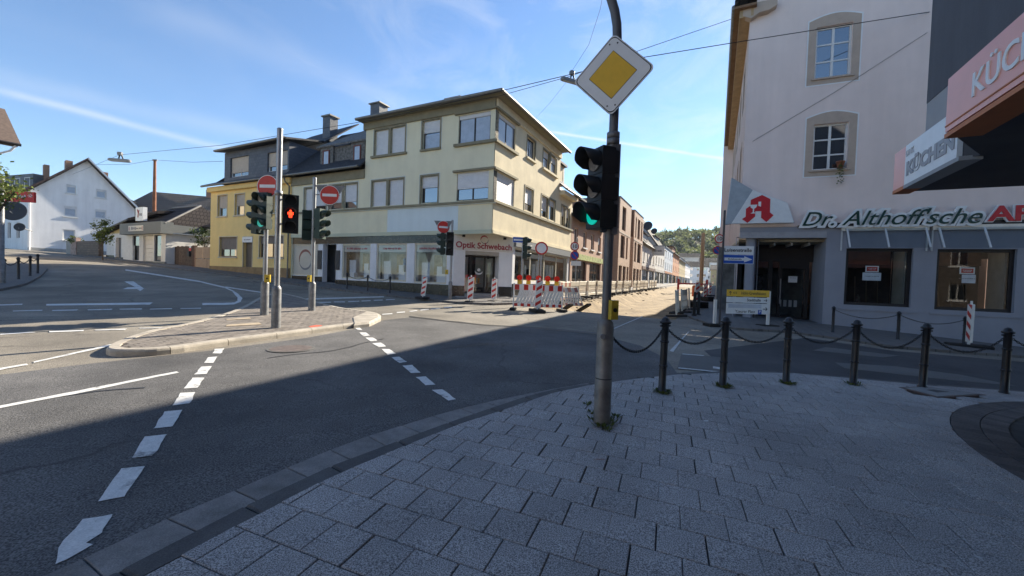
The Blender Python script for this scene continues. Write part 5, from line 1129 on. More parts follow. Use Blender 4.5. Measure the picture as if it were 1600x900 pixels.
# little shop with a grey fascia
ks = Bld('small_shop', 'low white shop with a grey fascia and dark hipped tile roof', 'building', Lp(32.0, 0), LD, 1.6, OUT)
kg = M('kiosk_grey', (.17, .18, .175), .7, .06, 2); kw = M('kiosk_white', (.66, .65, .62), .85, .06, 2)
KH = [(.75, 2.0, 2.0, 4.28), (2.2, 4.0, 1.9, 4.28), (4.75, 6.05, 2.05, 4.28)]
ks.wall(0, 7.2, 1.0, 4.45, KH, kw, rev=.25, depth=5.5)
ks.win(KH[0], dframe, glass, rec=.1, name='shop_window'); ks.win(KH[2], dframe, glass, rec=.1, name='shop_window')
for k in range(6): ks.box('panel', 2.22, 3.98, -.2, -.16, 2.0 + k * .38, 2.36 + k * .38, kw)
ks.box('plinth', .0, 7.2, -.1, .03, .9, 1.98, kg)
fa = ks.part('fascia', ks.mb().box(-.35, 7.25, -.4, .5, 4.36, 5.35, ), kg); fs_ = ks.box('fascia_sign', 2.6, 5.4, .5, .54, 4.62, 5.1, signboard, fa); ks.scribble(4.4, 4.86, 1.0, .3, .542, lgrey, fa); ks.scribble(3.4, 4.84, 1.0, .14, .542, kg, fa); ks.box('sign_mark', 2.72, 2.84, .541, .545, 4.7, 5.0, lettred, fa); ks.box('sign_mark', 5.15, 5.27, .541, .545, 4.7, 5.0, lettred, fa)
ks.part('roof', ks.mb().add([(-.3, .2, 5.2), (7.3, .2, 5.2), (7.3, -6.2, 5.2), (-.3, -6.2, 5.2), (.9, -3, 7.3), (6.0, -3, 7.3)], [(0, 1, 5, 4), (1, 2, 5), (2, 3, 4, 5), (3, 0, 4)]), tile_dark)
ks.tube('ridge_cap', [(-.3, .2, 5.22), (.9, -3, 7.32)], .09, M('ridge_pale', (.2, .19, .18), .7)); ks.tube('ridge_cap', [(.9, -3, 7.32), (6, -3, 7.32)], .09, M('ridge_pale', (0, 0, 0)))
ks.box('side_fascia', -.3, -.05, -6, -.4, 4.5, 5.18, kg); ks.box('rear_wall', -3.0, -.2, -5.5, -5.3, 1.2, 4.6, kw); ks.slope([(-.2, -2.5, 5.3), (-5.5, -2.5, 5.0), (-5.5, -6.5, 7.2), (-.2, -6.5, 7.2)], .15, tile_dark, name='rear_roof')
cb = ks.part('box_sign', ks.mb().box(3.3, 4.7, .0, .3, 5.55, 6.75), signwhite, label='white box sign on the shop roof'); ks.scribble(3.75, 6.1, .5, .3, .302, lgrey, cb); ks.part('sign_mark', ks.mb().tube([(4.3, .31, 6.55), (4.15, .31, 6.2), (4.2, .31, 5.85)], .04, 6), lettred, cb); ks.part('sign_mark', ks.mb().tube([(4.0, .31, 6.5), (4.15, .31, 6.2)], .035, 6), lettred, cb)
# white annex with a grey door
an = Bld('annex', 'white side building with a grey door and sloping dark roof', 'building', Lp(39.6, -.3), LD, 1.9, OUT)
an.wall(0, 4.8, 1.2, 4.6, [(1.6, 3.0, 1.2, 4.2)], kw, depth=6); an.box('door', 1.6, 3.0, -.3, -.22, 1.9, 4.2, M('door_grey', (.15, .15, .155), .6)); an.box('reveal', 2.72, 3.02, -.25, .02, 2.3, 4.2, whitewall); an.box('plinth', 0, 1.6, -.05, .03, 1.2, 2.3, blackstone); an.box('plinth', 3.0, 4.8, -.05, .03, 1.2, 2.5, blackstone)
an.slope([(-4.0, -.5, 6.6), (-1.2, .5, 5.9), (5.4, .5, 4.72), (5.4, -5, 5.2), (-4, -6, 7.4)], .25, tile_dark); an.part('gable', an.mb().prism([(0, -.1, 4.6), (4.8, -.1, 4.6), (0, -.1, 5.5)], (0, -.1, 0)), M('annex_cream', (.6, .5, .28), .9)); an.tube('gutter', [(5.5, .5, 4.6), (-1.2, .56, 5.75)], .07, gutterm2)
an.box('low_wall', -1.9, 0, .25, .4, 1.6, 3.4, kw)
# stone garden wall
sw = Bld('garden_wall', 'rubble stone garden wall below the white gabled house', 'wall', Lp(45.0, .1), LD, 2.2, OUT)
rub = brick_mat('rubble_stone', (.16, .12, .09), (.24, .18, .14), (.12, .1, .085), .35, .18, .03)
sw.box('wall', 0, 5.4, -.3, 0, 1.6, 3.9, rub); sw.box('pier', 5.4, 6.8, -.32, .05, 1.8, 4.3, M('plaster_pink', (.36, .26, .22), .9, .3, 3))
sw.box('post', 6.9, 8.2, -.2, 0, 2.1, 3.9, concrete); sw.box('handrail', 6.8, 8.4, -.1, -.02, 4.1, 4.2, galvdull)
# white gabled house
wh0 = at(44, 300, 45.5); gdir = Vector((.55, .8352, 0)); gout = Vector((.8352, -.55, 0))
wh = Bld('gabled_house', 'large white gabled house with brown roof edge and brick chimneys', 'building', Vector((wh0.x, wh0.y, 0)), gdir, 2.6, gout)
def wpl(px, py):
    r = ray(px, py); n = gout; t = ((Vector((wh0.x, wh0.y, 0)) - CAM).dot(n)) / r.dot(n); Q = CAM + r * t; return ((Q - Vector((wh0.x, wh0.y, 0))).dot(gdir), Q.z)
zz1 = lambda x, y_: wpl(x / 3.75, 180 + y_ / 3.75)
pk = zz1(510, 268); el = zz1(165, 445); er = zz1(790, 550)
WHh = []
for (x0, y0, x1, y1) in ((388, 405, 448, 462), (563, 432, 622, 488), (375, 530, 448, 598), (555, 550, 622, 608), (368, 668, 440, 735)):
    p, q_ = zz1(x0, y0), zz1(x1, y1); WHh.append((p[0], q_[0], q_[1], p[1]))
zl = el[1]; xr = er[0]; whw = M('house_white', (.8, .8, .8), .9, .04, 1, streak=.1)
wh.wall(0, xr, 2.0, min(zl, er[1]), WHh[2:], whw, rev=.15); zt = min(zl, er[1])
lowz = zt
m = wh.mb()
def gx(z, s): return (pk[0] * (z - zl) / (pk[1] - zl)) if s == 0 else xr - (xr - pk[0]) * (z - er[1]) / (pk[1] - er[1])
wh.wall(0.0, xr, zt, zt + .001, [], whw)
# gable wall above the lower eave in horizontal bands with window holes
for h in WHh[:2]: pass
hz = sorted({zt, zl, pk[1]} | {v for h in WHh[:2] for v in h[2:4]}); hz = [z for z in hz if z >= zt]
for z0, z1 in zip(hz, hz[1:]):
    def xl(z): return 0 if z <= zl else gx(z, 0)
    segs = [(xl(z0), xl(z1))]; cuts = [h for h in WHh[:2] if h[2] <= z0 + 1e-6 and h[3] >= z1 - 1e-6]; xs = []
    for h in sorted(cuts): xs += [h[0], h[1]]
    bot = [xl(z0)] + xs + [gx(z0, 1)]; top = [xl(z1)] + xs + [gx(z1, 1)]
    for k in range(0, len(bot), 2): m.quad((bot[k], 0, z0), (bot[k + 1], 0, z0), (top[k + 1], 0, z1), (top[k], 0, z1))
wh.part('gable', m, whw)
for h in WHh: wh.win(h, wframe, glass_b, shut=.25 if h is not WHh[4] else 0, rec=.08, fw_=.1, sill=wframe)
wh.slope([(-.6, .5, zl - .25), (pk[0], .5, pk[1] + .2), (pk[0], -11, pk[1] + .2), (-.6, -11, zl - .25)], .22, tile_dark, label='dark slope on the street side'); wh.slope([(xr + .6, .5, er[1] - .45), (pk[0], .5, pk[1] + .2), (pk[0], -11, pk[1] + .2), (xr + .6, -11, er[1] - .45)], .2, tile_dark)
wh.part('verge', wh.mb().prism([(xr + .6, .52, er[1] - .5), (pk[0], .52, pk[1] + .15), (pk[0], .52, pk[1] + .4), (xr + .6, .52, er[1] - .22)], (0, .06, 0)), M('verge_blue', (.36, .42, .5), .6)); wh.part('verge', wh.mb().prism([(-.6, .52, zl - .35), (pk[0], .52, pk[1] + .1), (pk[0], .52, pk[1] + .32), (-.6, .52, zl - .12)], (0, .06, 0)), M('verge_brown', (.05, .03, .028), .7))
for (x0, x1, y0, y1, d) in ((268, 300, 282, 330, -.9), (395, 435, 258, 300, -.7), (608, 660, 317, 400, -2.0)):
    pa, pb_ = zz1(x0, y0), zz1(x1, y1); wh.box('chimney', pa[0], pb_[0], d - .9, d, pb_[1] - 1, pa[1], chimney_brick)
wh.slope([(pk[0] + 3.4, -5.2, pk[1] - 2.4), (xr + 2.6, -5.2, er[1] + .9), (xr + 2.6, -5.3, er[1] - 2.2), (pk[0] + 3.4, -5.3, er[1] - .5)], .1, slate_old, name='slate_dormer_side')
fs = wh.sub(Vector((wh0.x, wh0.y, 0)), Vector((-.95, .31, 0)), Vector((-.31, -.95, 0)))
FH = [(1.6, 2.3, 4.2, 6.0), (3.4, 4.1, 4.2, 6.0), (1.5, 2.6, 7.5, 9.0), (5, 6.1, 7.5, 9.0)]
fs.wall(0, 12, 2.0, zl, FH, whw, rev=.15)
for h in FH: fs.win(h, wframe, nv=1)
dmw = fs.box('dormer', .8, 11, -4, -.7, zl + .1, zl + 2.2, slate_wall, label='slate dormer strip with small windows')
for a in (1.4, 3.4, 5.4): fs.win((a, a + 1.1, zl + .5, zl + 1.8), wframe, dd=-.68, rec=0, parent=dmw)
wh.part('rear_wall', wh.mb().box(0, xr, -11.2, -11, 1.5, zt), whw); wh.part('side_wall', wh.mb().box(xr - .1, xr, -11, -.2, 1.5, er[1]), whw)
wh.tube('downpipe', [(.1, .12, zl - .3), (.1, .12, 2.6)], .06, whitewall); wh.box('plinth', 0, xr, -.05, .05, 1.6, 3.2, M('plinth_grey', (.35, .35, .34), .9))
for (px, py, rr, nm) in ((21, 330, 1.0, 'black oval satellite dish on the white gabled house front'), (31, 355, .42, 'small black satellite dish low on the white gabled house')):
    p = at(px, py, 41.5 if rr > .9 else 42); d_ = thing('satellite_dish', nm, 'satellite dish', (p.x, p.y, p.z)); m = MB(); m.disc((0, 0, 0), (.45, -.85, .25), rr, .08, 24); part('reflector', m, anthr, d_); part('arm', MB().tube([(0, 0, 0), (-.3 * rr, 1.2, -.3)], .05, 6), galvdull, d_); part('receiver', MB().tube([(0, 0, -.3 * rr), (.3 * rr, -.55 * rr, -.1)], .03, 6), galvdull, d_)
# long brown tile roof behind
b2p = at(196, 320, 56); b2 = Bld('tiled_barn', 'long building with a weathered brown tile roof behind the small shop', 'building', Vector((b2p.x, b2p.y, 0)), Vector((.96, -.10, 0)), 3.0, Vector((-.10, -.96, 0)).normalized())
zr, ze = at(200, 297, 60).z, at(200, 330, 56).z
b2.wall(0, 12.5, 2, ze, [(2, 3, 6, 7.2), (6, 7, 6, 7.2)], kw, depth=9); b2.win((2, 3, 6, 7.2)); b2.win((6, 7, 6, 7.2))
b2.slope([(-1, .5, ze), (12.8, .5, ze - .4), (12.8, -4.5, zr - .9), (-1, -4.5, zr)], .2, tile_brown); b2.slope([(-1, -4.5, zr), (12.8, -4.5, zr - .9), (12.8, -9.5, ze), (-1, -9.5, ze)], .2, tile_brown)
b2.box('chimney', 8.2, 9.3, -5, -4.2, zr - 1.5, zr + .35, chimney_brick); b2.box('chimney', 11.4, 12.2, -2.2, -1.6, ze + .5, zr - .6, slate_wall)
# house at the left edge with tree and red sign
lhp = at(-16, 330, 25); lh = Bld('edge_house', 'cream house with a tiled roof at the left edge of the view', 'building', Vector((lhp.x, lhp.y, 0)), Vector((-.5, -.866, 0)), .8, Vector((.866, -.5, 0)))
lhe = at(20, 222, 25).z
lh.wall(0, 10, 0, lhe, [(2, 3.2, 3, 4.5), (5, 6.2, 3, 4.5)], M('edge_cream', (.62, .52, .36), .9, .06, .8), depth=9); lh.win((2, 3.2, 3, 4.5)); lh.win((5, 6.2, 3, 4.5))
for k in range(7): lh.slope([(-1.1 + .0 * k, .8 - k * .62, lhe + k * .42), (10.4, .8 - k * .62, lhe + k * .42), (10.4, .1 - k * .62, lhe + .5 + k * .42), (-1.1, .1 - k * .62, lhe + .5 + k * .42)], .09, M('edge_tile', (.12, .085, .065), .8, .3, 5), name='tile_course')
lh.box('fascia', -1.0, 10.3, .3, .6, lhe - .12, lhe + .1, dframe); lh.tube('gutter', [(-1.1, .8, lhe - .02), (10.4, .8, lhe - .02)], .09, dframe); lh.tube('downpipe', [(-.9, .75, lhe - .1), (-.7, .6, lhe - .45), (-.15, .25, lhe - .8), (-.1, .12, lhe - 1.1), (-.1, .12, .8)], .06, whitewall)
rs = at(33, 307, 22); sg_ = thing('projecting_sign', 'red projecting sign with white script and a sun emblem', 'sign', (rs.x, rs.y, rs.z), rad(6))
part('board', MB().box(-.75, .68, -.06, .06, -.3, .26), M('sign_red', (.55, .02, .02), .45, .1, 5), sg_); part('bracket', MB().tube([(-.7, 0, .2), (-2.2, .6, .2)], .03, 6), galvdull, sg_)
pts = [(-.55 + i * .02, -.066, -.02 + .07 * math.sin(i * 1.15) + .03 * math.sin(i * .5)) for i in range(44)]; part('script', MB().tube(pts, .018, 5), signwhite, sg_)
part('sun_emblem', MB().disc((.5, -.061, .06), (0, -1, 0), .07, .004, 14, r2=.045), signwhite, sg_); m = MB()
for k in range(8): a = k * math.pi / 4; m.box(.5 + math.cos(a) * .11 - .012, .5 + math.cos(a) * .11 + .012, -.066, -.062, .06 + math.sin(a) * .11 - .012, .06 + math.sin(a) * .11 + .012)
part('sun_ray', m, signwhite, sg_)
sdp = gnd(2, 446); slp = thing('lamp_post', 'dark grey post at the left edge by the chain bollards', 'post', (sdp.x, sdp.y, H(sdp.x, sdp.y))); m = MB(); m.tube([(0, 0, 0), (0, 0, 1.0), (0, 0, 1.02), (0, 0, 4.4)], [.11, .11, .085, .08], 12); part('shaft', m, galvdull, slp); m = MB(); m.lathe([(.14, 0), (.14, .06), (.11, .1)], 12); part('base_ring', m, galvdull, slp)

# ------------------------------------------------------------------ trees, shrubs, wooded hill
def leaves(mb, c, rx, rz, n, s, clumps=14, seed=0):
    rn = random.Random(seed); cl = []
    for k in range(clumps):
        a = rn.uniform(0, 6.28); z = rn.uniform(-1, 1); rr = math.sqrt(max(0, 1 - z * z)) * rn.uniform(.35, .95); cl.append(Vector((c.x + math.cos(a) * rr * rx, c.y + math.sin(a) * rr * rx, c.z + z * rz * rn.uniform(.5, .95))))
    for k in range(n):
        q = rn.choice(cl); p = q + Vector((rn.gauss(0, .3 * rx), rn.gauss(0, .3 * rx), rn.gauss(0, .26 * rz))) * rn.uniform(.3, 1)
        u = Vector((rn.gauss(0, 1), rn.gauss(0, 1), rn.gauss(0, .8))).normalized(); v = u.orthogonal().normalized(); v.rotate(Matrix.Rotation(rn.uniform(0, 6.28), 3, u)); a = s * rn.uniform(.6, 1.3)
        mb.quad(p - v * a, p + u * a * .55, p + v * a, p - u * a * .55)
    return cl
leaf1 = leaf_mat('leaf_spring', (.09, .13, .025), (.2, .24, .06)); leaf2 = leaf_mat('leaf_green', (.04, .07, .018), (.09, .13, .035)); leaf3 = leaf_mat('leaf_far_hazy', (.12, .16, .065), (.24, .26, .1), .55); bark = M('bark', (.09, .07, .055), .9, .3, 6, bump=.6, bscale=20)  # far leaves are lightened to put hillside haze into their colour
def tree(label, base, h, c, rx, rz, n, s, mat, seed=1, clumps=16, group=None, name='tree', tr=.12):
    t = thing(name, label, 'tree' if 'tree' in name else 'shrub', base, 0, group); m = MB(); cl = leaves(m, Vector(c), rx, rz, n, s, clumps, seed); cr = MB(); cr.v, cr.f, cr.smooth = m.v, m.f, m.smooth
    o = link('crown', cr.mesh('crown', recalc=False), mat, t); m = MB(); top = Vector(c); m.tube([(0, 0, -.1), (top.x * .4, top.y * .4, top.z * .45), (top.x * .8, top.y * .8, top.z * .85)], [tr, tr * .75, tr * .4], 9); part('trunk', m, bark, t)
    for q in cl[:9]:
        m = MB(); st = Vector((top.x * .5, top.y * .5, top.z * .55)); m.tube([st, st.lerp(q, .55) + Vector((0, 0, .1 * rz)), q], [tr * .4, tr * .25, tr * .08], 6); part('limb', m, bark, t)
    return t
tb = at(-22, 330, 15); tree('leafy young tree at the left edge in front of the red sign', (tb.x, tb.y, H(tb.x, tb.y)), 5, (.05, 0, at(0, 284, 15).z - H(tb.x, tb.y)), .9, 1.0, 1300, .07, leaf1, seed=4, clumps=26)
k1 = at(161, 364, 34.5); tree('climbing green shrub beside the small white shop', (k1.x, k1.y, H(k1.x, k1.y) + .1), 3, (0, 0, k1.z - H(k1.x, k1.y)), .72, 1.0, 900, .09, leaf1, seed=5, name='shrub', tr=.05)
k2 = at(320, 370, 36); tree('dark green shrub behind the gate under the corrugated canopy', (k2.x, k2.y, H(k2.x, k2.y)), 3, (0, 0, k2.z - H(k2.x, k2.y)), 1.0, .9, 800, .09, leaf2, seed=6, name='shrub', tr=.05)
k3 = at(116, 373, 43); tree('small shrub on the stone garden wall', (k3.x, k3.y, k3.z - 1.5), 2, (0, 0, 1.4), .6, .5, 300, .09, leaf1, seed=7, name='shrub', tr=.04)
# wooded hill at the end of the street
mb = MB(); hr = [-260 + 20 * i for i in range(29)]; ht_ = [255 + 15 * j for j in range(24)]
def hill(r, t):
    return 1.2 + (45 * sstep(262, 430, t) * (1 - .0 * r) * (.78 + .22 * math.sin(r * .018 + 1.9)) * (1 - sstep(120, 300, abs(r + 20)))) * (1 - .85 * sstep(470, 590, t))
for r in hr:
    for t in ht_: p = W(r, t); mb.v.append((p.x, p.y, hill(r, t)))
for i in range(len(hr) - 1):
    for j in range(len(ht_) - 1): n = len(ht_); mb.f.append([i * n + j, (i + 1) * n + j, (i + 1) * n + j + 1, i * n + j + 1]); mb.smooth.append(True)
struct('hill', mb, M('hill_grass', (.05, .06, .025), .9, .3, .1))
mb = MB(); rn = random.Random(3)
for k in range(560):
    t = rn.uniform(268, 440); r = rn.uniform(-95, 60); p = W(r, t); z = hill(r, t); hh = rn.uniform(6.5, 10.5); leaves(mb, Vector((p.x, p.y, z + hh * .62)), hh * .42, hh * .42, 130, .95, 12, k)
    mb.tube([(p.x, p.y, z - .5), (p.x, p.y, z + hh * .5)], [.25, .12], 5, False)
o = link('forest', mb.mesh('forest', recalc=False), leaf3); tag(o, 'hazy wooded hillside at the far end of the street', 'forest', kind='stuff')

# ------------------------------------------------------------------ street furniture
ORD = ['first', 'second', 'third', 'fourth', 'fifth', 'sixth', 'seventh', 'eighth', 'ninth', 'tenth', 'eleventh', 'twelfth', 'thirteenth', 'fourteenth', 'fifteenth', 'sixteenth', 'seventeenth', 'eighteenth']
def make_bollard():
    t = thing('bollard', 'x', 'bollard'); m = MB(); m.lathe([(.062, -.1), (.062, .02), (.05, .03), (.047, .34), (.047, .66), (.046, .93), (.05, .935)], 18); part('shaft', m, blackmetal, t)
    for z in (.36, .69):
        m = MB(); m.lathe([(.046, z - .016), (.057, z - .012), (.059, z), (.057, z + .012), (.046, z + .016)], 18); part('ring', m, blackmetal, t)
    m = MB(); m.lathe([(.05, .93), (.072, .94), (.076, .955), (.072, .968), (.056, .972), (.052, .985), (.045, 1.005), (.03, 1.02), (.008, 1.028)], 18); part('cap', m, blackmetal, t)
    m = MB(); m.tube([(-.085, 0, .905), (.085, 0, .905)], .012, 8); part('chain_eye', m, blackmetal, t); return t
bol0 = make_bollard(); bol_used = False
def bollard(p, label, group, off=.034, s=1.0, rz=0.0):
    global bol_used
    o = bol0 if not bol_used else copy_tree(bol0); bol_used = True
    o.location = (p.x, p.y, H(p.x, p.y) + off); o.rotation_euler = (rad(random.uniform(-.8, .8)), rad(random.uniform(-.8, .8)), rz); o.scale = (s, s, s); tag(o, label, 'bollard', group); return Vector(o.location) + Vector((0, 0, .905 * s))
def chain(p, q, sag, label, group, ls=.046, w_=.006):
    """links hung between two points"""
    m = MB(); n = max(6, int(((q - p).length + sag * sag * 2.2) / (ls * .74))); P = lambda t: p.lerp(q, t) - Vector((0, 0, sag * 4 * t * (1 - t)))
    o = p
    for k in range(n):
        c = P((k + .5) / n); d = (P((k + 1) / n) - P(k / n)).normalized(); u = d.cross(Vector((0, 0, 1))).normalized(); v = u.cross(d)
        sd = (u if k % 2 else v); pts = [c + d * (math.cos(a) * ls * .5) + sd * (math.sin(a) * ls * .3) - o for a in [math.pi * 2 * i / 8 for i in range(8)]]; pts += [pts[0]]
        m.tube(pts, w_, 5, False)
    ob = part('chain', m, blackmetal, None); ob.location = o; tag(ob, label, 'chain', group); return ob
near_px = [(1034, 612), (1129, 603), (1228, 598), (1333, 600), (1441, 605), (1569, 614)]; tops = []
for i, p in enumerate(near_px):
    g = gnd(*p, .034); d = gnd(*near_px[min(i + 1, 5)], .034) - gnd(*near_px[max(i - 1, 0)], .034)
    tops.append(bollard(g, ('black bollard nearest the priority sign mast' if i == 0 else 'last black bollard at the right edge of the near row' if i == 5 else ORD[i] + ' black bollard of the near row, counted from the priority sign mast'), 'black bollards along the near pavement', rz=math.atan2(d.y, d.x)))
for i in range(5): chain(tops[i], tops[i + 1], .26 if i < 3 else .3, 'black chain between the %s and %s bollards of the near row' % (ORD[i], ORD[i + 1]), 'chains of the near bollard row')
PB = gnd(940, 660, .034); ptop = at(953, 528, PB.y + .05)
chain(Vector((PB.x + .1, PB.y + .06, ptop.z)), tops[0], .24, 'black chain between the priority sign mast and the first near bollard', 'chains of the near bollard row')
chain(tops[5], tops[5] + Vector((1.25, -.2, 0)), .26, 'black chain leaving the last near bollard to the right', 'chains of the near bollard row')
bollard(Vector((tops[5].x + 1.3, tops[5].y - .22, 0)), 'black bollard just beyond the right edge of the view', 'black bollards along the near pavement')
tp = []
for i, p in enumerate(((1301, 519), (1403, 530), (1506, 538))): tp.append(bollard(gnd(*p, .07), ('small black bollard by the pharmacy door', 'small black bollard between the two pharmacy windows', 'small black bollard beside the beacon at the pharmacy')[i], 'small bollards before the pharmacy', off=.07, s=.82))
for i in range(2): chain(tp[i], tp[i + 1], .2, ('black chain under the first pharmacy window', 'black chain before the pharmacy wall ending at the beacon')[i], 'chains before the pharmacy', .04, .005)
tp = []
for i, p in enumerate(((542, 451), (574, 455), (609, 458))): tp.append(bollard(gnd(*p, .09), ('dark bollard before the left display window of the optician', 'dark bollard between two display windows of the optician', 'dark bollard before the middle display window of the optician')[i], 'bollards before the optician', off=.09, s=.85))
for i in range(2): chain(tp[i], tp[i + 1], .18, ('thin chain between the left bollards of the optician', 'thin chain between the right bollards of the optician')[i], 'chains before the optician', .06, .007)
tp = []
for i, p in enumerate(((6, 441), (29, 436), (47, 431), (59, 427))): tp.append(bollard(gnd(*p, .09), ORD[i] + ' dark bollard from the left on the small left pavement corner', 'bollards on the left corner', off=.09, s=.98))
for i in range(3): chain(tp[i], tp[i + 1], .2, ORD[i] + ' chain from the left on the small left pavement corner', 'chains on the left corner', .06, .008)

# -- signal heads and signs (parts of their poles, given in world coordinates)
def rel(mb, root):
    L = Vector(root.location); mb.v = [tuple(Vector(v) - L) for v in mb.v]; return mb
def head(root, c, n, lit=None, litm=None, nl=3, hw=.15, pitch=.285, lr=.1, mat=None, vis=.2, offm=None, name='signal_head', label=None, back=False, figure=False):
    mat = mat or signal_dark; n = Vector((n[0], n[1], 0)).normalized(); u = Vector((-n.y, n.x, 0)); c = Vector(c); hh = pitch * nl / 2; z = Vector((0, 0, 1)); m = MB()
    def bx(uc, a, b, d0, d1, z0, z1):
        m.add([c + u * x + n * d + z * y_ for y_ in (z0, z1) for d in (d0, d1) for x in (a, b)], [(0, 1, 3, 2), (4, 6, 7, 5), (0, 4, 5, 1), (2, 3, 7, 6), (0, 2, 6, 4), (1, 5, 7, 3)])
    for k in range(nl):
        zc = hh - pitch * (k + .5); bx(0, -hw, hw, -.06, .1, zc - pitch / 2 + .004, zc + pitch / 2 - .004); bx(0, -hw * .8, hw * .8, -.13, -.06, zc - pitch * .42, zc + pitch * .42)
    bx(0, -hw * .97, hw * .97, -.05, .09, -hh, hh)
    h = part(name, rel(m, root), mat, root, label)
    for k in range(nl):
        lc = c + n * .102 + z * (hh - pitch * (k + .5)); m = MB(); m.disc(lc, n, lr, .012, 22)
        if figure and lit == k:
            part('lens', rel(m, root), signal_dark, h); m = MB(); m.disc(lc + z * .062 + n * .013, n, .021, .006, 12)
            for a, b, z0, z1 in ((-.034, .034, -.03, .04), (-.055, -.038, -.02, .035), (.038, .055, -.02, .035), (-.03, -.004, -.085, -.028), (.004, .03, -.085, -.028)):
                m.add([lc + u * x + n * d + z * y_ for y_ in (z0, z1) for d in (.012, .018) for x in (a, b)], [(0, 1, 3, 2), (4, 6, 7, 5), (0, 4, 5, 1), (2, 3, 7, 6), (0, 2, 6, 4), (1, 5, 7, 3)])
            part('red_figure', rel(m, root), litm, h)
        else: part('lens', rel(m, root), litm if lit == k else (offm or lens_off), h)
        m = MB(); vs = []; N = 18; r_ = lr * 1.12
        for j in range(N + 1):
            a = rad(-35 + 250 * j / N); ln = vis * (.86 + .14 * math.sin(a)) if math.sin(a) > 0 else vis * (.86 + .75 * math.sin(a))
            for rr in (r_, r_ + .006):
                for q in (0, ln): vs.append(lc + u * math.cos(a) * rr + z * math.sin(a) * rr + n * q)
        fcs = []
        for j in range(N):
            i0, i1 = 4 * j, 4 * j + 4; fcs += [(i0, i0 + 1, i1 + 1, i1), (i0 + 2, i1 + 2, i1 + 3, i0 + 3), (i0 + 1, i0 + 3, i1 + 3, i1 + 1)]
        m.add(vs, fcs, True); part('visor', rel(m, root), mat, h)
    return h
def rect_on(m, c, u, n, a, b, z0, z1, d0, d1):
    m.add([c + u * x + n * d + Vector((0, 0, y_)) for y_ in (z0, z1) for d in (d0, d1) for x in (a, b)], [(0, 1, 3, 2), (4, 6, 7, 5), (0, 4, 5, 1), (2, 3, 7, 6), (0, 2, 6, 4), (1, 5, 7, 3)])
def round_sign(root, c, n, r, kind, name='sign'):
    n = Vector((n[0], n[1], 0)).normalized(); u = Vector((-n.y, n.x, 0)); c = Vector(c); m = MB(); m.disc(c - n * .004, n, r, .004, 32); s = part(name, rel(m, root), signback, root)
    if kind == 'noentry':
        m = MB(); m.disc(c + n * .001, n, r * .985, .002, 32); part('white_rim', rel(m, root), signwhite, s); m = MB(); m.disc(c + n * .004, n, r * .93, .002, 32); part('red_face', rel(m, root), redref, s); m = MB(); rect_on(m, c, u, n, -r * .72, r * .72, -r * .14, r * .14, .007, .009); part('white_bar', rel(m, root), signwhite, s)
    elif kind == 'closed' or kind == '10':
        m = MB(); m.disc(c + n * .001, n, r * .985, .002, 32); part('red_ring', rel(m, root), redref, s); m = MB(); m.disc(c + n * .004, n, r * .76, .002, 32); part('white_face', rel(m, root), signwhite, s)
        if kind == '10': part('lettering', rel(lettering('10', r * 1.15, c + n * .009, u * 1, n, off=.004), root), signblack, s)
    elif kind == 'nostop':
        m = MB(); m.disc(c + n * .001, n, r * .985, .002, 32); part('red_ring', rel(m, root), redref, s); m = MB(); m.disc(c + n * .004, n, r * .8, .002, 32); part('blue_face', rel(m, root), signblue, s); m = MB(); z = Vector((0, 0, 1))
        d1_, d2_ = (u + z).normalized(), (u - z).normalized(); m.add([c + n * .007 + d2_ * r * .8 * a + d1_ * r * .09 * b for a, b in ((-1, -1), (1, -1), (1, 1), (-1, 1))], [(0, 1, 2, 3)]); part('red_slash', rel(m, root), redref, s)
    return s
def pole(name, label, base, h, r, sleeve=0.0, sr=0.0, group=None, mat=None, cat='traffic signal'):
    t = thing(name, label, cat, base, 0, group); m = MB(); m.tube([(0, 0, max(0, sleeve - .1)), (0, 0, h)], r, 16); part('shaft', m, mat or galv, t)
    m = MB(); m.lathe([(r * 1.05, h), (r * 1.05, h + .02), (r * .5, h + .04)], 16); part('cap', m, mat or galv, t)
    if sleeve:
        m = MB(); m.lathe([(sr, -.02), (sr, sleeve - .06), (sr * .96, sleeve - .03), (r * 1.1, sleeve + .02)], 20); part('sleeve', m, galvdull, t)
    return t
def button(root, c, n, s=(.1, .06, .22)):
    n = Vector((n[0], n[1], 0)).normalized(); u = Vector((-n.y, n.x, 0)); m = MB(); rect_on(m, Vector(c), u, n, -s[0] / 2, s[0] / 2, -s[2] / 2, s[2] / 2, -s[1] / 2, s[1] / 2); b = part('push_button_box', rel(m, root), lampyellow, root); m = MB(); m.disc(Vector(c) + n * s[1] / 2, n, .022, .012, 12); part('button', rel(m, root), signal_dark, b)

# -- mast with the priority sign
pz = lambda x, y_: at(x, y_, PB.y).z
mast = thing('signal_mast', 'tall grey signal mast with a yellow diamond priority sign and green light', 'traffic signal', (PB.x, PB.y, H(PB.x, PB.y) + .02))
bz = mast.location.z; m = MB(); z1, z2 = pz(940, 590) - bz, pz(944, 503) - bz
m.lathe([(.088, -.03), (.088, z1 - .004), (.0855, z1), (.0855, z2 - .05), (.075, z2), (.05, z2 + .03)], 24); part('sleeve', m, M('mast_sleeve', (.17, .165, .16), .5, .35, 4, metallic=.35, bump=.05, bscale=30, c2=(.24, .235, .22)), mast)
m = MB(); m.lathe([(.0885, z1 - .006), (.0885, z1 + .004)], 24); part('seam', m, blackmetal, mast)
mastm = M('mast_paint', (.125, .13, .14), .5, .2, 6, metallic=.3); ztop = pz(957, 60) - bz
arc = [(0, 0, z2 - .1), (0, 0, ztop)] + [(-.75 * (1 - math.cos(a)), -.0, ztop + .9 * math.sin(a)) for a in [math.pi / 2 * k / 10 for k in range(1, 11)]] + [(-2.0, 0, ztop + .92)]
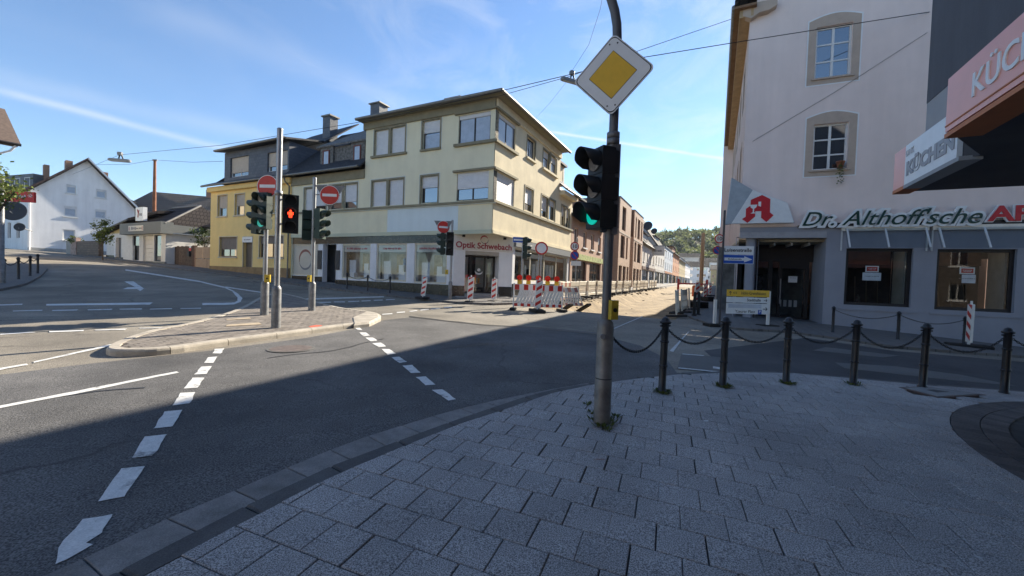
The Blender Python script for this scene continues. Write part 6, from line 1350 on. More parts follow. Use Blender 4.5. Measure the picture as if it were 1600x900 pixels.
m = MB(); m.tube(arc, .047, 16); part('shaft', m, mastm, mast)
for y_ in (212, 222): 
    m = MB(); zc = pz(957, y_) - bz; m.lathe([(.05, zc - .03), (.066, zc - .028), (.066, zc + .028), (.05, zc + .03)], 20); part('collar', m, galvdull, mast)
dc = at(957, 117, PB.y - .09); dn_ = Vector((-SD.x, -SD.y, 0)); du = PD.copy(); zv = Vector((0, 0, 1))
def diamond(hd, d0, d1, rnd_=.05, n=5):
    m = MB(); pts = []
    for k in range(4):
        a = math.pi / 2 * k
        for j in range(n):
            b = a - math.pi / 4 + math.pi / 2 * j / (n - 1); pts.append(((hd - rnd_ * 1.414) * math.cos(a) + rnd_ * math.cos(b), (hd - rnd_ * 1.414) * math.sin(a) + rnd_ * math.sin(b)))
    m.prism([dc + du * x + zv * y_ + dn_ * d0 for x, y_ in pts], dn_ * (d1 - d0)); return rel(m, mast)
sgd = part('priority_sign', diamond(.415, -.005, .0), signback, mast, 'diamond priority sign, yellow on white')
part('white_edge', diamond(.414, .0005, .0015), signwhite, sgd); part('black_line', diamond(.4, .002, .0028), signblack, sgd); part('white_field', diamond(.388, .0032, .004), signwhite, sgd); part('inner_black_line', diamond(.245, .0045, .005, .006), signblack, sgd); part('yellow_field', diamond(.238, .0055, .006, .005), signyellow, sgd)
m = MB()
for x, y_ in ((-.04, .31), (.04, .31), (-.04, -.31), (.04, -.31)): m.disc(dc + du * x + zv * y_ + dn_ * .004, dn_, .008, .004, 8)
part('rivet', rel(m, mast), signblack, sgd); m = MB(); m.tube([dc - dn_ * .004 + zv * .25 - Vector((0, 0, 0)), Vector((PB.x, PB.y, dc.z + .25))], .02, 8); m.tube([dc - dn_ * .004 - zv * .25, Vector((PB.x, PB.y, dc.z - .25))], .02, 8); part('sign_clamp', rel(m, mast), galvdull, sgd)
hc = at(941, 296, PB.y - .02); head(mast, hc, (-.91, -.41), lit=2, litm=lens_green, pitch=.275, hw=.125, lr=.1, vis=.2, label='three lens signal head showing green')
m = MB(); m.tube([Vector((PB.x, PB.y, hc.z + .38)), hc + zv * .38], .025, 8); m.tube([Vector((PB.x, PB.y, hc.z - .42)), hc - zv * .42], .025, 8); part('head_bracket', rel(m, mast), mastm, mast)
m = MB(); rect_on(m, Vector((PB.x + .02, PB.y, hc.z)), Vector((1, 0, 0)), Vector((0, -1, 0)), -.01, .05, -.46, .46, -.05, .06); part('cable_duct', rel(m, mast), mastm, mast)
button(mast, at(957, 484, PB.y - .04), (.35, -.94), (.085, .09, .2)); m = MB(); lk = at(941, 526, PB.y - .09); m.disc(lk, (0, -1, 0), .026, .02, 14); part('lock', rel(m, mast), galv, mast)

# -- island signals
i1 = gnd(431, 512, ISLZ); i2 = gnd(413, 492, ISLZ); i3 = gnd(487, 485, ISLZ)
def hz_(px, py, P): return at(px, py, P.y).z - P.z
p1 = pole('signal_pole', 'tallest grey pole on the traffic island with a red pedestrian light', i1, hz_(444, 203, i1), .058, hz_(433, 448, i1), .095, 'signal poles on the island')
head(p1, at(454, 335, i1.y - .05), (.48, -.88), lit=1, litm=lens_red, figure=True, offm=signal_dark, hw=.155, pitch=.275, lr=.1, vis=.14, label='pedestrian signal showing a red figure')
m = MB(); b_ = at(445, 350, i1.y); m.tube([(i1.x, i1.y, b_.z), b_], .022, 8); b_ = at(445, 312, i1.y); m.tube([(i1.x, i1.y, b_.z), b_], .022, 8); part('head_bracket', rel(m, p1), galvdull, p1)
m = MB(); zc = hz_(440, 302, i1); m.lathe([(.06, zc - .05), (.08, zc - .045), (.08, zc + .045), (.06, zc + .05)], 16); part('collar', m, galv, p1)
p2 = pole('signal_pole', 'grey island pole with a green signal below a no entry sign', i2, hz_(418, 282, i2), .055, hz_(413, 440, i2), .1, 'signal poles on the island')
head(p2, at(413, 330, i2.y - .12), (-.22, -.97), lit=2, litm=lens_teal, hw=.165, pitch=.32, lr=.105, vis=.22, mat=signal_green, offm=M('lens_pale', (.36, .36, .32), .3)); head(p2, at(404, 338, i2.y + .15), (-.98, .15), hw=.14, pitch=.32, lr=.1, vis=.2, mat=signal_green)
round_sign(p2, at(418, 291, i2.y - .06), (-.08, -1), .3, 'noentry'); button(p2, at(418, 435, i2.y - .07), (.3, -.95), (.13, .1, .2))
p3 = pole('signal_pole', 'grey island pole with a no entry sign before a triangular sign back', i3, hz_(491, 279, i3), .055, hz_(487, 441, i3), .1, 'signal poles on the island')
head(p3, at(500, 350, i3.y - .02), (.97, -.2), hw=.15, pitch=.3, lr=.1, vis=.21, mat=M('signal_green_sunlit', (.03, .06, .045), .5)); head(p3, at(480, 352, i3.y + .06), (-.5, .87), hw=.14, pitch=.3, lr=.1, mat=signal_green)  # right head's green is lightened, sunlight put into its paint colour
sc3 = at(515, 305, i3.y - .08); round_sign(p3, sc3, (.05, -1), .295, 'noentry'); m = MB(); tz = lambda x, z: (sc3.x + x, sc3.y + .04, sc3.z + z); m.prism([tz(-.46, .3), tz(.44, .3), tz(-.01, -.42)], (0, .012, 0)); part('yield_sign_back', rel(m, p3), signback, p3)
m = MB(); m.tube([(i3.x, i3.y, sc3.z + .02), sc3 + Vector((.3, .02, 0))], .015, 6); m.tube([(i3.x, i3.y, sc3.z + .28), sc3 + Vector((.3, .05, .26))], .015, 6); part('sign_clamp', rel(m, p3), galvdull, p3); button(p3, at(484, 435, i3.y - .07), (-.1, -1), (.11, .1, .2))

# -- poles across the junction
f1 = gnd(703, 468, .09); q1 = pole('signal_pole', 'grey signal pole with a small no entry sign before the optician', f1, hz_(706, 345, f1), .055, hz_(703, 440, f1), .09, 'signal poles across the junction'); head(q1, at(703, 381, f1.y - .1), (.15, -.99), hw=.17, pitch=.36, lr=.115, mat=signal_dark, offm=signal_dark); head(q1, at(692, 381, f1.y), (-.98, -.1), hw=.15, pitch=.34, lr=.11, mat=signal_green)
s_ = at(693, 355, f1.y - .12); round_sign(q1, s_, (.35, -.93), .3, 'noentry'); m = MB(); m.prism([(s_.x - .46, s_.y + .06, s_.z + .3), (s_.x + .4, s_.y + .06, s_.z + .3), (s_.x, s_.y + .06, s_.z - .45)], (0, .012, 0)); part('yield_sign_back', rel(m, q1), signback, q1); button(q1, at(698, 425, f1.y - .08), (0, -1), (.13, .1, .22))
f2 = gnd(814, 471, .09); q2 = pole('signal_pole', 'grey pole with a blue one way arrow right of the optician', f2, hz_(815, 372, f2), .055, 0, 0, 'signal poles across the junction'); head(q2, at(821, 388, f2.y - .05), (.98, -.1), hw=.17, pitch=.36, lr=.11, mat=signal_green)
def arrow_plate(root, c, n, w_, h, txt=None, name='one_way_sign'):
    n = Vector((n[0], n[1], 0)).normalized(); u = Vector((-n.y, n.x, 0)); c = Vector(c); m = MB(); rect_on(m, c, u, n, -w_ / 2, w_ / 2, -h / 2, h / 2, -.006, 0); s = part(name, rel(m, root), signwhite, root); m = MB(); rect_on(m, c, u, n, -w_ / 2 + .012, w_ / 2 - .012, -h / 2 + .012, h / 2 - .012, .0005, .002); part('blue_field', rel(m, root), signblue, s)
    m = MB(); P = lambda x, z: c + u * x * w_ + Vector((0, 0, z * h)) + n * .004; m.add([P(-.44, -.16), P(.2, -.16), P(.2, -.34), P(.46, 0), P(.2, .34), P(.2, .16), P(-.44, .16)], [(0, 1, 2, 3, 4, 5, 6)]); part('white_arrow', rel(m, root), signwhite, s)
    if txt: part('lettering', rel(lettering(txt, h * .24, c + n * .0055 - u * w_ * .1, u, n, ext=.001, off=.001), root), signblack, s)
arrow_plate(q2, at(814, 375, f2.y - .09), (.15, -.99), .8, .27)
f3 = W(-7.3, 17.2); f3.z = H(f3.x, f3.y); a3 = at(846, 388, f3.y); f3 = Vector((a3.x, a3.y, H(a3.x, a3.y))); q3 = pole('road_sign', 'white round sign with a red ring on twin posts behind the barrier', f3, a3.z - f3.z + .25, .032, 0, 0, None, None, 'sign'); round_sign(q3, a3 + Vector((0, -.05, 0)), (.1, -1), .3, 'closed'); m = MB(); m.tube([(-.11, 0, 0), (-.11, 0, a3.z - f3.z)], .03, 12); part('shaft', m, galv, q3)
f4 = gnd(898, 466, .09); q4 = pole('road_sign', 'pole with a 10 sign above a no stopping sign at the shop corner', f4, hz_(897, 372, f4), .04, 0, 0, None, None, 'sign'); round_sign(q4, at(898, 385, f4.y - .06), (.1, -1), .27, '10'); round_sign(q4, at(898, 399, f4.y - .06), (.1, -1), .27, 'nostop'); m = MB(); c = at(900, 411, f4.y - .06); rect_on(m, c, Vector((1, 0, 0)), Vector((0, -1, 0)), -.3, .3, -.16, .12, 0, .01); part('plate', rel(m, q4), signwhite, q4)
f5 = gnd(1124, 508, .07); q5 = pole('street_sign', 'dark pole with the street name plate and a blue one way arrow', f5, hz_(1124, 330, f5), .034, 0, 0, None, M('pole_dark', (.05, .05, .055), .5, .2, 6), 'sign')
sn = Vector((-.22, -.975, 0)); su = Vector((-sn.y, sn.x, 0)); c = at(1153, 391, f5.y - .1); m = MB(); rect_on(m, c, su, sn, -.48, .48, -.14, .14, -.01, 0); st = part('street_name_plate', rel(m, q5), signwhite, q5); part('lettering', rel(lettering('Luisenstraße', .165, c + sn * .004, su, sn, ext=.001, off=.002), q5), signblack, st); arrow_plate(q5, at(1153, 405, f5.y - .1), sn, .94, .3, 'Einbahnstraße')
f6 = W(-.4, 27.0); f6 = Vector((at(1122, 400, 24.5).x, 24.5, 0)); f6.z = H(f6.x, f6.y) + .07; q6 = pole('road_sign', 'pole with a 10 sign and a no stopping sign down the shaded footway', f6, at(1122, 362, 24.5).z - f6.z, .04, 0, 0, None, None, 'sign'); round_sign(q6, at(1124, 373, 24.4), (-.1, -1), .28, '10'); round_sign(q6, at(1121, 391, 24.4), (-.1, -1), .26, 'nostop')

# -- yellow and white direction sign
dl_, dr_ = gnd(1116, 509, .02), gnd(1199, 511, .02); dsn = thing('direction_sign', 'low yellow and white direction sign on two white posts', 'sign', (dl_.x, dl_.y, H(dl_.x, dl_.y)))
dvec = (Vector((dr_.x, dr_.y, 0)) - Vector((dl_.x, dl_.y, 0))); dL = dvec.length; dvec.normalize(); dno = Vector((dvec.y, -dvec.x, 0))
for P, top in ((dl_, 468), (dr_, 455)):
    m = MB(); zt_ = at(1116 if P is dl_ else 1199, top, P.y).z; rect_on(m, Vector((P.x, P.y, 0)), dvec, dno, -.045, .045, H(P.x, P.y) + .02, zt_, -.03, .03); part('post', rel(m, dsn), whiteplast, dsn); m = MB(); rect_on(m, Vector((P.x, P.y, 0)), dvec, dno, -.3, .3, H(P.x, P.y) + .002, H(P.x, P.y) + .1, -.2, .2); part('foot', rel(m, dsn), rubber, dsn)
dm_ = Vector((dl_.x, dl_.y, 0)) + dvec * (dL * .58) + dno * .05
zp = lambda py: at(1165, py, dm_.y).z
for i, (ya, yb_, mt_, tx, ha, txy) in enumerate(((453, 463.5, signyellow, 'Höhr-Grenzhausen', 'up', .1), (464.5, 473, signwhite, 'Stadthalle', 'r', .05), (474, 490.5, signwhite, 'Yzeurer Platz', 'r', -.1))):
    z1_, z0_ = zp(ya), zp(yb_); zc = (z0_ + z1_) / 2; hw_ = .82; m = MB(); rect_on(m, dm_, dvec, dno, -hw_, hw_, z0_, z1_, 0, .02); pn = part('panel', rel(m, dsn), mt_, dsn); tc_ = dm_ + dno * .024
    if i == 0: part('lettering', rel(lettering('Höhr-Grenzhausen', .15, tc_ + dvec * .2 + zv * zc, dvec, dno, ext=.001, sx=.82), dsn), signblack, pn); part('lettering', rel(lettering('413', .1, tc_ - dvec * .52 + zv * zc, dvec, dno, ext=.001), dsn), signblack, pn)
    elif i == 1: part('lettering', rel(lettering('Stadthalle', .14, tc_ + dvec * .22 + zv * zc, dvec, dno, ext=.001), dsn), signblack, pn)
    else:
        part('lettering', rel(lettering('Yzeurer Platz', .14, tc_ - dvec * .1 + zv * (zc - .1), dvec, dno, ext=.001), dsn), signblack, pn); m = MB(); rect_on(m, tc_, dvec, dno, .4, .54, zc - .18, zc - .03, 0, .003); part('parking_mark', rel(m, dsn), signblue, pn); part('lettering', rel(lettering('P', .13, tc_ + dno * .004 + dvec * .47 + zv * (zc - .1), dvec, dno, ext=.001), dsn), signwhite, pn)
        m = MB(); rect_on(m, tc_, dvec, dno, -.75, .52, zc + .02, zc + .15, 0, .002); part('covered_line', rel(m, dsn), M('cover_tape', (.5, .54, .6), .5), pn)
    m = MB(); ac = tc_ + dvec * (-.7 if ha == 'up' else .68) + zv * zc; s = .07 if i < 2 else .09; ax, ay = (zv, dvec) if ha == 'up' else (dvec, zv)
    def ap(x, y_): return ac + ax * x * s + ay * y_ * s + dno * .001
    for poly in ([(-1, -.13), (.7, -.13), (.7, .13), (-1, .13)], [(.95, 0), (.2, .75), (.0, .6), (.6, 0)], [(.95, 0), (.6, 0), (.0, -.6), (.2, -.75)]): m.add([ap(*p) for p in poly], [tuple(range(4))])
    part('arrow', rel(m, dsn), signblack, pn)

# -- beacons
def make_beacon():
    t = thing('beacon', 'x', 'beacon'); part('plate', MB().bbox(-.13, .13, -.025, .025, .16, 1.14, .012), whiteplast, t); m = MB()
    for k in range(4):
        z = .2 + k * .27; m.add([(-.1, -.0262, z), (.1, -.0262, z + .13), (.1, -.0262, min(1.12, z + .25)), (-.1, -.0262, min(1.12, z + .12))], [(0, 1, 2, 3)]); m.add([(-.1, .0262, z), (.1, .0262, z + .13), (.1, .0262, min(1.12, z + .25)), (-.1, .0262, min(1.12, z + .12))], [(0, 1, 2, 3)])
    part('red_stripe', m, redref, t); m = MB(); m.tube([(0, 0, 1.13), (0, 0, 1.22)], .025, 8); part('lamp_peg', m, whiteplast, t); m = MB(); m.tube([(0, 0, .05), (0, 0, .18)], .03, 8); part('peg', m, whiteplast, t); part('foot', MB().bbox(-.2, .2, -.4, .4, 0, .1, .02), rubber, t); return t
be0 = make_beacon(); be_used = False
def beacon(p, rz, label, lean=(0, 0), off=0.01, s=1.0):
    global be_used
    o = be0 if not be_used else copy_tree(be0); be_used = True; o.location = (p.x, p.y, H(p.x, p.y) + off); o.rotation_euler = (rad(lean[0]), rad(lean[1]), rad(rz)); o.scale = (s, s, s); tag(o, label, 'beacon', 'red and white striped beacons'); return o
beacon(gnd(660, 467, .09), -20, 'tilted striped beacon before the right display window of the optician', (0, 7), .09, .9); beacon(gnd(734, 474), 0, 'striped beacon left of the optician door', (0, 1.5), .01, 1.05); beacon(gnd(771, 473), -15, 'striped beacon right of the optician door', (0, 1), .01, 1.0)
beacon(gnd(839, 488), 15, 'striped beacon standing between the two barrier panels', (0, 3), .01, 1.1); beacon(at(1090, 447, 21.5), 15, 'large striped beacon at the start of the shaded footway', (0, 0), .2, 1.05); beacon(at(1102, 444, 28), 15, 'second striped beacon along the shaded footway', (0, 0), .1, 1.0); beacon(at(1110, 446, 36), 15, 'third striped beacon along the shaded footway', (0, 0), .1, 1.0)
beacon(gnd(1513, 544, .03), 62, 'striped beacon before the second pharmacy window', (0, -1), .03, 1.1)
for k, (px, Y) in enumerate(((1091, 21.5), (1103, 28))):
    P = at(px, 470, Y); t = thing('foot_stack', ('stack of black rubber feet under the large beacon', 'stack of black rubber feet under the second footway beacon')[k], 'rubber feet', (P.x, P.y, H(P.x, P.y) + .07), rad(20))
    for j in range(3): part('foot', MB().bbox(-.28, .28, -.45, .45, j * .105, j * .105 + .1, .02), rubber, t)

# -- barriers
def make_barrier(w_, stripes, slots, mat, redm=None, sw_=.07):
    redm = redm or redref
    t = thing('barrier', 'x', 'barrier'); part('post', MB().bbox(-.03, .03, -.03, .03, .02, 1.06, .01), mat, t); part('post', MB().bbox(w_ - .03, w_ + .03, -.03, .03, .02, 1.06, .01), mat, t)
    tb_ = part('top_board', MB().bbox(.03, w_ - .03, -.022, .022, .78, 1.02, .01), mat, t); bb_ = part('bottom_board', MB().bbox(.03, w_ - .03, -.02, .02, .12, .26, .01), mat, t)
    n = stripes
    if n:
        m = MB(); st = (w_ - .06) / n
        for k in range(0, n, 2): m.box(.03 + k * st, .03 + (k + 1) * st, -.0245, .0245, .79, 1.01)
        part('red_stripe', m, redm, tb_); m = MB(); st = (w_ - .06) / (n + 2)
        for k in range(0, n + 2, 2): m.box(.03 + k * st, .03 + (k + 1) * st, -.0225, .0225, .13, .25)
        part('red_stripe', m, redm, bb_)
    for k in range(slots):
        x = .06 + (w_ - .3) * k / max(1, slots - 1); part('slat', MB().prism([(x, -.012, .26), (x + sw_, -.012, .26), (min(w_, x + .19 + sw_), -.012, .78), (min(w_ - .02, x + .17), -.012, .78)], (0, .024, 0)), mat, t)
    part('rail', MB().box(.03, w_ - .03, -.014, .014, .5, .545), mat, t)
    for x in (.0, w_): part('foot', MB().bbox(x - .12, x + .12, -.4, .4, -.02, .07, .02), rubber, t)
    return t
bw0 = make_barrier(.98, 5, 6, whiteplast, None, .105); A = gnd(802, 484); Bq = gnd(839, 486); Cq = gnd(878, 487)
bw0.location = (A.x, A.y, H(A.x, A.y) + .03); bw0.rotation_euler.z = math.atan2(Bq.y - A.y, Bq.x - A.x); tag(bw0, 'left red and white barrier panel with two warning lamps', 'barrier', 'red and white barrier panels')
bw1 = copy_tree(bw0); bw1.location = (Bq.x + .06, Bq.y, H(Bq.x, Bq.y) + .03); bw1.rotation_euler.z = math.atan2(Cq.y - Bq.y, Cq.x - Bq.x); tag(bw1, 'right red and white barrier panel with two warning lamps', 'barrier', 'red and white barrier panels')
bt = make_barrier(.98, 5, 6, M('fence_cream', (.66, .6, .49), .6, .12, 5), M('stripe_faded', (.36, .13, .09), .6), .08); p = gnd(884, 484); bt.location = (p.x, p.y, H(p.x, p.y) + .05); bt.rotation_euler = (rad(-28), 0, rad(35)); bt.scale = (1.1, 1, 1); tag(bt, 'leaning barrier panel propped behind the lamp barriers', 'barrier', 'red and white barrier panels')
lampred = M('lamp_red_lens', (.75, .03, .015), .25, .1, 20, spec=.6); lamp_l = ['warning lamp on the left end of the left barrier panel', 'warning lamp on the middle of the left barrier panel', 'warning lamp behind the beacon between the barrier panels', 'warning lamp on the middle of the right barrier panel', 'warning lamp on the right end of the right barrier panel']
for k, px in enumerate((811.5, 825.5, 841, 855.4, 869.6)):
    c = at(px, 447.5, 16.62); zt_ = H(c.x, c.y) + 1.05; t = thing('warning_lamp', lamp_l[k], 'lamp', (c.x, c.y, zt_), 0, 'red warning lamps on the barriers'); part('battery_box', MB().bbox(-.09, .09, -.06, .06, 0, .17, .012), lampyellow, t); m = MB(); m.disc((0, -.05, .27), (0, -1, 0), .115, .05, 20); m.disc((0, .05, .27), (0, 1, 0), .115, .05, 20); part('lens', m, lampred, t); m = MB(); m.disc((0, -.05, .27), (0, 1, 0), .1, .1, 20); part('lens_ring', m, lampyellow, t)
fencew = M('fence_cream', (.66, .6, .49), .6, .12, 5)
br0 = make_barrier(2.0, 0, 9, fencew); n_row = 17; rowlab = 'cream barrier in the long row along the excavation, number %s from the junction'
for k in range(n_row):
    o = br0 if k == 0 else copy_tree(br0); p = W(-7.35 + .02 * k + random.uniform(-.08, .08), 21.0 + k * 2.1); o.location = (p.x, p.y, H(p.x, p.y) + .1); o.rotation_euler = (rad(random.uniform(-3, 3)), rad(random.uniform(-1, 1)), math.atan2(SD.y, SD.x) + rad(random.uniform(-3, 3))); tag(o, (ORD[k] if k < 18 else '') + ' cream barrier from the junction in the long row along the excavation', 'barrier', 'cream barriers along the excavation')
rs0 = copy_tree(bt); p = W(-7.0, 19.2); rs0.location = (p.x, p.y, H(p.x, p.y) + .1); rs0.rotation_euler = (0, 0, math.atan2(SD.y, SD.x)); rs0.scale = (1.7, 1, 1); tag(rs0, 'striped barrier at the near end of the cream barrier row', 'barrier', 'red and white barrier panels')
for k, (r, t_, dr_z) in enumerate(((-1.35, 17.3, 2), (-1.3, 19.5, -3), (-1.1, 21.7, 4), (-.95, 24.0, 0))):
    o = copy_tree(br0); p = W(r, t_); o.location = (p.x, p.y, H(p.x, p.y) + .05); o.rotation_euler = (rad(-4), 0, math.atan2(SD.y, SD.x) + rad(dr_z)); tag(o, ORD[k] + ' grey white barrier from the junction on the shaded side of the excavation', 'barrier', 'barriers on the shaded side of the excavation')
    for ch in o.children:
        if ch.name.startswith('foot'): continue
        ch.data = ch.data.copy() if False else ch.data
for k, (r, t_) in enumerate(((-.75, 18.2), (-.62, 18.9))):
    p = W(r, t_); t = thing('rubber_post', ('dark upright post behind the shaded barrier', 'second dark upright post behind the shaded barrier')[k], 'post', (p.x, p.y, H(p.x, p.y) + .05)); m = MB(); m.tube([(0, 0, 0), (0, 0, .95), (0, 0, 1.0)], [.06, .06, .03], 12); part('shaft', m, rubber, t); m = MB(); m.lathe([(.1, 0), (.1, .05), (.06, .08)], 12); part('foot', m, rubber, t)
ro = thing('tape_barrier', 'two red posts with a rail at the far end of the excavation', 'barrier', W(-3.4, 44, 0) + Vector((0, 0, H(W(-3.4, 44).x, W(-3.4, 44).y))), math.atan2(PD.y, PD.x))
for x in (0, 2.6): part('post', MB().box(x - .1, x + .1, -.1, .1, -.3, 1.5), M('post_red', (.4, .04, .04), .6), ro)
part('rail', MB().box(.1, 2.5, -.03, .03, .95, 1.1), M('post_red', (0, 0, 0)), ro); part('orange_bag', MB().bbox(1.3, 1.9, -.3, .3, -.2, .9, .12), M('bag_orange', (.75, .16, .04), .7), ro)
# -- tall posts
P = at(1096, 430, 62); t = thing('wooden_pole', 'bare wooden pole standing in the closed street', 'pole', (P.x, P.y, H(P.x, P.y))); m = MB(); m.tube([(0, 0, -.2), (0, 0, at(1096, 364, 62).z - H(P.x, P.y))], [.3, .24], 12); part('shaft', m, M('pole_timber', (.38, .24, .13), .8, .2, 4), t); m = MB(); m.lathe([(.4, -.3), (.4, .3), (.3, .35)], 12); part('base', m, concrete, t)
P = at(241, 330, 43); t = thing('rusty_mast', 'rusty steel mast behind the small white shop', 'pole', (P.x, P.y, H(P.x, P.y))); zt_ = at(246, 250, 43).z - H(P.x, P.y); m = MB(); m.tube([(0, 0, 0), (0, 0, zt_ * .6), (0, 0, zt_)], [.17, .16, .12], 12); part('shaft', m, M('rust', (.24, .1, .05), .8, .3, 2), t); m = MB(); m.box(-.25, .25, -.05, .05, zt_ - .1, zt_ + .05); part('cross_arm', m, galvdull, t)

# -- overhead cables and suspended street lamps
cablem = M('cable', (.012, .012, .013), .6)
def cable(pts, r, label, name='overhead_cable'):
    o0 = pts[0]; P = [];
    for a, b in zip(pts, pts[1:]):
        for k in range(6): P.append(a.lerp(b, k / 6))
    P.append(pts[-1]); m = MB(); m.tube([p - o0 for p in P], r, 6); o = part(name, m, cablem, None); o.location = o0; tag(o, label, 'cable', 'overhead cables'); return o
def pts3(l): return [at(*p) for p in l]
l1 = at(187, 242, 36); l2 = at(893, 116, 15.5)
whn = Vector((wh0.x, wh0.y, 0)) + gdir * (pk[0] - 1.2); anchor_w = Vector((whn.x, whn.y, pk[1] - 1.9)) + gout * .05
anc = Pp(1.95, .03); anc.z = at(1430, 18, anc.y).z
cable([anchor_w, l1, at(345, 227, 30), at(600, 184.5, 22), at(770, 145, 18), l2, at(1000, 90.5, 15.2), at(1160, 64.5, 14.9), anc], .014, 'main lamp cable spanning the junction from the white house to the pink wall')
anc2 = cn_ + SD * 1.0 - PD * .3; anc2.z = at(1146, 24, anc2.y).z
cable([at(560, 189.5, 26.5), at(780, 150, 18.5), l2 + Vector((0, 0, -.06)), at(990, 82, 16), anc2], .011, 'second cable rising from the green house past the lamp to the eaves')
a3_ = Pp(a0p + .3, .02); a3_.z = at(1176, 221, a3_.y).z; a4_ = Pp(1.93, .03); a4_.z = at(1428, 50, a4_.y).z; cable([a3_, a3_.lerp(a4_, .5) - Vector((0, 0, .08)), a4_], .006, 'thin wire slanting across the pink wall')
cable([l2 + Vector((0, 0, .1)), at(920, 70, 13), at(938, 14, 11), at(946, -30, 10)], .005, 'thin guy wire rising from the suspended lamp'); cable([l2 + Vector((-.15, 0, -.25)), at(860, 160, 18), Rp(3.2, .05) + Vector((0, 0, 9.95))], .004, 'thin guy wire from the suspended lamp to the green house')
cable([at(152, 257, 44), at(200, 257, 43.5), Vector((P.x, P.y, H(P.x, P.y) + zt_)), at(300, 253.5, 36), at(348, 252, 31.4)], .014, 'cable from the rusty mast to the yellow house attic')
def lamp(c, label, s, ang):
    t = thing('suspended_lamp', label, 'street lamp', c, rad(ang), 'street lamps hung on the cable'); m = MB(); m.bbox(-.62 * s, .62 * s, -.13 * s, .13 * s, -.42 * s, -.26 * s, .05 * s); part('lamp_body', m, M('lamp_grey', (.22, .23, .24), .5), t); m = MB(); m.box(-.5 * s, .5 * s, -.1 * s, .1 * s, -.45 * s, -.42 * s); part('diffuser', m, M('lamp_diffuser', (.35, .36, .36), .3), t); m = MB(); m.tube([(.2 * s, 0, -.26 * s), (.1 * s, 0, 0)], .04 * s, 8); m.tube([(-.05 * s, 0, -.26 * s), (.0, 0, 0)], .04 * s, 8); part('hanger', m, signal_dark, t); m = MB(); m.bbox(-.1 * s, .14 * s, -.1 * s, .1 * s, -.02 * s, .18 * s, .02); part('terminal_box', m, greypaint, t); return t
lamp(l1, 'street lamp hung on the cable before the white house', 1.35, 12); lamp(l2, 'street lamp hung on the cable beside the priority sign', .72, 25)

# -- weeds and litter on the pavement
def weed(p, label, n, s, rr):
    t = thing('weed', label, 'weed', (p.x, p.y, H(p.x, p.y) + .03), 0, 'weeds in the pavement joints'); m = MB()
    for k in range(n):
        a = random.uniform(0, 6.28); q = Vector((math.cos(a), math.sin(a), 0)) * rr * random.uniform(.6, 1.25); l = s * random.uniform(.5, 1.2); d = Vector((math.cos(a) * random.uniform(.2, 1), math.sin(a) * random.uniform(.2, 1), random.uniform(.3, 1))).normalized(); u = d.cross(Vector((0, 0, 1))).normalized() * l * .22
        m.add([q, q + d * l * .5 + u, q + d * l, q + d * l * .5 - u], [(0, 1, 2, 3)])
    link('leaves', m.mesh('leaves', recalc=False), weedm, t); m = MB()
    for k in range(max(3, n // 12)):
        a = random.uniform(0, 6.28); q = Vector((math.cos(a) * rr, math.sin(a) * rr, 0)); m.tube([q, q + Vector((random.uniform(-.02, .02), random.uniform(-.02, .02), s * .7))], .0018, 4)
    part('stalk', m, weedm, t)
for i, p in enumerate(near_px[:5]):
    g = gnd(p[0] + 2, p[1] + 1, .034)
    if i < 4: weed(g, 'weeds round the foot of the %s near bollard' % ORD[i], (110, 120, 90, 45)[i], .06, .085)
weed(gnd(942, 661, .034), 'weeds round the foot of the priority sign mast', 60, .07, .11)
for k, (x, y_) in enumerate(((923, 645), (962, 652), (950, 672), (918, 632))): weed(gnd(x, y_, .034), ORD[k] + ' small weed tuft in a joint beside the priority sign mast', 26, .05, .03)
for k, (x, y_, s_, mt_, lb) in enumerate(((1103, 658, .03, signwhite, 'small scrap of white paper on the paving slabs'), (936, 718, .055, M('litter_red', (.25, .06, .03), .7), 'thin reddish straw lying on the paving slabs'))):
    g = gnd(x, y_, .036); o = part('litter', MB().add([(-s_, -.006, .003), (s_ * .7, -.012 if k == 0 else -.003, .004), (s_, .01 if k == 0 else .003, .006), (-s_ * .4, .016 if k == 0 else .003, .003)], [(0, 1, 2, 3)]), mt_, None); o.location = (g.x, g.y, H(g.x, g.y) + .035); tag(o, lb, 'litter')

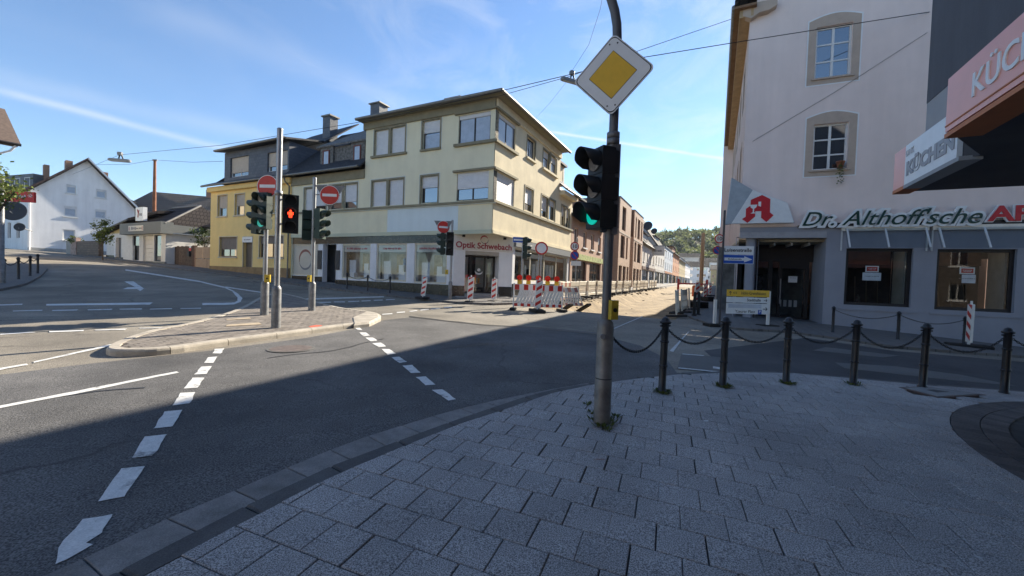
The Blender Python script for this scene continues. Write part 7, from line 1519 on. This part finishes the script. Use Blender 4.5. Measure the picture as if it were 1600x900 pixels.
# ------------------------------------------------------------------ houses and a tree added out of view, for reflections and bounced light
for k, (x0, w_, hgt, mt, lb) in enumerate(((-48, 15, 8.5, M('opposite_cream', (.68, .57, .38), .9, .08, .6, streak=.12), 'unseen cream house added for the optician display windows to reflect'), (-32.6, 14, 10.5, whitewall, 'unseen white house added beside the cream one for the optician windows to reflect'), (-18.2, 13, 9.0, M('opposite_sand', (.6, .48, .36), .9, .08, .6, streak=.12), 'unseen sand coloured house added for the optician corner windows to reflect'), (-4.8, 13, 9.5, M('opposite_grey', (.4, .38, .36), .9, .08, .6), 'unseen grey house added to darken reflections in the pharmacy windows'), (8.4, 14, 10, M('opposite_brown', (.1, .085, .075), .9, .08, .6), 'unseen brown house added to darken reflections in the right pharmacy window'))):
    B = Bld('unseen_house', lb, 'building', Vector((x0, -14 if x0 < -10 else -21, 0)), Vector((1, .08, 0)), .1, Vector((-.08, 1, 0)), 'unseen houses added behind the camera'); hs_ = [(w_ * (i + .5) / 4 - .55, w_ * (i + .5) / 4 + .55, z, z + 1.5) for i in range(4) for z in (1.0, 4.2, 7.0) if z + 1.6 < hgt]
    B.wall(0, w_, -.3, hgt, hs_, mt, depth=10)
    for h in hs_: B.win(h, wframe, nv=2, sill=whitewall)
    B.slope([(-.2, .5, hgt), (w_ + .2, .5, hgt), (w_ + .2, -5, hgt + 4.5), (-.2, -5, hgt + 4.5)], .2, tile_brown); B.slope([(-.2, -5, hgt + 4.5), (w_ + .2, -5, hgt + 4.5), (w_ + .2, -10.5, hgt), (-.2, -10.5, hgt)], .2, tile_brown)
tree('unseen leafy tree added for the optician windows to reflect', (-29, -9, 0), 6, (0, 0, 5), 2.2, 2.2, 2200, .16, leaf1, seed=21, clumps=24, tr=.16)

# ------------------------------------------------------------------ the air of the valley: thin haze
hz_mb = MB().box(-700, 700, -60, 900, -4, 84)
hazeo = link('haze', hz_mb.mesh('haze'), None); hazeo['kind'] = 'stuff'; hazeo['label'] = 'thin morning haze over the street and hillside'; hazeo['category'] = 'haze'
hm = bpy.data.materials.new('haze'); hm.use_nodes = True; hn = hm.node_tree; hn.nodes.clear()
ho = hn.nodes.new('ShaderNodeOutputMaterial'); hv = hn.nodes.new('ShaderNodeVolumePrincipled'); hv.inputs['Color'].default_value = (.8, .87, .95, 1); hv.inputs['Density'].default_value = .00016; hv.inputs['Anisotropy'].default_value = .1
hn.links.new(hv.outputs[0], ho.inputs['Volume']); hazeo.data.materials.append(hm)
